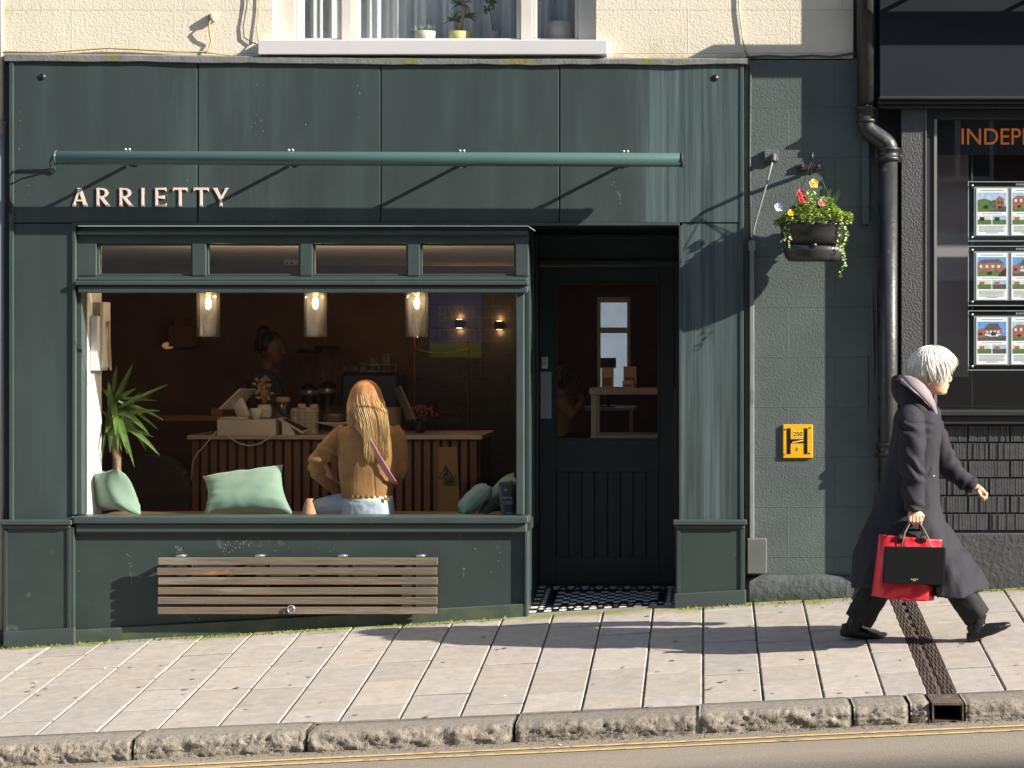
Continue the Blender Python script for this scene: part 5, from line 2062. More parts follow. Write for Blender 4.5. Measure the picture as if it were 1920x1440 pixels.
# glass partition in front of the brick wall
m = M()
gpy = 3.6
m.box(XX(774, gpy), XX(880, gpy), gpy, gpy + .01, iz0 + .002, ZZ(652, gpy))
gp_ = thing('glass_partition', 'clear glass partition with a curved brass top rail before the dark brick', 'partition', (XX(826, gpy), gpy, iz0))
obj('pane', m, glass_mat('partition glass', (.93, .93, .93)), gp_)
m = M()
m.tube([P(lerp(774, 880, i / 14), 652 + 10 * (1 - (i / 7 - 1) ** 2), gpy - .02) for i in range(15)], .006, 8)
obj('top_rail', m, brass, gp_)
m = M()
m.pbox(863, 704, 876, 715, gpy - .03, gpy - .002)
m.pbox(876, 640, 880, 1000, gpy - .02, gpy + .03)
obj('latch', m, darkm, gp_)

# --- window seat things
SZ = -1.121
seafoam = pm('seafoam cotton', (.205, .305, .23), rough=.85, var=.05, vs=5, bump=.35, bs=180, sheen=.3)


def pillow(name, corners, thick, label, group, seed, n=34, crease=.013, pinch=.12):
    """stuffed cushion between four corner points with pinched corners, a seam and soft creases"""
    a, b, c, d = corners                       # top-left, top-right, bottom-right, bottom-left
    nrm = (b - a).cross(d - a).normalized()
    m = M()
    for side in (1, -1):
        vs, fs = [], []
        for i in range(n + 1):
            for j in range(n + 1):
                u, v = i / n * 2 - 1, j / n * 2 - 1
                pu = u * (1 - .055 * (1 - u * u) * 0 - pinch * (1 - v * v) * abs(u) ** 3)
                pv = v * (1 - pinch * (1 - u * u) * abs(v) ** 3)
                su, sv = (pu + 1) / 2, (pv + 1) / 2
                p = a.lerp(b, su).lerp(d.lerp(c, su), sv)
                h = ((1 - u ** 4) * (1 - v ** 4)) ** .5 * (1 - .25 * (u * u + v * v) / 2)
                fold = noise.noise(Vector((u * 1.6 + seed, v * 5.5, seed * 2))) * crease * (abs(u) ** 2.5) + noise.noise(Vector((u * 5 + seed, v * 1.8, 3))) * crease * abs(v) ** 2.5 + noise.noise(Vector((u * 2.2 + v * 1.5 + seed, v * 2.6, 8))) * crease * .6
                p = p + nrm * side * (thick / 2 * h + fold * h ** .4 * (1 if h > 0 else 0))
                vs.append(p)
        for i in range(n):
            for j in range(n):
                q = (i * (n + 1) + j, (i + 1) * (n + 1) + j, (i + 1) * (n + 1) + j + 1, i * (n + 1) + j + 1)
                fs.append(q[::-1] if side > 0 else q)
        m.add(vs, fs, 0, True)
    o = solo(name, m, seafoam, label, 'cushion', group)
    return o


CG = 'seafoam cushions on the window seat'
pillow('cushion', [P(380, 893, .40), P(530, 871, .42), P(551, 964, .22), P(381, 964, .22)], .17, 'large rectangular pale green cushion leaning beside the seated woman', CG, 1.0)
pillow('cushion', [P(174, 872, .56), P(219, 876, .15), P(266, 968, .22), P(158, 968, .58)], .22, 'pale green cushion with two pointed corners at the left end of the seat', CG, 4.0, pinch=.30)
pillow('cushion', [P(912, 906, .38), P(922, 912, .17), P(868, 964, .15), P(858, 962, .42)], .12, 'crumpled green cushion leaning over at the right end of the seat', CG, 7.0)
pillow('cushion', [P(964, 885, .50), P(975, 900, .3), P(905, 964, .28), P(893, 963, .52)], .11, 'grey green cushion at the very right behind the dark bag', CG, 9.0)
# dark pouch standing at the right end of the sill
t = thing('coffee_pouch', 'dark grey standing pouch with small pale print at the right of the window', 'pouch', P(951, 966, .17))
m = M()
n = 10
rings = []
for i in range(n + 1):
    tt = i / n
    y = lerp(965, 903, tt)
    xl_, xr2 = lerp(939, 934, tt), lerp(967, 962, tt ** 1.5)
    dp_ = lerp(.038, .004, tt ** 1.6)
    c = P((xl_ + xr2) / 2, y, .17)
    hw = MM((xr2 - xl_) / 2, .17)
    rings.append([c + Vector((hw * math.copysign(abs(math.cos(a)) ** .6, math.cos(a)), dp_ * math.copysign(abs(math.sin(a)) ** .8, math.sin(a)), (.004 * math.cos(a) if i == n else 0))) for a in [k * 2 * math.pi / 20 for k in range(20)]])
m.loft(rings)
obj('bag', m, pm('dark grey foil', (.055, .062, .064), rough=.35, var=.15, vs=14), t)
m = M()
put_text(m, 'tea & nap', XX(943, .13), XX(960, .13), ZZ(936, .13), ZZ(930.5, .13), .128, .004)
m.box(XX(943, .13), XX(961, .13), .129, .133, ZZ(946, .13), ZZ(939, .13), 1)
m.ell(P(948.5, 918.5, .148), (.006, .003, .006), 10, 6)
m.box(XX(950, .13), XX(960, .13), .127, .131, ZZ(962, .13), ZZ(961, .13))
obj('label_print', m, [pm('pale print', (.55, .54, .5), rough=.6), pm('dusky print band', (.17, .13, .12), rough=.6)], t)
# folded kraft bag left of the woman
m = M()
rings = []
for i in range(9):
    tt = i / 8
    y = lerp(966, 935, tt)
    xl_, xr2 = lerp(566, 574, tt ** 1.4), lerp(594, 584 + 4 * (tt > .9), tt)
    c = P((xl_ + xr2) / 2, y, .22)
    hw = MM((xr2 - xl_) / 2, .22)
    dd = lerp(.05, .014, tt)
    rings.append([c + Vector((hw * math.cos(a), dd * math.sin(a), noise.noise(Vector((a, tt * 5, 2))) * .006)) for a in [k * 2 * math.pi / 16 for k in range(16)]])
m.loft(rings)
solo('paper_bag', m, pm('kraft paper', (.40, .23, .12), rough=.8, var=.12, vs=20, bump=.8, bs=40), 'small crumpled kraft paper bag standing by the woman on the seat', 'paper bag')
# framed fuse box cover on the white return wall
m = M()
xx = xw
t = thing('wall_cabinet', 'slim white cabinet fixed to the bright white wall above the yucca', 'cabinet', (xx + .03, .3, ZZ(695, .3)))
m.box(xx + .002, xx + .045, .20, .44, ZZ(695, .2), ZZ(592, .2))
obj('case', m, white_in, t, .004)
m = M()
m.box(xx + .0455, xx + .065, .27, .43, ZZ(690, .25), ZZ(566, .25))
obj('door', m, pm('warm white panel', (.66, .62, .55), rough=.5), t, .004)
m = M()
m.tube([(xx + .085, .33, ZZ(602, .3)), (xx + .08, .345, ZZ(640, .3)), (xx + .075, .40, ZZ(694, .3))], (.010, .008), 8)
m.box(xx + .066, xx + .082, .32, .36, ZZ(612, .3), ZZ(603, .3))
obj('strap', m, pm('pale wood strap', (.55, .40, .26), rough=.6), t)
# yucca in a red pot
c = Vector((XX(214, .62), .66, iz0))
t = thing('yucca_plant', 'yucca with long arching green leaves in a red pot by the white wall', 'plant', c)
m = M()
m.lathe([(.10, .0), (.13, .02), (.16, .38), (.17, .40), (.15, .40), (.14, .36)], c + Vector((.04, .12, .002)), 28)
m.lathe([(.05, .3), (.145, .36)], c + Vector((.04, .12, 0)), 20)
obj('pot', m, pm('red glazed pot', (.50, .035, .025), rough=.3), t)
trunk_top = P(214, 838, .60)
m = M()
m.tube([c + Vector((.04, .12, .30)), P(219, 880, .66), P(220, 858, .62), trunk_top], [.034, .032, .030, .024], 12)
obj('trunk', m, pm('yucca bark', (.34, .22, .14), rough=.9, var=.3, vs=20, bump=1.5, bs=40), t)
crown = P(211, 770, .55)
m = M()
m.tube([trunk_top, P(212, 800, .57), crown], [.022, .018, .012], 10)
obj('stem', m, pm('yucca stem', (.22, .24, .08), rough=.8), t)
yl_m = pm('yucca leaf', (.090, .165, .035), rough=.42, var=.35, vs=9, spec=.5)


def blade(m, pts, w):
    """long strap leaf with a centre fold, tapering to a point"""
    n = len(pts)
    vs, fs = [], []
    for i, p in enumerate(pts):
        t_ = i / (n - 1)
        d = (pts[min(i + 1, n - 1)] - pts[max(i - 1, 0)]).normalized()
        s_ = d.cross(Vector((0, -.75, .65)))
        if s_.length < .1:
            s_ = d.cross(Vector((1, 0, 0)))
        s_.normalize()
        nn = s_.cross(d)
        ww = w * (.45 + .55 * min(1, t_ * 3.2)) * (1 - t_ ** 3.0) + .0006
        vs += [p - s_ * ww, p - nn * ww * .35, p + s_ * ww]
    for i in range(n - 1):
        for k in (0, 1):
            fs.append((i * 3 + k, i * 3 + k + 1, (i + 1) * 3 + k + 1, (i + 1) * 3 + k))
    m.add(vs, fs, 0, True)


tips = [(250, 681, .62, 0), (219, 684, .75, 0), (316, 720, .85, -6), (268, 734, .35, -4), (256, 728, .6, -6), (300, 770, .7, 10), (309, 789, .8, 12), (252, 787, .25, -10), (280, 815, .42, 16), (289, 820, .62, 12), (297, 806, .75, 10), (299, 854, .45, 22), (252, 876, .30, 26), (239, 852, .38, 14), (228, 847, .55, 16), (206, 850, .40, 26), (191, 862, .50, 20), (241, 835, .25, 16), (188, 769, .45, -4), (190, 728, .5, -6), (205, 716, .42, -3), (203, 712, .65, 0), (284, 743, .8, -8), (262, 804, .75, 10), (222, 846, .3, 24), (296, 752, .9, -6), (199, 812, .36, 8), (274, 845, .65, 18)]
rr = random.Random(9)
for k, (tx_, ty_, tyy, sag) in enumerate(tips):
    y0_ = lerp(745, 815, rr.random()) if ty_ > 760 else lerp(745, 790, rr.random())
    s0 = P(211 + rr.uniform(-4, 4), y0_, .56 + rr.uniform(-.02, .02))
    e = P(tx_, ty_, tyy)
    mid = s0.lerp(e, .5) + Vector((0, 0, MM(abs(sag) * (1.0 if ty_ > 760 else .4), .5)))
    pts = []
    for i in range(9):
        u = i / 8
        pts.append(s0 * (1 - u) ** 2 + mid * 2 * u * (1 - u) + e * u * u)
    m = M()
    blade(m, pts, rr.uniform(.0155, .022))
    obj('leaf', m, yl_m, t)
# white display table and things seen through the door
t = thing('display_table', 'plain white wood display table seen through the door glass', 'table', (XX(1172, 2.0), 2.3, iz0))
tw = pm('pale wood table', (.34, .29, .25), rough=.5)
TYd = 2.0
m = M()
m.box(XX(1105, TYd), -.02, TYd, TYd + .5, ZZ(740, TYd), ZZ(728, TYd))
obj('tabletop', m, tw, t, .004)
for a, b in ((1108, 1119), (1262, 1273)):
    for yy in (TYd + .01, TYd + .43):
        m = M()
        m.box(XX(a, TYd), XX(b, TYd), yy, yy + .06, iz0 + .002, ZZ(740.5, TYd))
        obj('leg', m, tw, t, .003)
m = M()
m.box(XX(1107, TYd), -.022, TYd + .015, TYd + .48, ZZ(824, TYd), ZZ(816, TYd))
obj('lower_shelf', m, tw, t, .003)
TT = ZZ(728, TYd) + .001
cardm = pm('kraft card', (.42, .28, .17), rough=.8)
for px, w_, h_, lab in ((1139, 22, 38, 'upright kraft card packet on the white table, left'), (1181, 24, 40, 'upright kraft card packet on the white table, right'), (1177, 20, 14, 'short pale box in front of the right kraft packet')):
    m = M()
    yy = TYd + (.2 if h_ > 20 else .06)
    m.box(XX(px - w_ / 2, yy), XX(px + w_ / 2, yy), yy, yy + .05, TT, TT + MM(h_, TYd))
    m.box(XX(px - w_ / 2 + 3, yy), XX(px + w_ / 2 - 3, yy), yy - .002, yy - .0003, TT + .01, TT + MM(h_ * .5, TYd), 1)
    solo('card_packet', m, [cardm if h_ > 20 else pm('pale card', (.5, .36, .28), rough=.7), pm('brown print', (.16, .10, .07), rough=.8)], lab, 'packet', 'packets on the display table', .003)
t = thing('desk_monitor', 'dark monitor back standing before the small rear window', 'monitor', P(1141, 740, 4.6))
m = M()
m.pbox(1125, 671, 1155, 690, 4.6, 4.63)
obj('screen', m, darkm, t, .004)
m = M()
m.tube([P(1141, 690, 4.62), P(1141, 760, 4.62)], .02, 10)
m.box(XX(1128, 4.6), XX(1154, 4.6), 4.5, 4.75, ZZ(764, 4.6), ZZ(760, 4.6))
obj('stand', m, darkm, t)
m = M()
m.box(XX(1060, 4.3), XX(1190, 4.3), 4.3, 4.95, ZZ(770, 4.3), ZZ(765, 4.3))
m.box(XX(1064, 4.3), XX(1070, 4.3), 4.35, 4.4, iz0 + .002, ZZ(770.5, 4.3))
m.box(XX(1180, 4.3), XX(1186, 4.3), 4.35, 4.4, iz0 + .002, ZZ(770.5, 4.3))
solo('rear_desk', m, pm('grey desk', (.22, .21, .2), rough=.5), 'grey desk at the back of the cafe below the rear window', 'desk')

# --- first floor room: net curtain and plants on the inner sill
m = M()
n = 420
rings = []
zc0, zc1 = ZZ(80), ZZ(-330)
for i in range(n + 1):
    X = lerp(XX(535), XX(1095), i / n)
    yy = .42 + .018 * math.sin(X * 46 + 2 * math.sin(X * 5)) + .012 * math.sin(X * 103 + 1) + .01 * noise.noise(Vector((X * 9, 0, 0)))
    rings.append([Vector((X, yy, zc0)), Vector((X, yy + .004, zc1))])
vs = [v for r in rings for v in r]
m.add(vs, [(i * 2, i * 2 + 2, i * 2 + 3, i * 2 + 1) for i in range(n)], 0, True)
solo('net_curtain', m, pm('grey white net', (.52, .55, .56), rough=.9, var=.12, vs=6, stretch=(14, 1, .5)), 'pale grey pleated net curtain behind the first floor window', 'curtain')
m = M()
m.box(XX(512), XX(1112), .262, .40, ZZ(72), ZZ(66.5))
obj('inner_sill', m, white_in, cafe)


def pot(px, w_, h_, mat, label, Y=.31):
    c = Vector((XX(px, Y), Y, ZZ(66.5) + .001))
    t = thing('potted_plant', label, 'potted plant', c, 'potted plants on the first floor sill')
    r_ = MM(w_ / 2, Y)
    m = M()
    m.lathe([(r_ * .86, 0), (r_ * .9, .004), (r_, MM(h_)), (r_ * .93, MM(h_)), (r_ * .9, MM(h_) - .012), (.005, MM(h_) - .013)], c, 28)
    obj('pot', m, mat, t)
    return t, c + Vector((0, 0, MM(h_) - .012))


succ = pm('dusty succulent', (.16, .24, .13), rough=.6, var=.3, vs=30)
t, c = pot(797, 40, 21, pm('patterned pale pot', (.52, .47, .40), rough=.5, var=.25, vs=30, stretch=(1.5, 1.5, .3)), 'small spiky succulent in a pale patterned pot on the upstairs sill')
m = M()
for i in range(60):
    a, e = rr.uniform(0, 6.28), rr.uniform(.25, 1.3)
    d = Vector((math.cos(a) * math.cos(e), math.sin(a) * math.cos(e) * .6, math.sin(e)))
    b = c + Vector((rr.uniform(-.05, .05), rr.uniform(-.02, .02), 0))
    m.tube([b, b + d * .03, b + d * .062], [(.005, .002), (.0045, .002), (.0008, .0005)], 5)
obj('leaves', m, succ, t)
t, c = pot(861, 42, 20, pm('yellow glazed pot', (.58, .52, .20), rough=.35), 'little dracaena with a bent trunk in a yellow pot on the upstairs sill')
m = M()
tr = [c, P(868, 30, .31), P(872, 16, .31), P(866, -5, .31)]
m.tube(tr, [.014, .014, .013, .012], 10)
obj('trunk', m, MATS['yucca bark'], t)
m = M()
for (bx_, by_), n_ in (((849, 38), 16), ((874, 32), 14), ((866, -5), 30), ((862, 8), 16)):
    b = P(bx_, by_, .31)
    for i in range(n_):
        a = rr.uniform(-.6, 3.7)
        d = Vector((math.cos(a), rr.uniform(-.6, .3), math.sin(a) * .8)).normalized()
        e = b + d * rr.uniform(.055, .09) + Vector((0, 0, -.012))
        m.tube([b, b.lerp(e, .5) + Vector((0, 0, .006)), e], [(.005, .0012), (.005, .0012), (.0006, .0004)], 5)
obj('leaves', m, pm('dracaena leaf', (.055, .10, .045), rough=.5, var=.3, vs=20), t)
t, c = pot(926, 27, 21, pm('dim clay pot', (.30, .26, .25), rough=.6), 'thin stemmed plant in a grey clay pot on the upstairs sill')
m = M()
st = [c, P(920, 28, .31), P(918, 15, .31), P(921, -8, .31)]
m.tube(st, .003, 6)
for i in range(34):
    b = P(919 + rr.uniform(-7, 9), rr.uniform(-12, 26), .31)
    leaf(m, b, Vector((rr.uniform(-1, 1), -.3, rr.uniform(-.6, .6))), Vector((0, -1, .3)), .03, .018)
obj('leaves', m, MATS['dracaena leaf'], t)
m = M()
c = Vector((XX(1048, .33), .33, ZZ(66.5) + .001))
m.lathe([(MM(20), 0), (MM(21), .005), (MM(23), MM(39)), (MM(21), MM(39)), (MM(19), .02)], c, 28)
solo('white_planter', m, pm('cream planter', (.62, .58, .48), rough=.5), 'plain cream planter behind the right pane of the upstairs window', 'planter')
# ---------------------------------------------------------------- people
skin_m = pm('skin', (.62, .36, .235), rough=.5, var=.08, vs=18, spec=.4)
lip_m = pm('lips', (.48, .20, .15), rough=.45)
eyew_m = pm('eye shade', (.10, .055, .04), rough=.4)


def ring_at(c, ax, ay, rx_, ry_, n=20, ex=2.3):
    """superellipse ring round c in the plane of ax, ay"""
    out = []
    for k in range(n):
        a = 2 * math.pi * k / n
        ca, sa = math.cos(a), math.sin(a)
        out.append(c + ax * (rx_ * math.copysign(abs(ca) ** (2 / ex), ca)) + ay * (ry_ * math.copysign(abs(sa) ** (2 / ex), sa)))
    return out


EX, EYV, EZ = Vector((1, 0, 0)), Vector((0, 1, 0)), Vector((0, 0, 1))


def slices(rows, yc, n=24, ex=2.3):
    """loft of level slices given as (pixel row, left px, right px, half depth[, centre depth])"""
    rings = []
    for row in rows:
        py, xl_, xr2, hd_ = row[:4]
        y = row[4] if len(row) > 4 else yc
        c = P((xl_ + xr2) / 2, py, y)
        rings.append(ring_at(c, EX, EYV, MM((xr2 - xl_) / 2, y), hd_, n, ex))
    return rings


def limb(m, rows, n=16, mi=0):
    """tapered limb along joints (px, py, depth, radius)"""
    m.tube([P(a, b, y) for a, b, y, r_ in rows], [r_ for *_, r_ in rows], n, mi)


def densify(rows, k=4):
    """smooth in-between joints (Catmull-Rom)"""
    out = []
    for i in range(len(rows) - 1):
        p0, p1, p2, p3 = rows[max(i - 1, 0)], rows[i], rows[i + 1], rows[min(i + 2, len(rows) - 1)]
        for j in range(k):
            t = j / k
            out.append(tuple(.5 * ((2 * b) + (c - a) * t + (2 * a - 5 * b + 4 * c - d) * t * t + (3 * b - a - 3 * c + d) * t ** 3) for a, b, c, d in zip(p0, p1, p2, p3)))
    out.append(tuple(rows[-1]))
    return out


def finger(m, pts, r0, r1, n=8):
    k = len(pts)
    m.tube(pts, [lerp(r0, r1, i / (k - 1)) for i in range(k)], n)
    m.ell(pts[-1], r1 * 1.02, 8, 6)
    for i in range(1, k - 1):
        m.ell(pts[i], lerp(r0, r1, i / (k - 1)) * 1.06, 8, 6)


def folds(amp, fx, fz, seed=0.0, sharp=1.0):
    def fn(co, n):
        v = noise.noise(Vector((co.x * fx + seed, co.y * fx, co.z * fz))) + .5 * noise.noise(Vector((co.x * fx * 2.3, co.y * fx * 2.3 + seed, co.z * fz * 2.3)))
        v = math.copysign(abs(v) ** sharp, v)
        return co + n * v * amp
    return fn


# ===== woman walking past with two bags =====
WY_ = -1.20
walker = thing('person', 'woman with short white hair in a long black hooded coat striding uphill with two bags', 'person', P(1735, 1203, -1.2))
m = M()
# head: level slices, face towards +X and slightly down
head = [(652, 1727, 1762, .035), (660, 1717, 1771, .058), (672, 1711, 1777, .071), (684, 1708, 1779.5, .076), (693, 1707.5, 1779.5, .077), (699, 1708, 1776.5, .076),
        (706, 1710, 1777, .073), (714, 1714, 1777, .069), (721, 1719, 1777, .062), (728, 1727, 1776.5, .055), (735, 1737, 1775, .045), (740, 1747, 1770, .030)]
m.loft(slices(densify([h + (WY_,) for h in head], 2), WY_, 24, 2.15))
limb(m, [(1737, 718, WY_, .056), (1731, 738, WY_, .052), (1722, 765, WY_, .058), (1716, 785, WY_, .075)])        # neck
# nose, brow, lips, chin
m.tube([P(1776, 696, WY_), P(1779.5, 704, WY_), P(1783, 710.5, WY_), P(1781, 714.5, WY_), P(1775, 716.5, WY_)], [.006, .0085, .0095, .0085, .006], 10)
for s_ in (-1, 1):
    m.ell(P(1778.5, 714, WY_ + s_ * .009), (.008, .007, .0065), 10, 8)
    m.ell(P(1773.5, 700.5, WY_ + s_ * .031), (.0125, .0155, .012), 12, 8)      # eyes
    m.tube([P(1778.5, 694, WY_ + s_ * .010), P(1778, 692.5, WY_ + s_ * .03), P(1769, 694.5, WY_ + s_ * .052)], [.006, .0075, .005], 8)
    m.ell(P(1767, 711, WY_ + s_ * .045), (.022, .018, .022), 12, 8)             # cheeks
    m.tube([P(1741, 700, WY_ + s_ * .074), P(1737, 706, WY_ + s_ * .083), P(1740, 714, WY_ + s_ * .079), P(1743, 718, WY_ + s_ * .072)], [.008, .010, .009, .006], 8)
m.tube([P(1771, 722.2, WY_ - .020), P(1777, 721.8, WY_ - .008), P(1778.6, 721.6, WY_), P(1777, 721.8, WY_ + .008), P(1771, 722.2, WY_ + .020)], [.0035, .0062, .0066, .0062, .0035], 8)
m.tube([P(1771, 724.5, WY_ - .017), P(1776.2, 726, WY_ - .008), P(1777.2, 726.2, WY_), P(1776.2, 726, WY_ + .008), P(1771, 724.5, WY_ + .017)], [.0035, .0064, .007, .0064, .0035], 8)
m.ell(P(1769.5, 734.5, WY_), (.020, .022, .015), 12, 8)
# trunk and limbs under the clothes
m.loft(slices([(775, 1690, 1748, .10), (800, 1683, 1758, .15), (860, 1676, 1754, .14), (920, 1672, 1750, .14), (985, 1672, 1758, .16), (1005, 1680, 1752, .13)], WY_, 20))
limb(m, [(1706, 785, -1.36, .055), (1711, 876, -1.44, .045), (1714, 955, -1.455, .027)])
limb(m, [(1736, 790, -1.04, .055), (1782, 880, -.97, .043), (1830, 915.5, -1.0, .026)])
limb(m, [(1728, 990, -1.28, .085), (1765, 1050, -1.29, .062), (1800, 1110, -1.3, .048), (1833, 1165, -1.3, .038)])
limb(m, [(1705, 990, -1.12, .085), (1675, 1050, -1.1, .062), (1640, 1110, -1.1, .048), (1602, 1170, -1.1, .038)])
# near hand closed round the bag handles (back of the hand towards us, thumb forward)
m.loft([ring_at(P(1714, 953, -1.456), EX, EYV, .027, .019, 14), ring_at(P(1714.5, 960, -1.460), EX, EYV, .034, .018, 14), ring_at(P(1715.5, 967, -1.466), EX, EYV, .040, .017, 14), ring_at(P(1715.5, 971, -1.470), EX, EYV, .039, .014, 14)])
for k, (fx_, ln) in enumerate(((1726, 1.0), (1719.3, 1.08), (1712.3, 1.03), (1706, .86))):
    finger(m, [P(fx_, 968, -1.474), P(fx_ + .3, 968 + 9.5 * ln, -1.482), P(fx_ + .3, 968 + 13.5 * ln, -1.466), P(fx_, 968 + 10.5 * ln, -1.444), P(fx_ - .3, 968 + 5 * ln, -1.440)], .0098, .0080)
finger(m, [P(1725, 961, -1.452), P(1730.5, 967.5, -1.440), P(1728.5, 974.5, -1.432), P(1722, 978, -1.436)], .0115, .0085)
# far hand swinging forward, relaxed and curled
m.loft([ring_at(P(1827, 913.5, -1.0), Vector((.45, 0, .9)), EYV, .022, .020, 14), ring_at(P(1833, 917, -1.0), Vector((.5, 0, .87)), EYV, .026, .030, 14), ring_at(P(1840.5, 920.5, -1.0), Vector((.6, 0, .8)), EYV, .020, .037, 14), ring_at(P(1844.5, 923, -1.0), Vector((.7, 0, .7)), EYV, .013, .036, 14)])
for k, (dy, ln) in enumerate(((-.029, .92), (-.010, 1.08), (.009, 1.04), (.027, .84))):
    y = -1.0 + dy
    finger(m, [P(1843, 921, y), P(1843 + 6.5 * ln, 921 + 4.5 * ln, y), P(1843 + 6 * ln, 921 + 11 * ln, y), P(1843 + 1.5 * ln, 921 + 15 * ln, y)], .0098, .0078)
finger(m, [P(1833, 921, -1.028), P(1838, 928, -1.040), P(1843.5, 932.5, -1.034)], .0112, .0085)
body = obj('body', m, [skin_m, lip_m, eyew_m], walker)
fuse(body, .0042, 3, factor=.4)
for p_ in body.data.polygons:
    c = p_.center + walker.location
    for s_ in (-1, 1):
        e = c - P(1775, 700.8, WY_ + s_ * .031)
        if abs(e.z) < .0052 and abs(e.y) < .015 and c.x > XX(1771, WY_):
            p_.material_index = 2
    e = c - P(1777, 723.8, WY_)
    if abs(e.z) < .0085 and abs(e.y) < .019 and e.x > -.012:
        p_.material_index = 1

coat_m = pm('black wool coat', (.027, .025, .031), rough=.8, var=.12, vs=10, bump=.35, bs=220, spec=.2)
m = M()
rows = [(757, 1694, 1750, .095), (767, 1684, 1762, .165), (783, 1677, 1764, .200), (810, 1673.5, 1764, .205), (850, 1666, 1761, .195), (890, 1657, 1760, .19), (930, 1645, 1762, .195),
        (965, 1633, 1768, .21), (1000, 1615, 1789, .235), (1040, 1603, 1817, .26), (1075, 1596, 1841, .275), (1098, 1592, 1852, .285)]
rings = slices(densify([h + (WY_,) for h in rows], 4), WY_, 72, 2.25)
nr = len(rings)
for i, rg in enumerate(rings):
    t_ = i / (nr - 1)
    g = smoothstep(.48, 1.0, t_)
    for k in range(len(rg)):
        a = 2 * math.pi * k / 72
        c = sum(rg, Vector()) / len(rg)
        d = rg[k] - c
        rip = 1 + g * (.050 * math.sin(a * 7 + 1.2 + t_) + .03 * math.sin(a * 13 + t_ * 3))
        rg[k] = c + Vector((d.x * (1 + (rip - 1) * .35), d.y * rip, d.z))
        rg[k].z += -g * .055 * max(0, math.cos(a + .9)) * (1 - abs(math.cos(a)) * .8) + g * .012 * math.sin(a * 7)
m.loft(rings)
limb(m, densify([(1712, 772, -1.30, .062), (1706, 786, -1.385, .076), (1710, 825, -1.43, .075), (1710, 872, -1.448, .070), (1713, 915, -1.455, .064), (1714.5, 957, -1.458, .057)], 4), 20)
limb(m, densify([(1738, 782, -1.09, .070), (1756, 828, -1.0, .074), (1780, 876, -.97, .066), (1806, 899, -.985, .056), (1829, 914.5, -1.0, .047)], 4), 20)
coat = obj('coat', m, coat_m, walker)


def coatfold(co, n):
    w_ = co + walker.location
    sleeve = smoothstep(-1.37, -1.41, w_.y) if w_.z < ZZ(790, -1.4) and w_.z > ZZ(962, -1.4) else 0
    far = smoothstep(-1.07, -1.03, w_.y)
    v = 0
    if sleeve or far:
        ph = (w_.z * 62 + w_.x * (30 if sleeve else -45)) + 7 * noise.noise(w_ * 8)
        v += (sleeve + far * .8) * (.0075 * math.sin(ph) * (.35 + .65 * smoothstep(-.1, .5, noise.noise(Vector((w_.x * 7, 1, w_.z * 6))) + .25)))
    low = smoothstep(ZZ(930, -1.2), ZZ(1080, -1.2), w_.z)
    v += (.006 + .014 * low) * noise.noise(Vector((w_.x * 10 - low * w_.z * 3, w_.y * 10, w_.z * (3.2 - 1.6 * low)))) + .0035 * noise.noise(Vector((w_.x * 24, w_.y * 24, w_.z * 10)))
    return co + n * v


fuse(coat, .0075, 3, coatfold, factor=.4)
# lapel seam, pocket opening and cuff details
black_cl = pm('black lining', (.010, .010, .011), rough=.8)
m = M()
yy = WY_ - .205
pk = [(1743, 866), (1750, 882), (1742, 893), (1730, 901), (1731, 896), (1738, 884)]
pts3 = []
for a, b in pk:
    pts3.append(P(a, b, WY_ - .150 - .02 * smoothstep(1752, 1728, a)))
m.tube([P(1743.5, 867, -1.352), P(1747, 878, -1.354), P(1740, 889, -1.364), P(1732, 897, -1.37)], [(.004, .006), (.012, .016), (.012, .016), (.004, .006)], 10)
obj('pocket', m, black_cl, walker)
m = M()
m.ell(P(1750, 892, -1.34), (.007, .006, .007), 10, 6)
obj('button', m, pm('pearl button', (.6, .58, .55), rough=.3), walker)
# hood lying on the shoulders: thick folded collar roll with a lilac lining inside
m = M()
hood = []
hn = 36
for i in range(hn):
    a = 2 * math.pi * i / hn                                  # a = pi at the back
    bk = .5 - .5 * math.cos(a)
    cx = lerp(1752, 1693, bk)
    cy = lerp(777, 734, bk ** 1.15)
    yy = WY_ + lerp(.13, .165, bk) * math.sin(a)
    c = P(cx, cy + 5 * abs(math.sin(a)), yy)
    rad = Vector((math.cos(a) * 1.0, math.sin(a), 0)).normalized()
    rr_ = lerp(.030, .062, bk ** 1.2)
    hz = lerp(.040, .098, bk ** 1.3)
    tilt = Vector((-.28 * bk, 0, 1)).normalized()
    hood.append(ring_at(c, rad, tilt, rr_, hz, 20, 2.3))
hood.append([v.copy() for v in hood[0]])
m.loft(hood, 0, False)
ho = obj('hood', m, coat_m, walker)
fuse(ho, .007, 4, folds(.007, 11, 9, 2.0))
lil = pm('lilac grey lining', (.21, .16, .175), rough=.7, var=.1, vs=12, sheen=.2)
m = M()
lin = []
for i in range(21):
    a = lerp(-2.55, 2.55, i / 20) + math.pi                      # inner face round the back and sides of the neck
    bk = .5 - .5 * math.cos(a)
    cx = lerp(1752, 1695, bk)
    cy = lerp(777, 734, bk ** 1.15)
    rad = Vector((math.cos(a), math.sin(a), 0))
    tilt = Vector((-.28 * bk, 0, 1)).normalized()
    c = P(cx, cy, WY_ + .135 * math.sin(a))
    hz = lerp(.040, .098, bk ** 1.3)
    rr_ = lerp(.030, .062, bk ** 1.2)
    e = .045 * (1 if 0 else 0)
    lin.append([c + tilt * hz * .75 + rad * rr_ * .62, c + tilt * hz * 1.06 + rad * rr_ * .15, c + tilt * hz * .98 - rad * rr_ * .45, c + tilt * hz * .55 - rad * rr_ * .98, c + tilt * hz * .3 - rad * rr_ * .6, c + tilt * hz * .3 + rad * rr_ * .2])
m.loft(lin, 0, True)
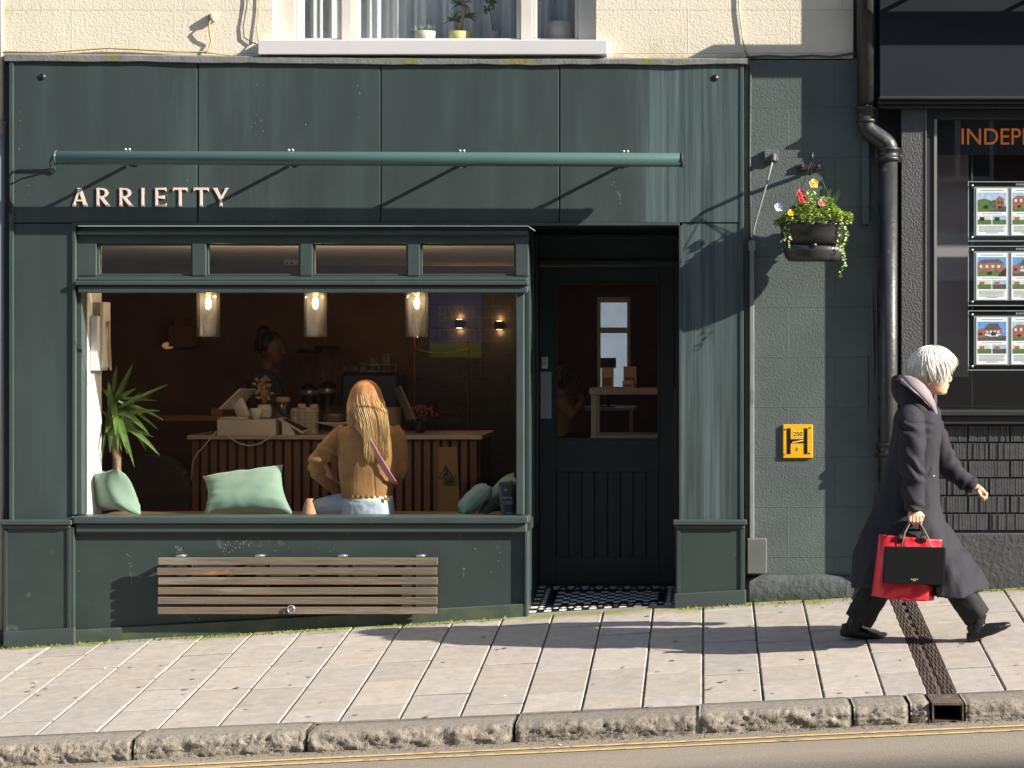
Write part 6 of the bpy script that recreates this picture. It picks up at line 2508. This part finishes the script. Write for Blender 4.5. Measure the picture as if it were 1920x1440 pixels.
ln_o = obj('hood_lining', m, lil, ho)
bake(ln_o, None, [('SUBSURF', dict(levels=1, render_levels=1))])
m = M()
pth = [(1694, 707, -1.30), (1701, 709, -1.345), (1712, 716.5, -1.385), (1726, 728, -1.395), (1739, 743, -1.385), (1749, 759, -1.36), (1756, 776, -1.335)]
m.tube([P(*q) for q in pth], [(.006, .010), (.010, .024), (.012, .034), (.012, .038), (.012, .034), (.010, .022), (.006, .010)], 14, flat=(0, -1, .6))
obj('turned_lining', m, lil, ho)
# trousers
tr_m = pm('charcoal trousers', (.022, .021, .021), rough=.8, var=.12, vs=10, bump=.3, bs=200, spec=.2)
m = M()
limb(m, densify([(1730, 985, -1.27, .10), (1765, 1050, -1.29, .092), (1800, 1108, -1.3, .082), (1833.5, 1157.5, -1.3, .079)], 4), 24)
m2 = M()
limb(m, densify([(1702, 985, -1.12, .10), (1675, 1050, -1.1, .092), (1640, 1110, -1.1, .086), (1609.5, 1164, -1.1, .085)], 4), 24)
tro = obj('trousers', m, tr_m, walker)


def trfold(co, n):
    w_ = co + walker.location
    ax = 1 if w_.x > XX(1715, -1.2) else -1
    u = w_.x * .55 * 1 + w_.z * (-.83) if ax < 0 else w_.x * .83 + w_.z * .55
    v = .008 * noise.noise(Vector((u * 16, w_.y * 16, (w_.x - w_.z) * 2.0 * ax))) + .004 * noise.noise(w_ * 22)
    return co + n * v


fuse(tro, .007, 2, trfold)
boot_m = pm('black suede boot', (.006, .006, .007), rough=.45, var=.2, vs=20, spec=.35)


def boot(shaft, foot, heel, y, label):
    m = M()
    limb(m, [(a, b, y, r_) for a, b, r_ in shaft], 18)
    rings = []
    for (a, b, w_, h_) in foot:
        c = P(a, b, y)
        rings.append(ring_at(c, EYV, Vector((-.3 if foot[-1][1] < foot[0][1] else .15, 0, 1)).normalized(), w_, h_, 18, 2.6))
    m.loft(rings)
    m.prism([(XX(a, y), ZZ(b, y)) for a, b in heel], y - .026, y + .026)
    o = obj('boot', m, boot_m, walker, label=label)
    fuse(o, .005, 3, folds(.002, 25, 25, 1.0))


boot([(1836, 1148, .046), (1831, 1168, .046), (1826, 1184, .043)],
     [(1816, 1187, .026, .034), (1824, 1186, .036, .042), (1840, 1183, .040, .040), (1856, 1179.5, .043, .034), (1872, 1176, .042, .026), (1886, 1172.5, .034, .019), (1895, 1170, .016, .010)],
     [(1813, 1188), (1831, 1192), (1829, 1203), (1818, 1204.5), (1812.5, 1198)], -1.3, 'front boot landing on its heel')
boot([(1609, 1156, .047), (1601, 1172, .046), (1596, 1183, .043)],
     [(1577, 1180, .024, .032), (1586, 1181, .036, .042), (1602, 1184, .040, .038), (1620, 1188.5, .043, .030), (1636, 1192.5, .042, .023), (1650, 1196.2, .034, .014), (1658, 1198, .018, .008)],
     [(1574.5, 1180), (1592, 1184), (1593, 1193.5), (1589, 1194.5), (1575.5, 1191)], -1.1, 'rear boot pushing off')
m = M()
m.prism([(XX(a, -1.02), ZZ(b, -1.02)) for a, b in ((1589, 1097), (1601, 1095), (1602, 1108), (1597, 1121), (1588, 1117))], -1.03, -1.018)
obj('paper_tag', m, pm('white tag', (.74, .73, .72), rough=.6), walker, .004)
# earring
m = M()
m.ell(P(1742, 718.5, WY_ - .082), (.006, .006, .011), 10, 8)
obj('earring', m, pm('pearl', (.85, .82, .78), rough=.2), walker)

# hair as many tapered locks laid over a cap
hair_w = pm('white blonde hair', (.70, .655, .555), rough=.42, var=.16, vs=16, stretch=(1, 1, 1), spec=.5, col2=(.42, .37, .29), c2s=45, c2t=.60, c2w=.1, c2stretch=(2.2, 2.2, .35))


def bob(parent, cpx, y, mat, rx_, ry_, rz_, ends, nlock=260, seed=1, name='hair', lw=.0105, sweep=0.0, under=None):
    rr = random.Random(seed)
    m = M()
    C = P(cpx[0], cpx[1], y)

    def pt(a, t, k=1.0, off=Vector((0, 0, 0))):
        return C + Vector((rx_ * k * math.sin(t) * math.cos(a), ry_ * k * math.sin(t) * math.sin(a), rz_ * k * math.cos(t)))
    capr = []
    n = 36
    for j in range(1, 12):
        ring = []
        for i in range(n):
            a = 2 * math.pi * i / n
            ring.append(pt(a, max(.05, (ends(a) - .12) * j / 11), .945))
        capr.append(ring)
    m.loft(capr, 0, True)
    for k in range(nlock):
        a = rr.uniform(0, 2 * math.pi)
        T = ends(a) * rr.uniform(.74, 1.07)
        t0 = rr.uniform(.0, .35)
        tw = rr.gauss(0, .10) - sweep * math.sin(a) * max(0, .75 + .5 * math.cos(a))
        kk = rr.uniform(.955, 1.06)
        pts, rs = [], []
        fk = rr.uniform(-.05, .05) if rr.random() < .85 else rr.uniform(.05, .16)
        N_ = 9
        for i in range(N_ + 1):
            u = i / N_
            t = lerp(t0, T, u)
            flick = fk * max(0, u - .6) / .4
            p = pt(a + tw * u + .10 * math.sin(u * 3 + k), t, kk + .03 * math.sin(u * math.pi) + flick)
            pts.append(p)
            w_ = lw * (math.sin(math.pi * min(1, u * .72 + .20)) ** .8) * (1 - .75 * max(0, u - .75) / .25)
            rs.append((w_ * .42, w_))
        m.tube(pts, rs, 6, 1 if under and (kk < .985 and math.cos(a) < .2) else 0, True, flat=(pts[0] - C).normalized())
    return obj(name, m, [mat, under] if under else mat, parent)


def walker_ends(a):
    c = math.cos(a)
    s_ = abs(math.sin(a))
    if c > .62:
        return lerp(1.50, 1.40, (c - .62) / .38)
    if c > .0:
        return lerp(2.34, 1.50, smoothstep(.0, .62, c))
    if c > -.55:
        return lerp(2.22, 2.34, smoothstep(-.55, .0, c))
    return lerp(2.16, 2.22, (c + 1) / .45)


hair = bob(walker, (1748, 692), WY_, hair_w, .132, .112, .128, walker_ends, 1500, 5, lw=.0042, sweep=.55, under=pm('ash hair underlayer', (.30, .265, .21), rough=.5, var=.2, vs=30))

# red tote bag and black stiff bag hanging from the near hand
red_bag = thing('tote_bag', 'crumpled red shopping bag with black handles behind the stiff black bag', 'bag', P(1690, 1128, -1.42))
RB = -1.425
redm = pm('red laminated cloth', (.60, .018, .035), rough=.40, var=.15, vs=7, bump=.3, bs=40, spec=.5)
m = M()
outline_t = [(1648, 1001), (1668, 1004), (1690, 1006), (1712, 1008), (1738, 1010), (1767, 1012)]
outline_b = [(1634, 1117), (1655, 1121), (1682, 1124), (1706, 1126.5), (1730, 1127.5), (1751, 1126)]
n = 30
rings = []
for j in range(n + 1):
    v = j / n
    ring = []
    W2 = 30
    for side in (0, 1):
        for i in range(W2):
            u = i / (W2 - 1) if side == 0 else 1 - i / (W2 - 1)
            k = u * 5
            i0 = min(4, int(k))
            f = k - i0
            tx_ = lerp(outline_t[i0][0], outline_t[i0 + 1][0], f)
            ty_ = lerp(outline_t[i0][1], outline_t[i0 + 1][1], f)
            bx_ = lerp(outline_b[i0][0], outline_b[i0 + 1][0], f)
            by_ = lerp(outline_b[i0][1], outline_b[i0 + 1][1], f)
            x, y = lerp(tx_, bx_, v), lerp(ty_, by_, v)
            th = .062 * (1 - (2 * u - 1) ** 6) * (.30 + .70 * smoothstep(0, .5, v)) + .006
            cr = noise.noise(Vector((u * 7 + side * 9, v * 4, 1))) * .014 + abs(noise.noise(Vector((u * 4 + v * 6, v * 3 + side, 5)))) * .012
            ring.append(P(x, y, RB + (-1 if side == 0 else 1) * (th + cr * (1 - (2 * u - 1) ** 4))))
    rings.append(ring)
m.loft(rings, 0, True)
obj('bag', m, redm, red_bag)
hm = pm('black leather handle', (.020, .019, .019), rough=.4)
for yo, xs in ((RB - .022, (1690, 1731)), (RB + .028, (1694, 1727))):
    m = M()
    a, b = xs
    m.tube([P(a, 1009, yo), P(a + 3, 998, yo), P(a + 12, 982, (yo - 1.458) / 2), P(1708, 977.5, -1.458), P(1716, 975.5, -1.458), P(1724, 976.5, -1.458), P(b - 2, 990, (yo - 1.458) / 2), P(b, 1000, yo), P(b + .5, 1012, yo)], .0062, 10)
    hd_ = obj('handle', m, hm, red_bag)
    if yo < RB:
        for x in xs:
            mm = M()
            mm.prism([(XX(x - 5, yo), ZZ(1001, yo)), (XX(x + 5, yo), ZZ(1001, yo)), (XX(x + 6, yo), ZZ(1015, yo)), (XX(x - 6, yo), ZZ(1015, yo))], yo - .016, yo + .006)
            mm.box(XX(x - 4, yo), XX(x + 4, yo), yo - .021, yo - .0165, ZZ(1010, yo), ZZ(1004, yo), 1)
            obj('handle_tab', mm, [hm, pm('gold buckle', (.55, .40, .16), rough=.3, metal=.9)], hd_, .003)
blk_bag = thing('carrier_bag', 'stiff flat black bag with tiny gold print held in front of the red one', 'bag', P(1713, 1097, -1.54))
BB = -1.545
m = M()
m.prism([(XX(a, BB), ZZ(b, BB)) for a, b in ((1659, 1025), (1771.5, 1027), (1771, 1097.5), (1655.5, 1094))], BB, BB + .035)
bbm = pm('black card', (.005, .005, .0055), rough=.6, var=.2, vs=12, spec=.2)
bg_ = obj('bag', m, bbm, blk_bag, .004)
m = M()
m.prism([(XX(a, BB), ZZ(b, BB)) for a, b in ((1772.5, 1028), (1772.8, 1028), (1771.8, 1098), (1771.4, 1098))], BB + .003, BB + .11)
m.prism([(XX(a, BB + .1), ZZ(b, BB + .1)) for a, b in ((1700, 1090), (1765, 1094), (1765, 1108), (1757, 1120), (1752, 1098))], BB + .05, BB + .09)
obj('gusset', m, bbm, blk_bag)
m = M()
for k, (a, w_) in enumerate(((1708, 3), (1712, 2), (1715, 3), (1719, 2))):
    m.box(XX(a, BB), XX(a + w_, BB), BB - .0012, BB + .001, ZZ(1087, BB), ZZ(1085.2, BB))
m.box(XX(1711.5, BB), XX(1717, BB), BB - .0012, BB + .001, ZZ(1089.2, BB), ZZ(1088, BB))
obj('gold_print', m, pm('gold print', (.60, .42, .16), rough=.4), bg_)
m = M()
m.tube([P(1746, 1027, BB + .01), P(1740, 1008, BB + .03), P(1732, 992, -1.50), P(1722, 977.5, -1.466), P(1714, 976, -1.462), P(1708, 978, -1.47), P(1697, 998, BB + .03), P(1690, 1026, BB + .01)], .0035, 8)
obj('cord', m, pm('taupe cord', (.22, .19, .16), rough=.7), blk_bag)

# ===== woman sitting in the window, back to the glass =====
SYc = .37
sit = thing('person', 'seated woman with long ginger blonde hair and tan suede jacket, back to the window', 'person', Vector((XX(690, SYc), SYc, SZ)))
m = M()
m.ell(P(686, 752, SYc), (.076, .096, .112), 20, 14)
m.ell(P(685, 770, SYc + .05), (.058, .06, .06), 16, 10)
limb(m, [(687, 770, SYc + .01, .056), (688, 800, SYc, .060), (689, 812, SYc, .08)])
m.loft(slices([(802, 652, 728, .08), (812, 640, 742, .10), (850, 642, 742, .11), (900, 646, 736, .11), (930, 648, 734, .12), (955, 646, 737, .13), (966, 650, 734, .12)], SYc, 20))
limb(m, [(646, 815, SYc, .05), (600, 864, SYc - .01, .042), (632, 918, SYc + .12, .028)])
limb(m, [(738, 815, SYc, .05), (750, 872, SYc + .02, .042), (722, 905, SYc + .17, .028)])
limb(m, [(668, 950, SYc, .08), (610, 955, SYc + .10, .06), (596, 1010, SYc + .12, .045), (600, 1060, SYc + .1, .035)])
limb(m, [(714, 950, SYc, .08), (706, 952, SYc + .42, .06), (706, 1080, SYc + .45, .04)])
# hands resting in the lap: palm, four fingers and a thumb each
for hx, hy, hy2, s_ in ((637, 922, SYc + .14, 1), (718, 908, SYc + .19, -1)):
    m.loft([ring_at(P(hx, hy, hy2), EZ, EYV, .018, .024, 12), ring_at(P(hx + s_ * 9, hy + 4, hy2 + .02), EZ, EYV, .018, .036, 12), ring_at(P(hx + s_ * 18, hy + 7, hy2 + .03), EZ, EYV, .012, .038, 12)])
    for k in range(4):
        yk = hy2 + .03 + (k - 1.5) * .019
        finger(m, [P(hx + s_ * 17, hy + 7, yk), P(hx + s_ * (26 + (k in (1, 2)) * 2), hy + 12, yk), P(hx + s_ * (30 + (k in (1, 2)) * 2), hy + 20, yk)], .009, .0075)
    finger(m, [P(hx + s_ * 6, hy + 5, hy2 - .012), P(hx + s_ * 14, hy + 12, hy2 - .028), P(hx + s_ * 20, hy + 17, hy2 - .022)], .011, .0085)
bd2 = obj('body', m, skin_m, sit)
fuse(bd2, .006, 3)
suede = pm('tan suede', (.34, .175, .068), rough=.9, var=.16, vs=9, bump=.5, bs=120, sheen=.1, spec=.2, col2=(.27, .135, .05), c2s=7, c2t=.52, c2w=.15)
m = M()
rows = [(789, 666, 711, .058), (796, 654, 727, .082), (804, 640, 742, .108), (818, 634, 749, .128), (850, 633.5, 749, .138), (885, 635.5, 744, .138), (910, 639, 738, .136), (931, 643.5, 733.5, .140)]
m.loft(slices(densify([r_ + (SYc,) for r_ in rows], 3), SYc, 40, 2.5))
limb(m, densify([(650, 806, SYc, .055), (634, 822, SYc, .062), (611, 846, SYc - .01, .062), (595, 868, SYc - .005, .060), (604, 893, SYc + .05, .052), (634, 919, SYc + .13, .042)], 4), 18)
limb(m, densify([(734, 806, SYc, .055), (745, 822, SYc, .058), (749, 850, SYc + .02, .058), (749, 876, SYc + .04, .055), (738, 896, SYc + .10, .050), (722, 907, SYc + .18, .042)], 4), 18)
jk = obj('jacket', m, suede, sit)


def jfold(co, n):
    w_ = co + sit.location
    arm_l = smoothstep(XX(640, SYc), XX(630, SYc), w_.x)
    ph = w_.x * 34 + w_.z * 95 + 5 * noise.noise(w_ * 8)
    v = .0065 * arm_l * math.sin(ph) * smoothstep(ZZ(820, SYc), ZZ(850, SYc), w_.z) + .005 * noise.noise(Vector((w_.x * 9, w_.y * 9, w_.z * 6)))
    hem = smoothstep(ZZ(924, SYc), ZZ(931, SYc), w_.z)
    v += hem * .004 * math.sin(w_.x * 190) * (1 - arm_l)
    # panel seams down the back and round the armhole
    for sx_ in (651, 708):
        d_ = abs(w_.x - XX(sx_ + (w_.z - ZZ(900, SYc)) * -14, SYc))
        if w_.y < SYc and w_.z < ZZ(852, SYc):
            v -= .004 * math.exp(-(d_ / .004) ** 2)
    d_ = abs(w_.x - XX(641 - 6 * smoothstep(ZZ(850, SYc), ZZ(805, SYc), w_.z), SYc))
    if w_.y < SYc and ZZ(852, SYc) < w_.z < ZZ(803, SYc):
        v -= .006 * math.exp(-(d_ / .005) ** 2)
    return co + n * v


fuse(jk, .005, 3, jfold, factor=.4)
m = M()
m.loft(slices(densify([(924, 652, 733, .128, SYc), (932, 648.5, 735.5, .137, SYc), (938, 647, 736, .142, SYc)], 2), SYc, 30, 2.5))
obj('white_top', m, pm('white cotton', (.72, .66, .55), rough=.8), sit)
denim = pm('pale denim', (.40, .47, .54), rough=.8, var=.08, vs=8, bump=.5, bs=200)
m = M()
m.loft(slices(densify([(934, 648, 735.5, .138, SYc), (944, 645, 737, .146, SYc), (956, 643, 738, .150, SYc), (967, 643, 738, .145, SYc), (969, 650, 732, .12, SYc)], 3), SYc, 40, 2.6))
limb(m, densify([(672, 948, SYc + .02, .088), (640, 950, SYc + .05, .085), (610, 952, SYc + .10, .072), (596, 962, SYc + .13, .066), (592, 1010, SYc + .14, .058), (596, 1060, SYc + .12, .05)], 4), 18)
limb(m, densify([(714, 948, SYc + .04, .088), (708, 950, SYc + .28, .078), (706, 958, SYc + .44, .068), (706, 1010, SYc + .47, .058), (706, 1085, SYc + .46, .05)], 4), 18)
jn = obj('jeans', m, denim, sit)
fuse(jn, .006, 3, folds(.006, 13, 13, 4.0))
m = M()
m.prism([(XX(a, SYc), ZZ(b, SYc)) for a, b in ((725, 929), (735, 931), (734, 936), (724, 935))], SYc - .125, SYc - .118)
obj('patch', m, pm('tan leather patch', (.45, .26, .09), rough=.6), jn)
# pink strap across the back
pinkm = pm('pink webbing', (.56, .26, .31), rough=.75, var=.08, bump=.4, bs=200)
m = M()
path = [(661, 788, SYc - .03), (664, 791, SYc - .088), (672, 800, SYc - .124), (684, 816, SYc - .146), (697, 836, SYc - .153), (712, 862, SYc - .152), (724, 882, SYc - .147), (733, 896, SYc - .125), (738, 903, SYc - .095), (742, 908, SYc - .03)]
pv = [P(*q) for q in path]
m.tube([pv[0].lerp(pv[0], 0)] + pv[1:], [(.0035, .0235)] * len(pv), 10, flat=(0, -1, 0))
obj('bag_strap', m, pinkm, sit)
# long hair
ging = pm('ginger blonde hair', (.60, .385, .165), rough=.40, var=.2, vs=20, stretch=(3, 3, .4), spec=.5)
t_ = ging.node_tree
bs_ = t_.nodes['Principled BSDF']
src_ = bs_.inputs['Base Color'].links[0].from_socket
g_ = N(t_, 'ShaderNodeNewGeometry')
sp_ = N(t_, 'ShaderNodeSeparateXYZ')
t_.links.new(g_.outputs['Position'], sp_.inputs[0])
mr_ = N(t_, 'ShaderNodeMapRange')                               # dyed: ginger roots growing out to blonde lengths
mr_.inputs[1].default_value, mr_.inputs[2].default_value = ZZ(765, .4), ZZ(735, .4)
t_.links.new(sp_.outputs[2], mr_.inputs[0])
mx_ = N(t_, 'ShaderNodeMix', data_type='RGBA')
t_.links.new(mr_.outputs[0], mx_.inputs[0])
t_.links.new(src_, mx_.inputs[6])
mx_.inputs[7].default_value = (.47, .21, .07, 1)
t_.links.new(mx_.outputs[2], bs_.inputs['Base Color'])
m = M()
rr = random.Random(31)
HC = P(686, 752, SYc)
crown = P(685, 722, SYc - .0)
for k in range(1250):
    a = rr.uniform(math.pi * .93, math.pi * 2.07) if k % 5 else rr.uniform(0, 2 * math.pi)
    ca, sa = math.cos(a), math.sin(a)
    kk = rr.uniform(.98, 1.06)
    pts = []
    T = rr.uniform(1.08, 1.56)
    for i in range(7):
        u = i / 6
        t = .06 + (T - .06) * u
        pts.append(HC + Vector((.100 * kk * math.sin(t) * ca, .112 * kk * math.sin(t) * sa, .128 * kk * math.cos(t))))
    side = ca
    last = pts[-1]
    g_l = smoothstep(-.75, -.15, side)
    ex_ = lerp(657, 684, smoothstep(-1, -.35, side)) + 40 * smoothstep(-.5, 1.0, side) + rr.gauss(0, 2.5)
    ey_ = lerp(rr.uniform(776, 800), rr.uniform(820, 872), g_l) - 8 * max(0, side)
    yb_ = SYc - rr.uniform(.143, .160) if sa < .3 else SYc - rr.uniform(.10, .15)
    if ey_ < 802:
        yb_ = SYc - rr.uniform(.06, .12)
    e = P(ex_, ey_, yb_)
    c1 = last + (pts[-1] - pts[-2]).normalized() * .09 + Vector((0, 0, -.02))
    c2 = e + Vector((rr.gauss(0, .006), -.004, .17 if ey_ > 812 else .05))
    for i in range(1, 9):
        u = i / 8
        pts.append(last * (1 - u) ** 3 + c1 * 3 * u * (1 - u) ** 2 + c2 * 3 * u * u * (1 - u) + e * u ** 3 + Vector((.0015 * math.sin(u * 5 + k), 0, 0)))
    n_ = len(pts)
    rs = []
    for i in range(n_):
        u = i / (n_ - 1)
        w_ = .0036 * (.5 + .5 * min(1, u * 5)) * (1 - .72 * max(0, u - .72) / .28)
        rs.append((w_ * .45, w_))
    m.tube(pts, rs, 6, 0, True, flat=(0, -1, 0))
m.ell(HC + Vector((0, 0, -.002)), (.092, .102, .118), 20, 12)
obj('hair', m, ging, sit)

# ===== barista standing behind the counter, side on =====
BYb = 3.05
bar = thing('person', 'barista in dark apron with a hair bun standing side on behind the counter', 'person', Vector((XX(506, BYb), BYb, iz0)))
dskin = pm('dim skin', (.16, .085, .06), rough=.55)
m = M()
hs = (D + BYb) / F
m.loft(slices(densify([(627, 493, 520, .05, BYb), (636, 485, 528, .07, BYb), (648, 484, 530.5, .075, BYb), (658, 485, 530, .074, BYb), (668, 489, 530, .068, BYb), (678, 497, 529, .055, BYb), (684, 506, 525, .035, BYb)], 2), BYb, 20))
m.tube([P(529, 652, BYb), P(534, 662, BYb), P(529, 665, BYb)], [.008, .012, .008], 8)
for s_ in (-1, 1):
    m.ell(P(526, 653, BYb + s_ * .03), (.013, .014, .012), 10, 8)
    m.ell(P(503, 660, BYb + s_ * .074), (.016, .010, .028), 10, 8)
m.tube([P(527, 672, BYb - .02), P(531, 672, BYb), P(527, 672, BYb + .02)], [.005, .009, .005], 8)
limb(m, [(504, 672, BYb, .055), (500, 696, BYb, .055)])
m.loft(slices([(692, 482, 520, .11, BYb), (712, 470, 530, .19, BYb), (760, 468, 533, .17, BYb), (810, 472, 530, .16, BYb), (850, 468, 532, .18, BYb)], BYb, 20))
limb(m, [(500, 704, BYb - .19, .052), (497, 757, BYb - .21, .045), (524, 786, BYb - .20, .03)])
limb(m, [(500, 704, BYb + .19, .052), (497, 757, BYb + .21, .045), (530, 780, BYb + .18, .03)])
for yy, hx, hy in ((BYb - .20, 526, 788), (BYb + .18, 532, 782)):
    m.loft([ring_at(P(hx, hy, yy), EZ, EYV, .024, .016, 12), ring_at(P(hx + 10, hy + 2, yy), EZ, EYV, .034, .015, 12), ring_at(P(hx + 18, hy + 4, yy), EZ, EYV, .032, .012, 12)])
    for k in range(4):
        finger(m, [P(hx + 17, hy + 0 + k * 3.8, yy), P(hx + 26 + (k in (1, 2)) * 2, hy + 3 + k * 3.6, yy - .01), P(hx + 29, hy + 9 + k * 3, yy - .015)], .009, .0075)
    finger(m, [P(hx + 6, hy - 4, yy), P(hx + 14, hy - 8, yy - .015), P(hx + 21, hy - 6, yy - .02)], .011, .0085)
for s_ in (-1, 1):
    limb(m, [(500, 845, BYb + s_ * .09, .09), (500, 930, BYb + s_ * .09, .065), (500, 1012, BYb + s_ * .09, .045), (501, 1030, BYb + s_ * .09, .042)])
    limb(m, [(496, 1026, BYb + s_ * .09, .042), (516, 1030, BYb + s_ * .09, .035), (530, 1032, BYb + s_ * .09, .028)])
bo = obj('body', m, dskin, bar)
fuse(bo, .007, 3)
m = M()
m.loft(slices(densify([(694, 483, 519, .12, BYb), (712, 466, 532, .20, BYb), (760, 464, 535, .18, BYb), (810, 468, 533, .17, BYb), (855, 463, 535, .195, BYb)], 3), BYb, 28))
limb(m, densify([(500, 704, BYb - .19, .066), (497, 735, BYb - .205, .062), (498, 757, BYb - .21, .056)], 3))
limb(m, densify([(500, 704, BYb + .19, .066), (497, 757, BYb + .21, .056)], 3))
o = obj('shirt', m, pm('slate shirt', (.055, .065, .085), rough=.85), bar)
fuse(o, .008, 3, folds(.006, 9, 7, 3))
m = M()
m.loft(slices(densify([(740, 500, 537, .150, BYb), (780, 500, 537.5, .165, BYb), (860, 498, 540, .185, BYb), (940, 500, 541, .19, BYb)], 2), BYb, 24))
m.tube([P(510, 697, BYb - .10), P(524, 715, BYb - .11), P(534, 742, BYb - .10)], [(.004, .016)] * 3, 8)
obj('apron', m, pm('black apron', (.018, .018, .02), rough=.8), bar)
m = M()
for s_ in (-1, 1):
    limb(m, [(500, 850, BYb + s_ * .09, .10), (500, 930, BYb + s_ * .09, .078), (500, 1024, BYb + s_ * .09, .062)])
o = obj('trousers', m, black_cl, bar)
fuse(o, .009, 2)
blackhair = pm('black hair', (.012, .010, .009), rough=.4)


def bar_ends(a):
    c = math.cos(a)
    return lerp(2.1, .95, smoothstep(-.3, .75, c))


bob(bar, (504, 648), BYb, blackhair, .104, .092, .108, bar_ends, 160, 6)
m = M()
m.ell(P(493, 622, BYb), (.048, .045, .042), 16, 10)
rr = random.Random(3)
for k in range(26):
    a = rr.uniform(0, 6.28)
    b_ = rr.uniform(0, 3.14)
    u = Vector((math.cos(a) * math.sin(b_), math.sin(a) * math.sin(b_), math.cos(b_)))
    v_ = u.orthogonal().normalized()
    c = P(493, 622, BYb)
    m.tube([c + (u * math.cos(q) + v_ * math.sin(q)) * .047 for q in (0, .4, .8, 1.2, 1.6)], [.003, .007, .008, .007, .003], 6)
obj('hair_bun', m, blackhair, bar)

# ===== customer sitting far back, dim, seen through the door glass =====
CYc = 4.1
cus = thing('person', 'dim customer with dark hair sitting hunched at the far desk behind the door glass', 'person', Vector((XX(1062, CYc), CYc, iz0)))
m = M()
m.ell(P(1064, 712, CYc), (.085, .075, .105), 18, 12)
m.ell(P(1071, 722, CYc), (.05, .055, .06), 14, 10)
m.tube([P(1083, 712, CYc), P(1088, 719, CYc), P(1082, 721, CYc)], [.007, .011, .007], 8)
limb(m, [(1060, 722, CYc, .05), (1052, 745, CYc, .06)])
m.loft(slices([(744, 1028, 1072, .12), (765, 1022, 1076, .18), (800, 1022, 1074, .16), (830, 1024, 1076, .17)], CYc, 20))
limb(m, [(1050, 752, CYc - .17, .05), (1073, 775, CYc - .2, .042), (1092, 757, CYc - .12, .03)])
limb(m, [(1050, 752, CYc + .17, .05), (1073, 775, CYc + .2, .042), (1092, 760, CYc + .16, .03)])
for yy in (CYc - .12, CYc + .16):
    m.ell(P(1094, 753, yy), (.022, .03, .032), 12, 8)
    for k in range(4):
        finger(m, [P(1093, 751, yy + (k - 1.5) * .018), P(1092, 742, yy + (k - 1.5) * .017), P(1087, 736, yy + (k - 1.5) * .016)], .009, .0075)
    finger(m, [P(1091, 754, yy - .03), P(1087, 747, yy - .04), P(1084, 742, yy - .035)], .011, .0085)
for s_ in (-1, 1):
    limb(m, [(1048, 825, CYc + s_ * .09, .085), (1105, 828, CYc + s_ * .1, .065), (1108, 905, CYc + s_ * .1, .05), (1110, 1005, CYc + s_ * .1, .042)])
o = obj('body', m, dskin, cus)
fuse(o, .008, 3)
m = M()
m.loft(slices([(744, 1026, 1073, .13), (765, 1020, 1078, .19), (800, 1020, 1076, .17), (832, 1020, 1080, .18)], CYc, 20))
limb(m, [(1050, 752, CYc - .17, .062), (1073, 777, CYc - .2, .054), (1089, 761, CYc - .13, .044)])
limb(m, [(1050, 752, CYc + .17, .062), (1073, 777, CYc + .2, .054), (1089, 763, CYc + .16, .044)])
o = obj('jumper', m, pm('mustard jumper', (.24, .17, .04), rough=.9), cus)
fuse(o, .009, 3, folds(.006, 9, 7, 3))


def cus_ends(a):
    c = math.cos(a)
    return lerp(2.2, 1.1, smoothstep(-.2, .8, c))


bob(cus, (1062, 712), CYc, blackhair, .105, .098, .122, cus_ends, 120, 8)
m = M()
for s_ in (-1, 1):
    limb(m, [(1046, 826, CYc + s_ * .09, .095), (1106, 829, CYc + s_ * .1, .075), (1108, 905, CYc + s_ * .1, .062), (1110, 995, CYc + s_ * .1, .055)])
obj('trousers', m, black_cl, cus)
m = M()
m.box(XX(1018, CYc), XX(1080, CYc), CYc - .22, CYc + .22, ZZ(850, CYc), ZZ(843, CYc))
m.box(XX(1013, CYc), XX(1018, CYc) - .001, CYc - .22, CYc + .22, ZZ(850, CYc), ZZ(760, CYc))
for px in (1022, 1076):
    for s_ in (-1, 1):
        m.box(XX(px - 2, CYc), XX(px + 2, CYc), CYc + s_ * .19 - .015, CYc + s_ * .19 + .015, iz0 + .002, ZZ(850, CYc))
solo('chair', m, darkm, 'dark chair under the dim customer at the back', 'chair')
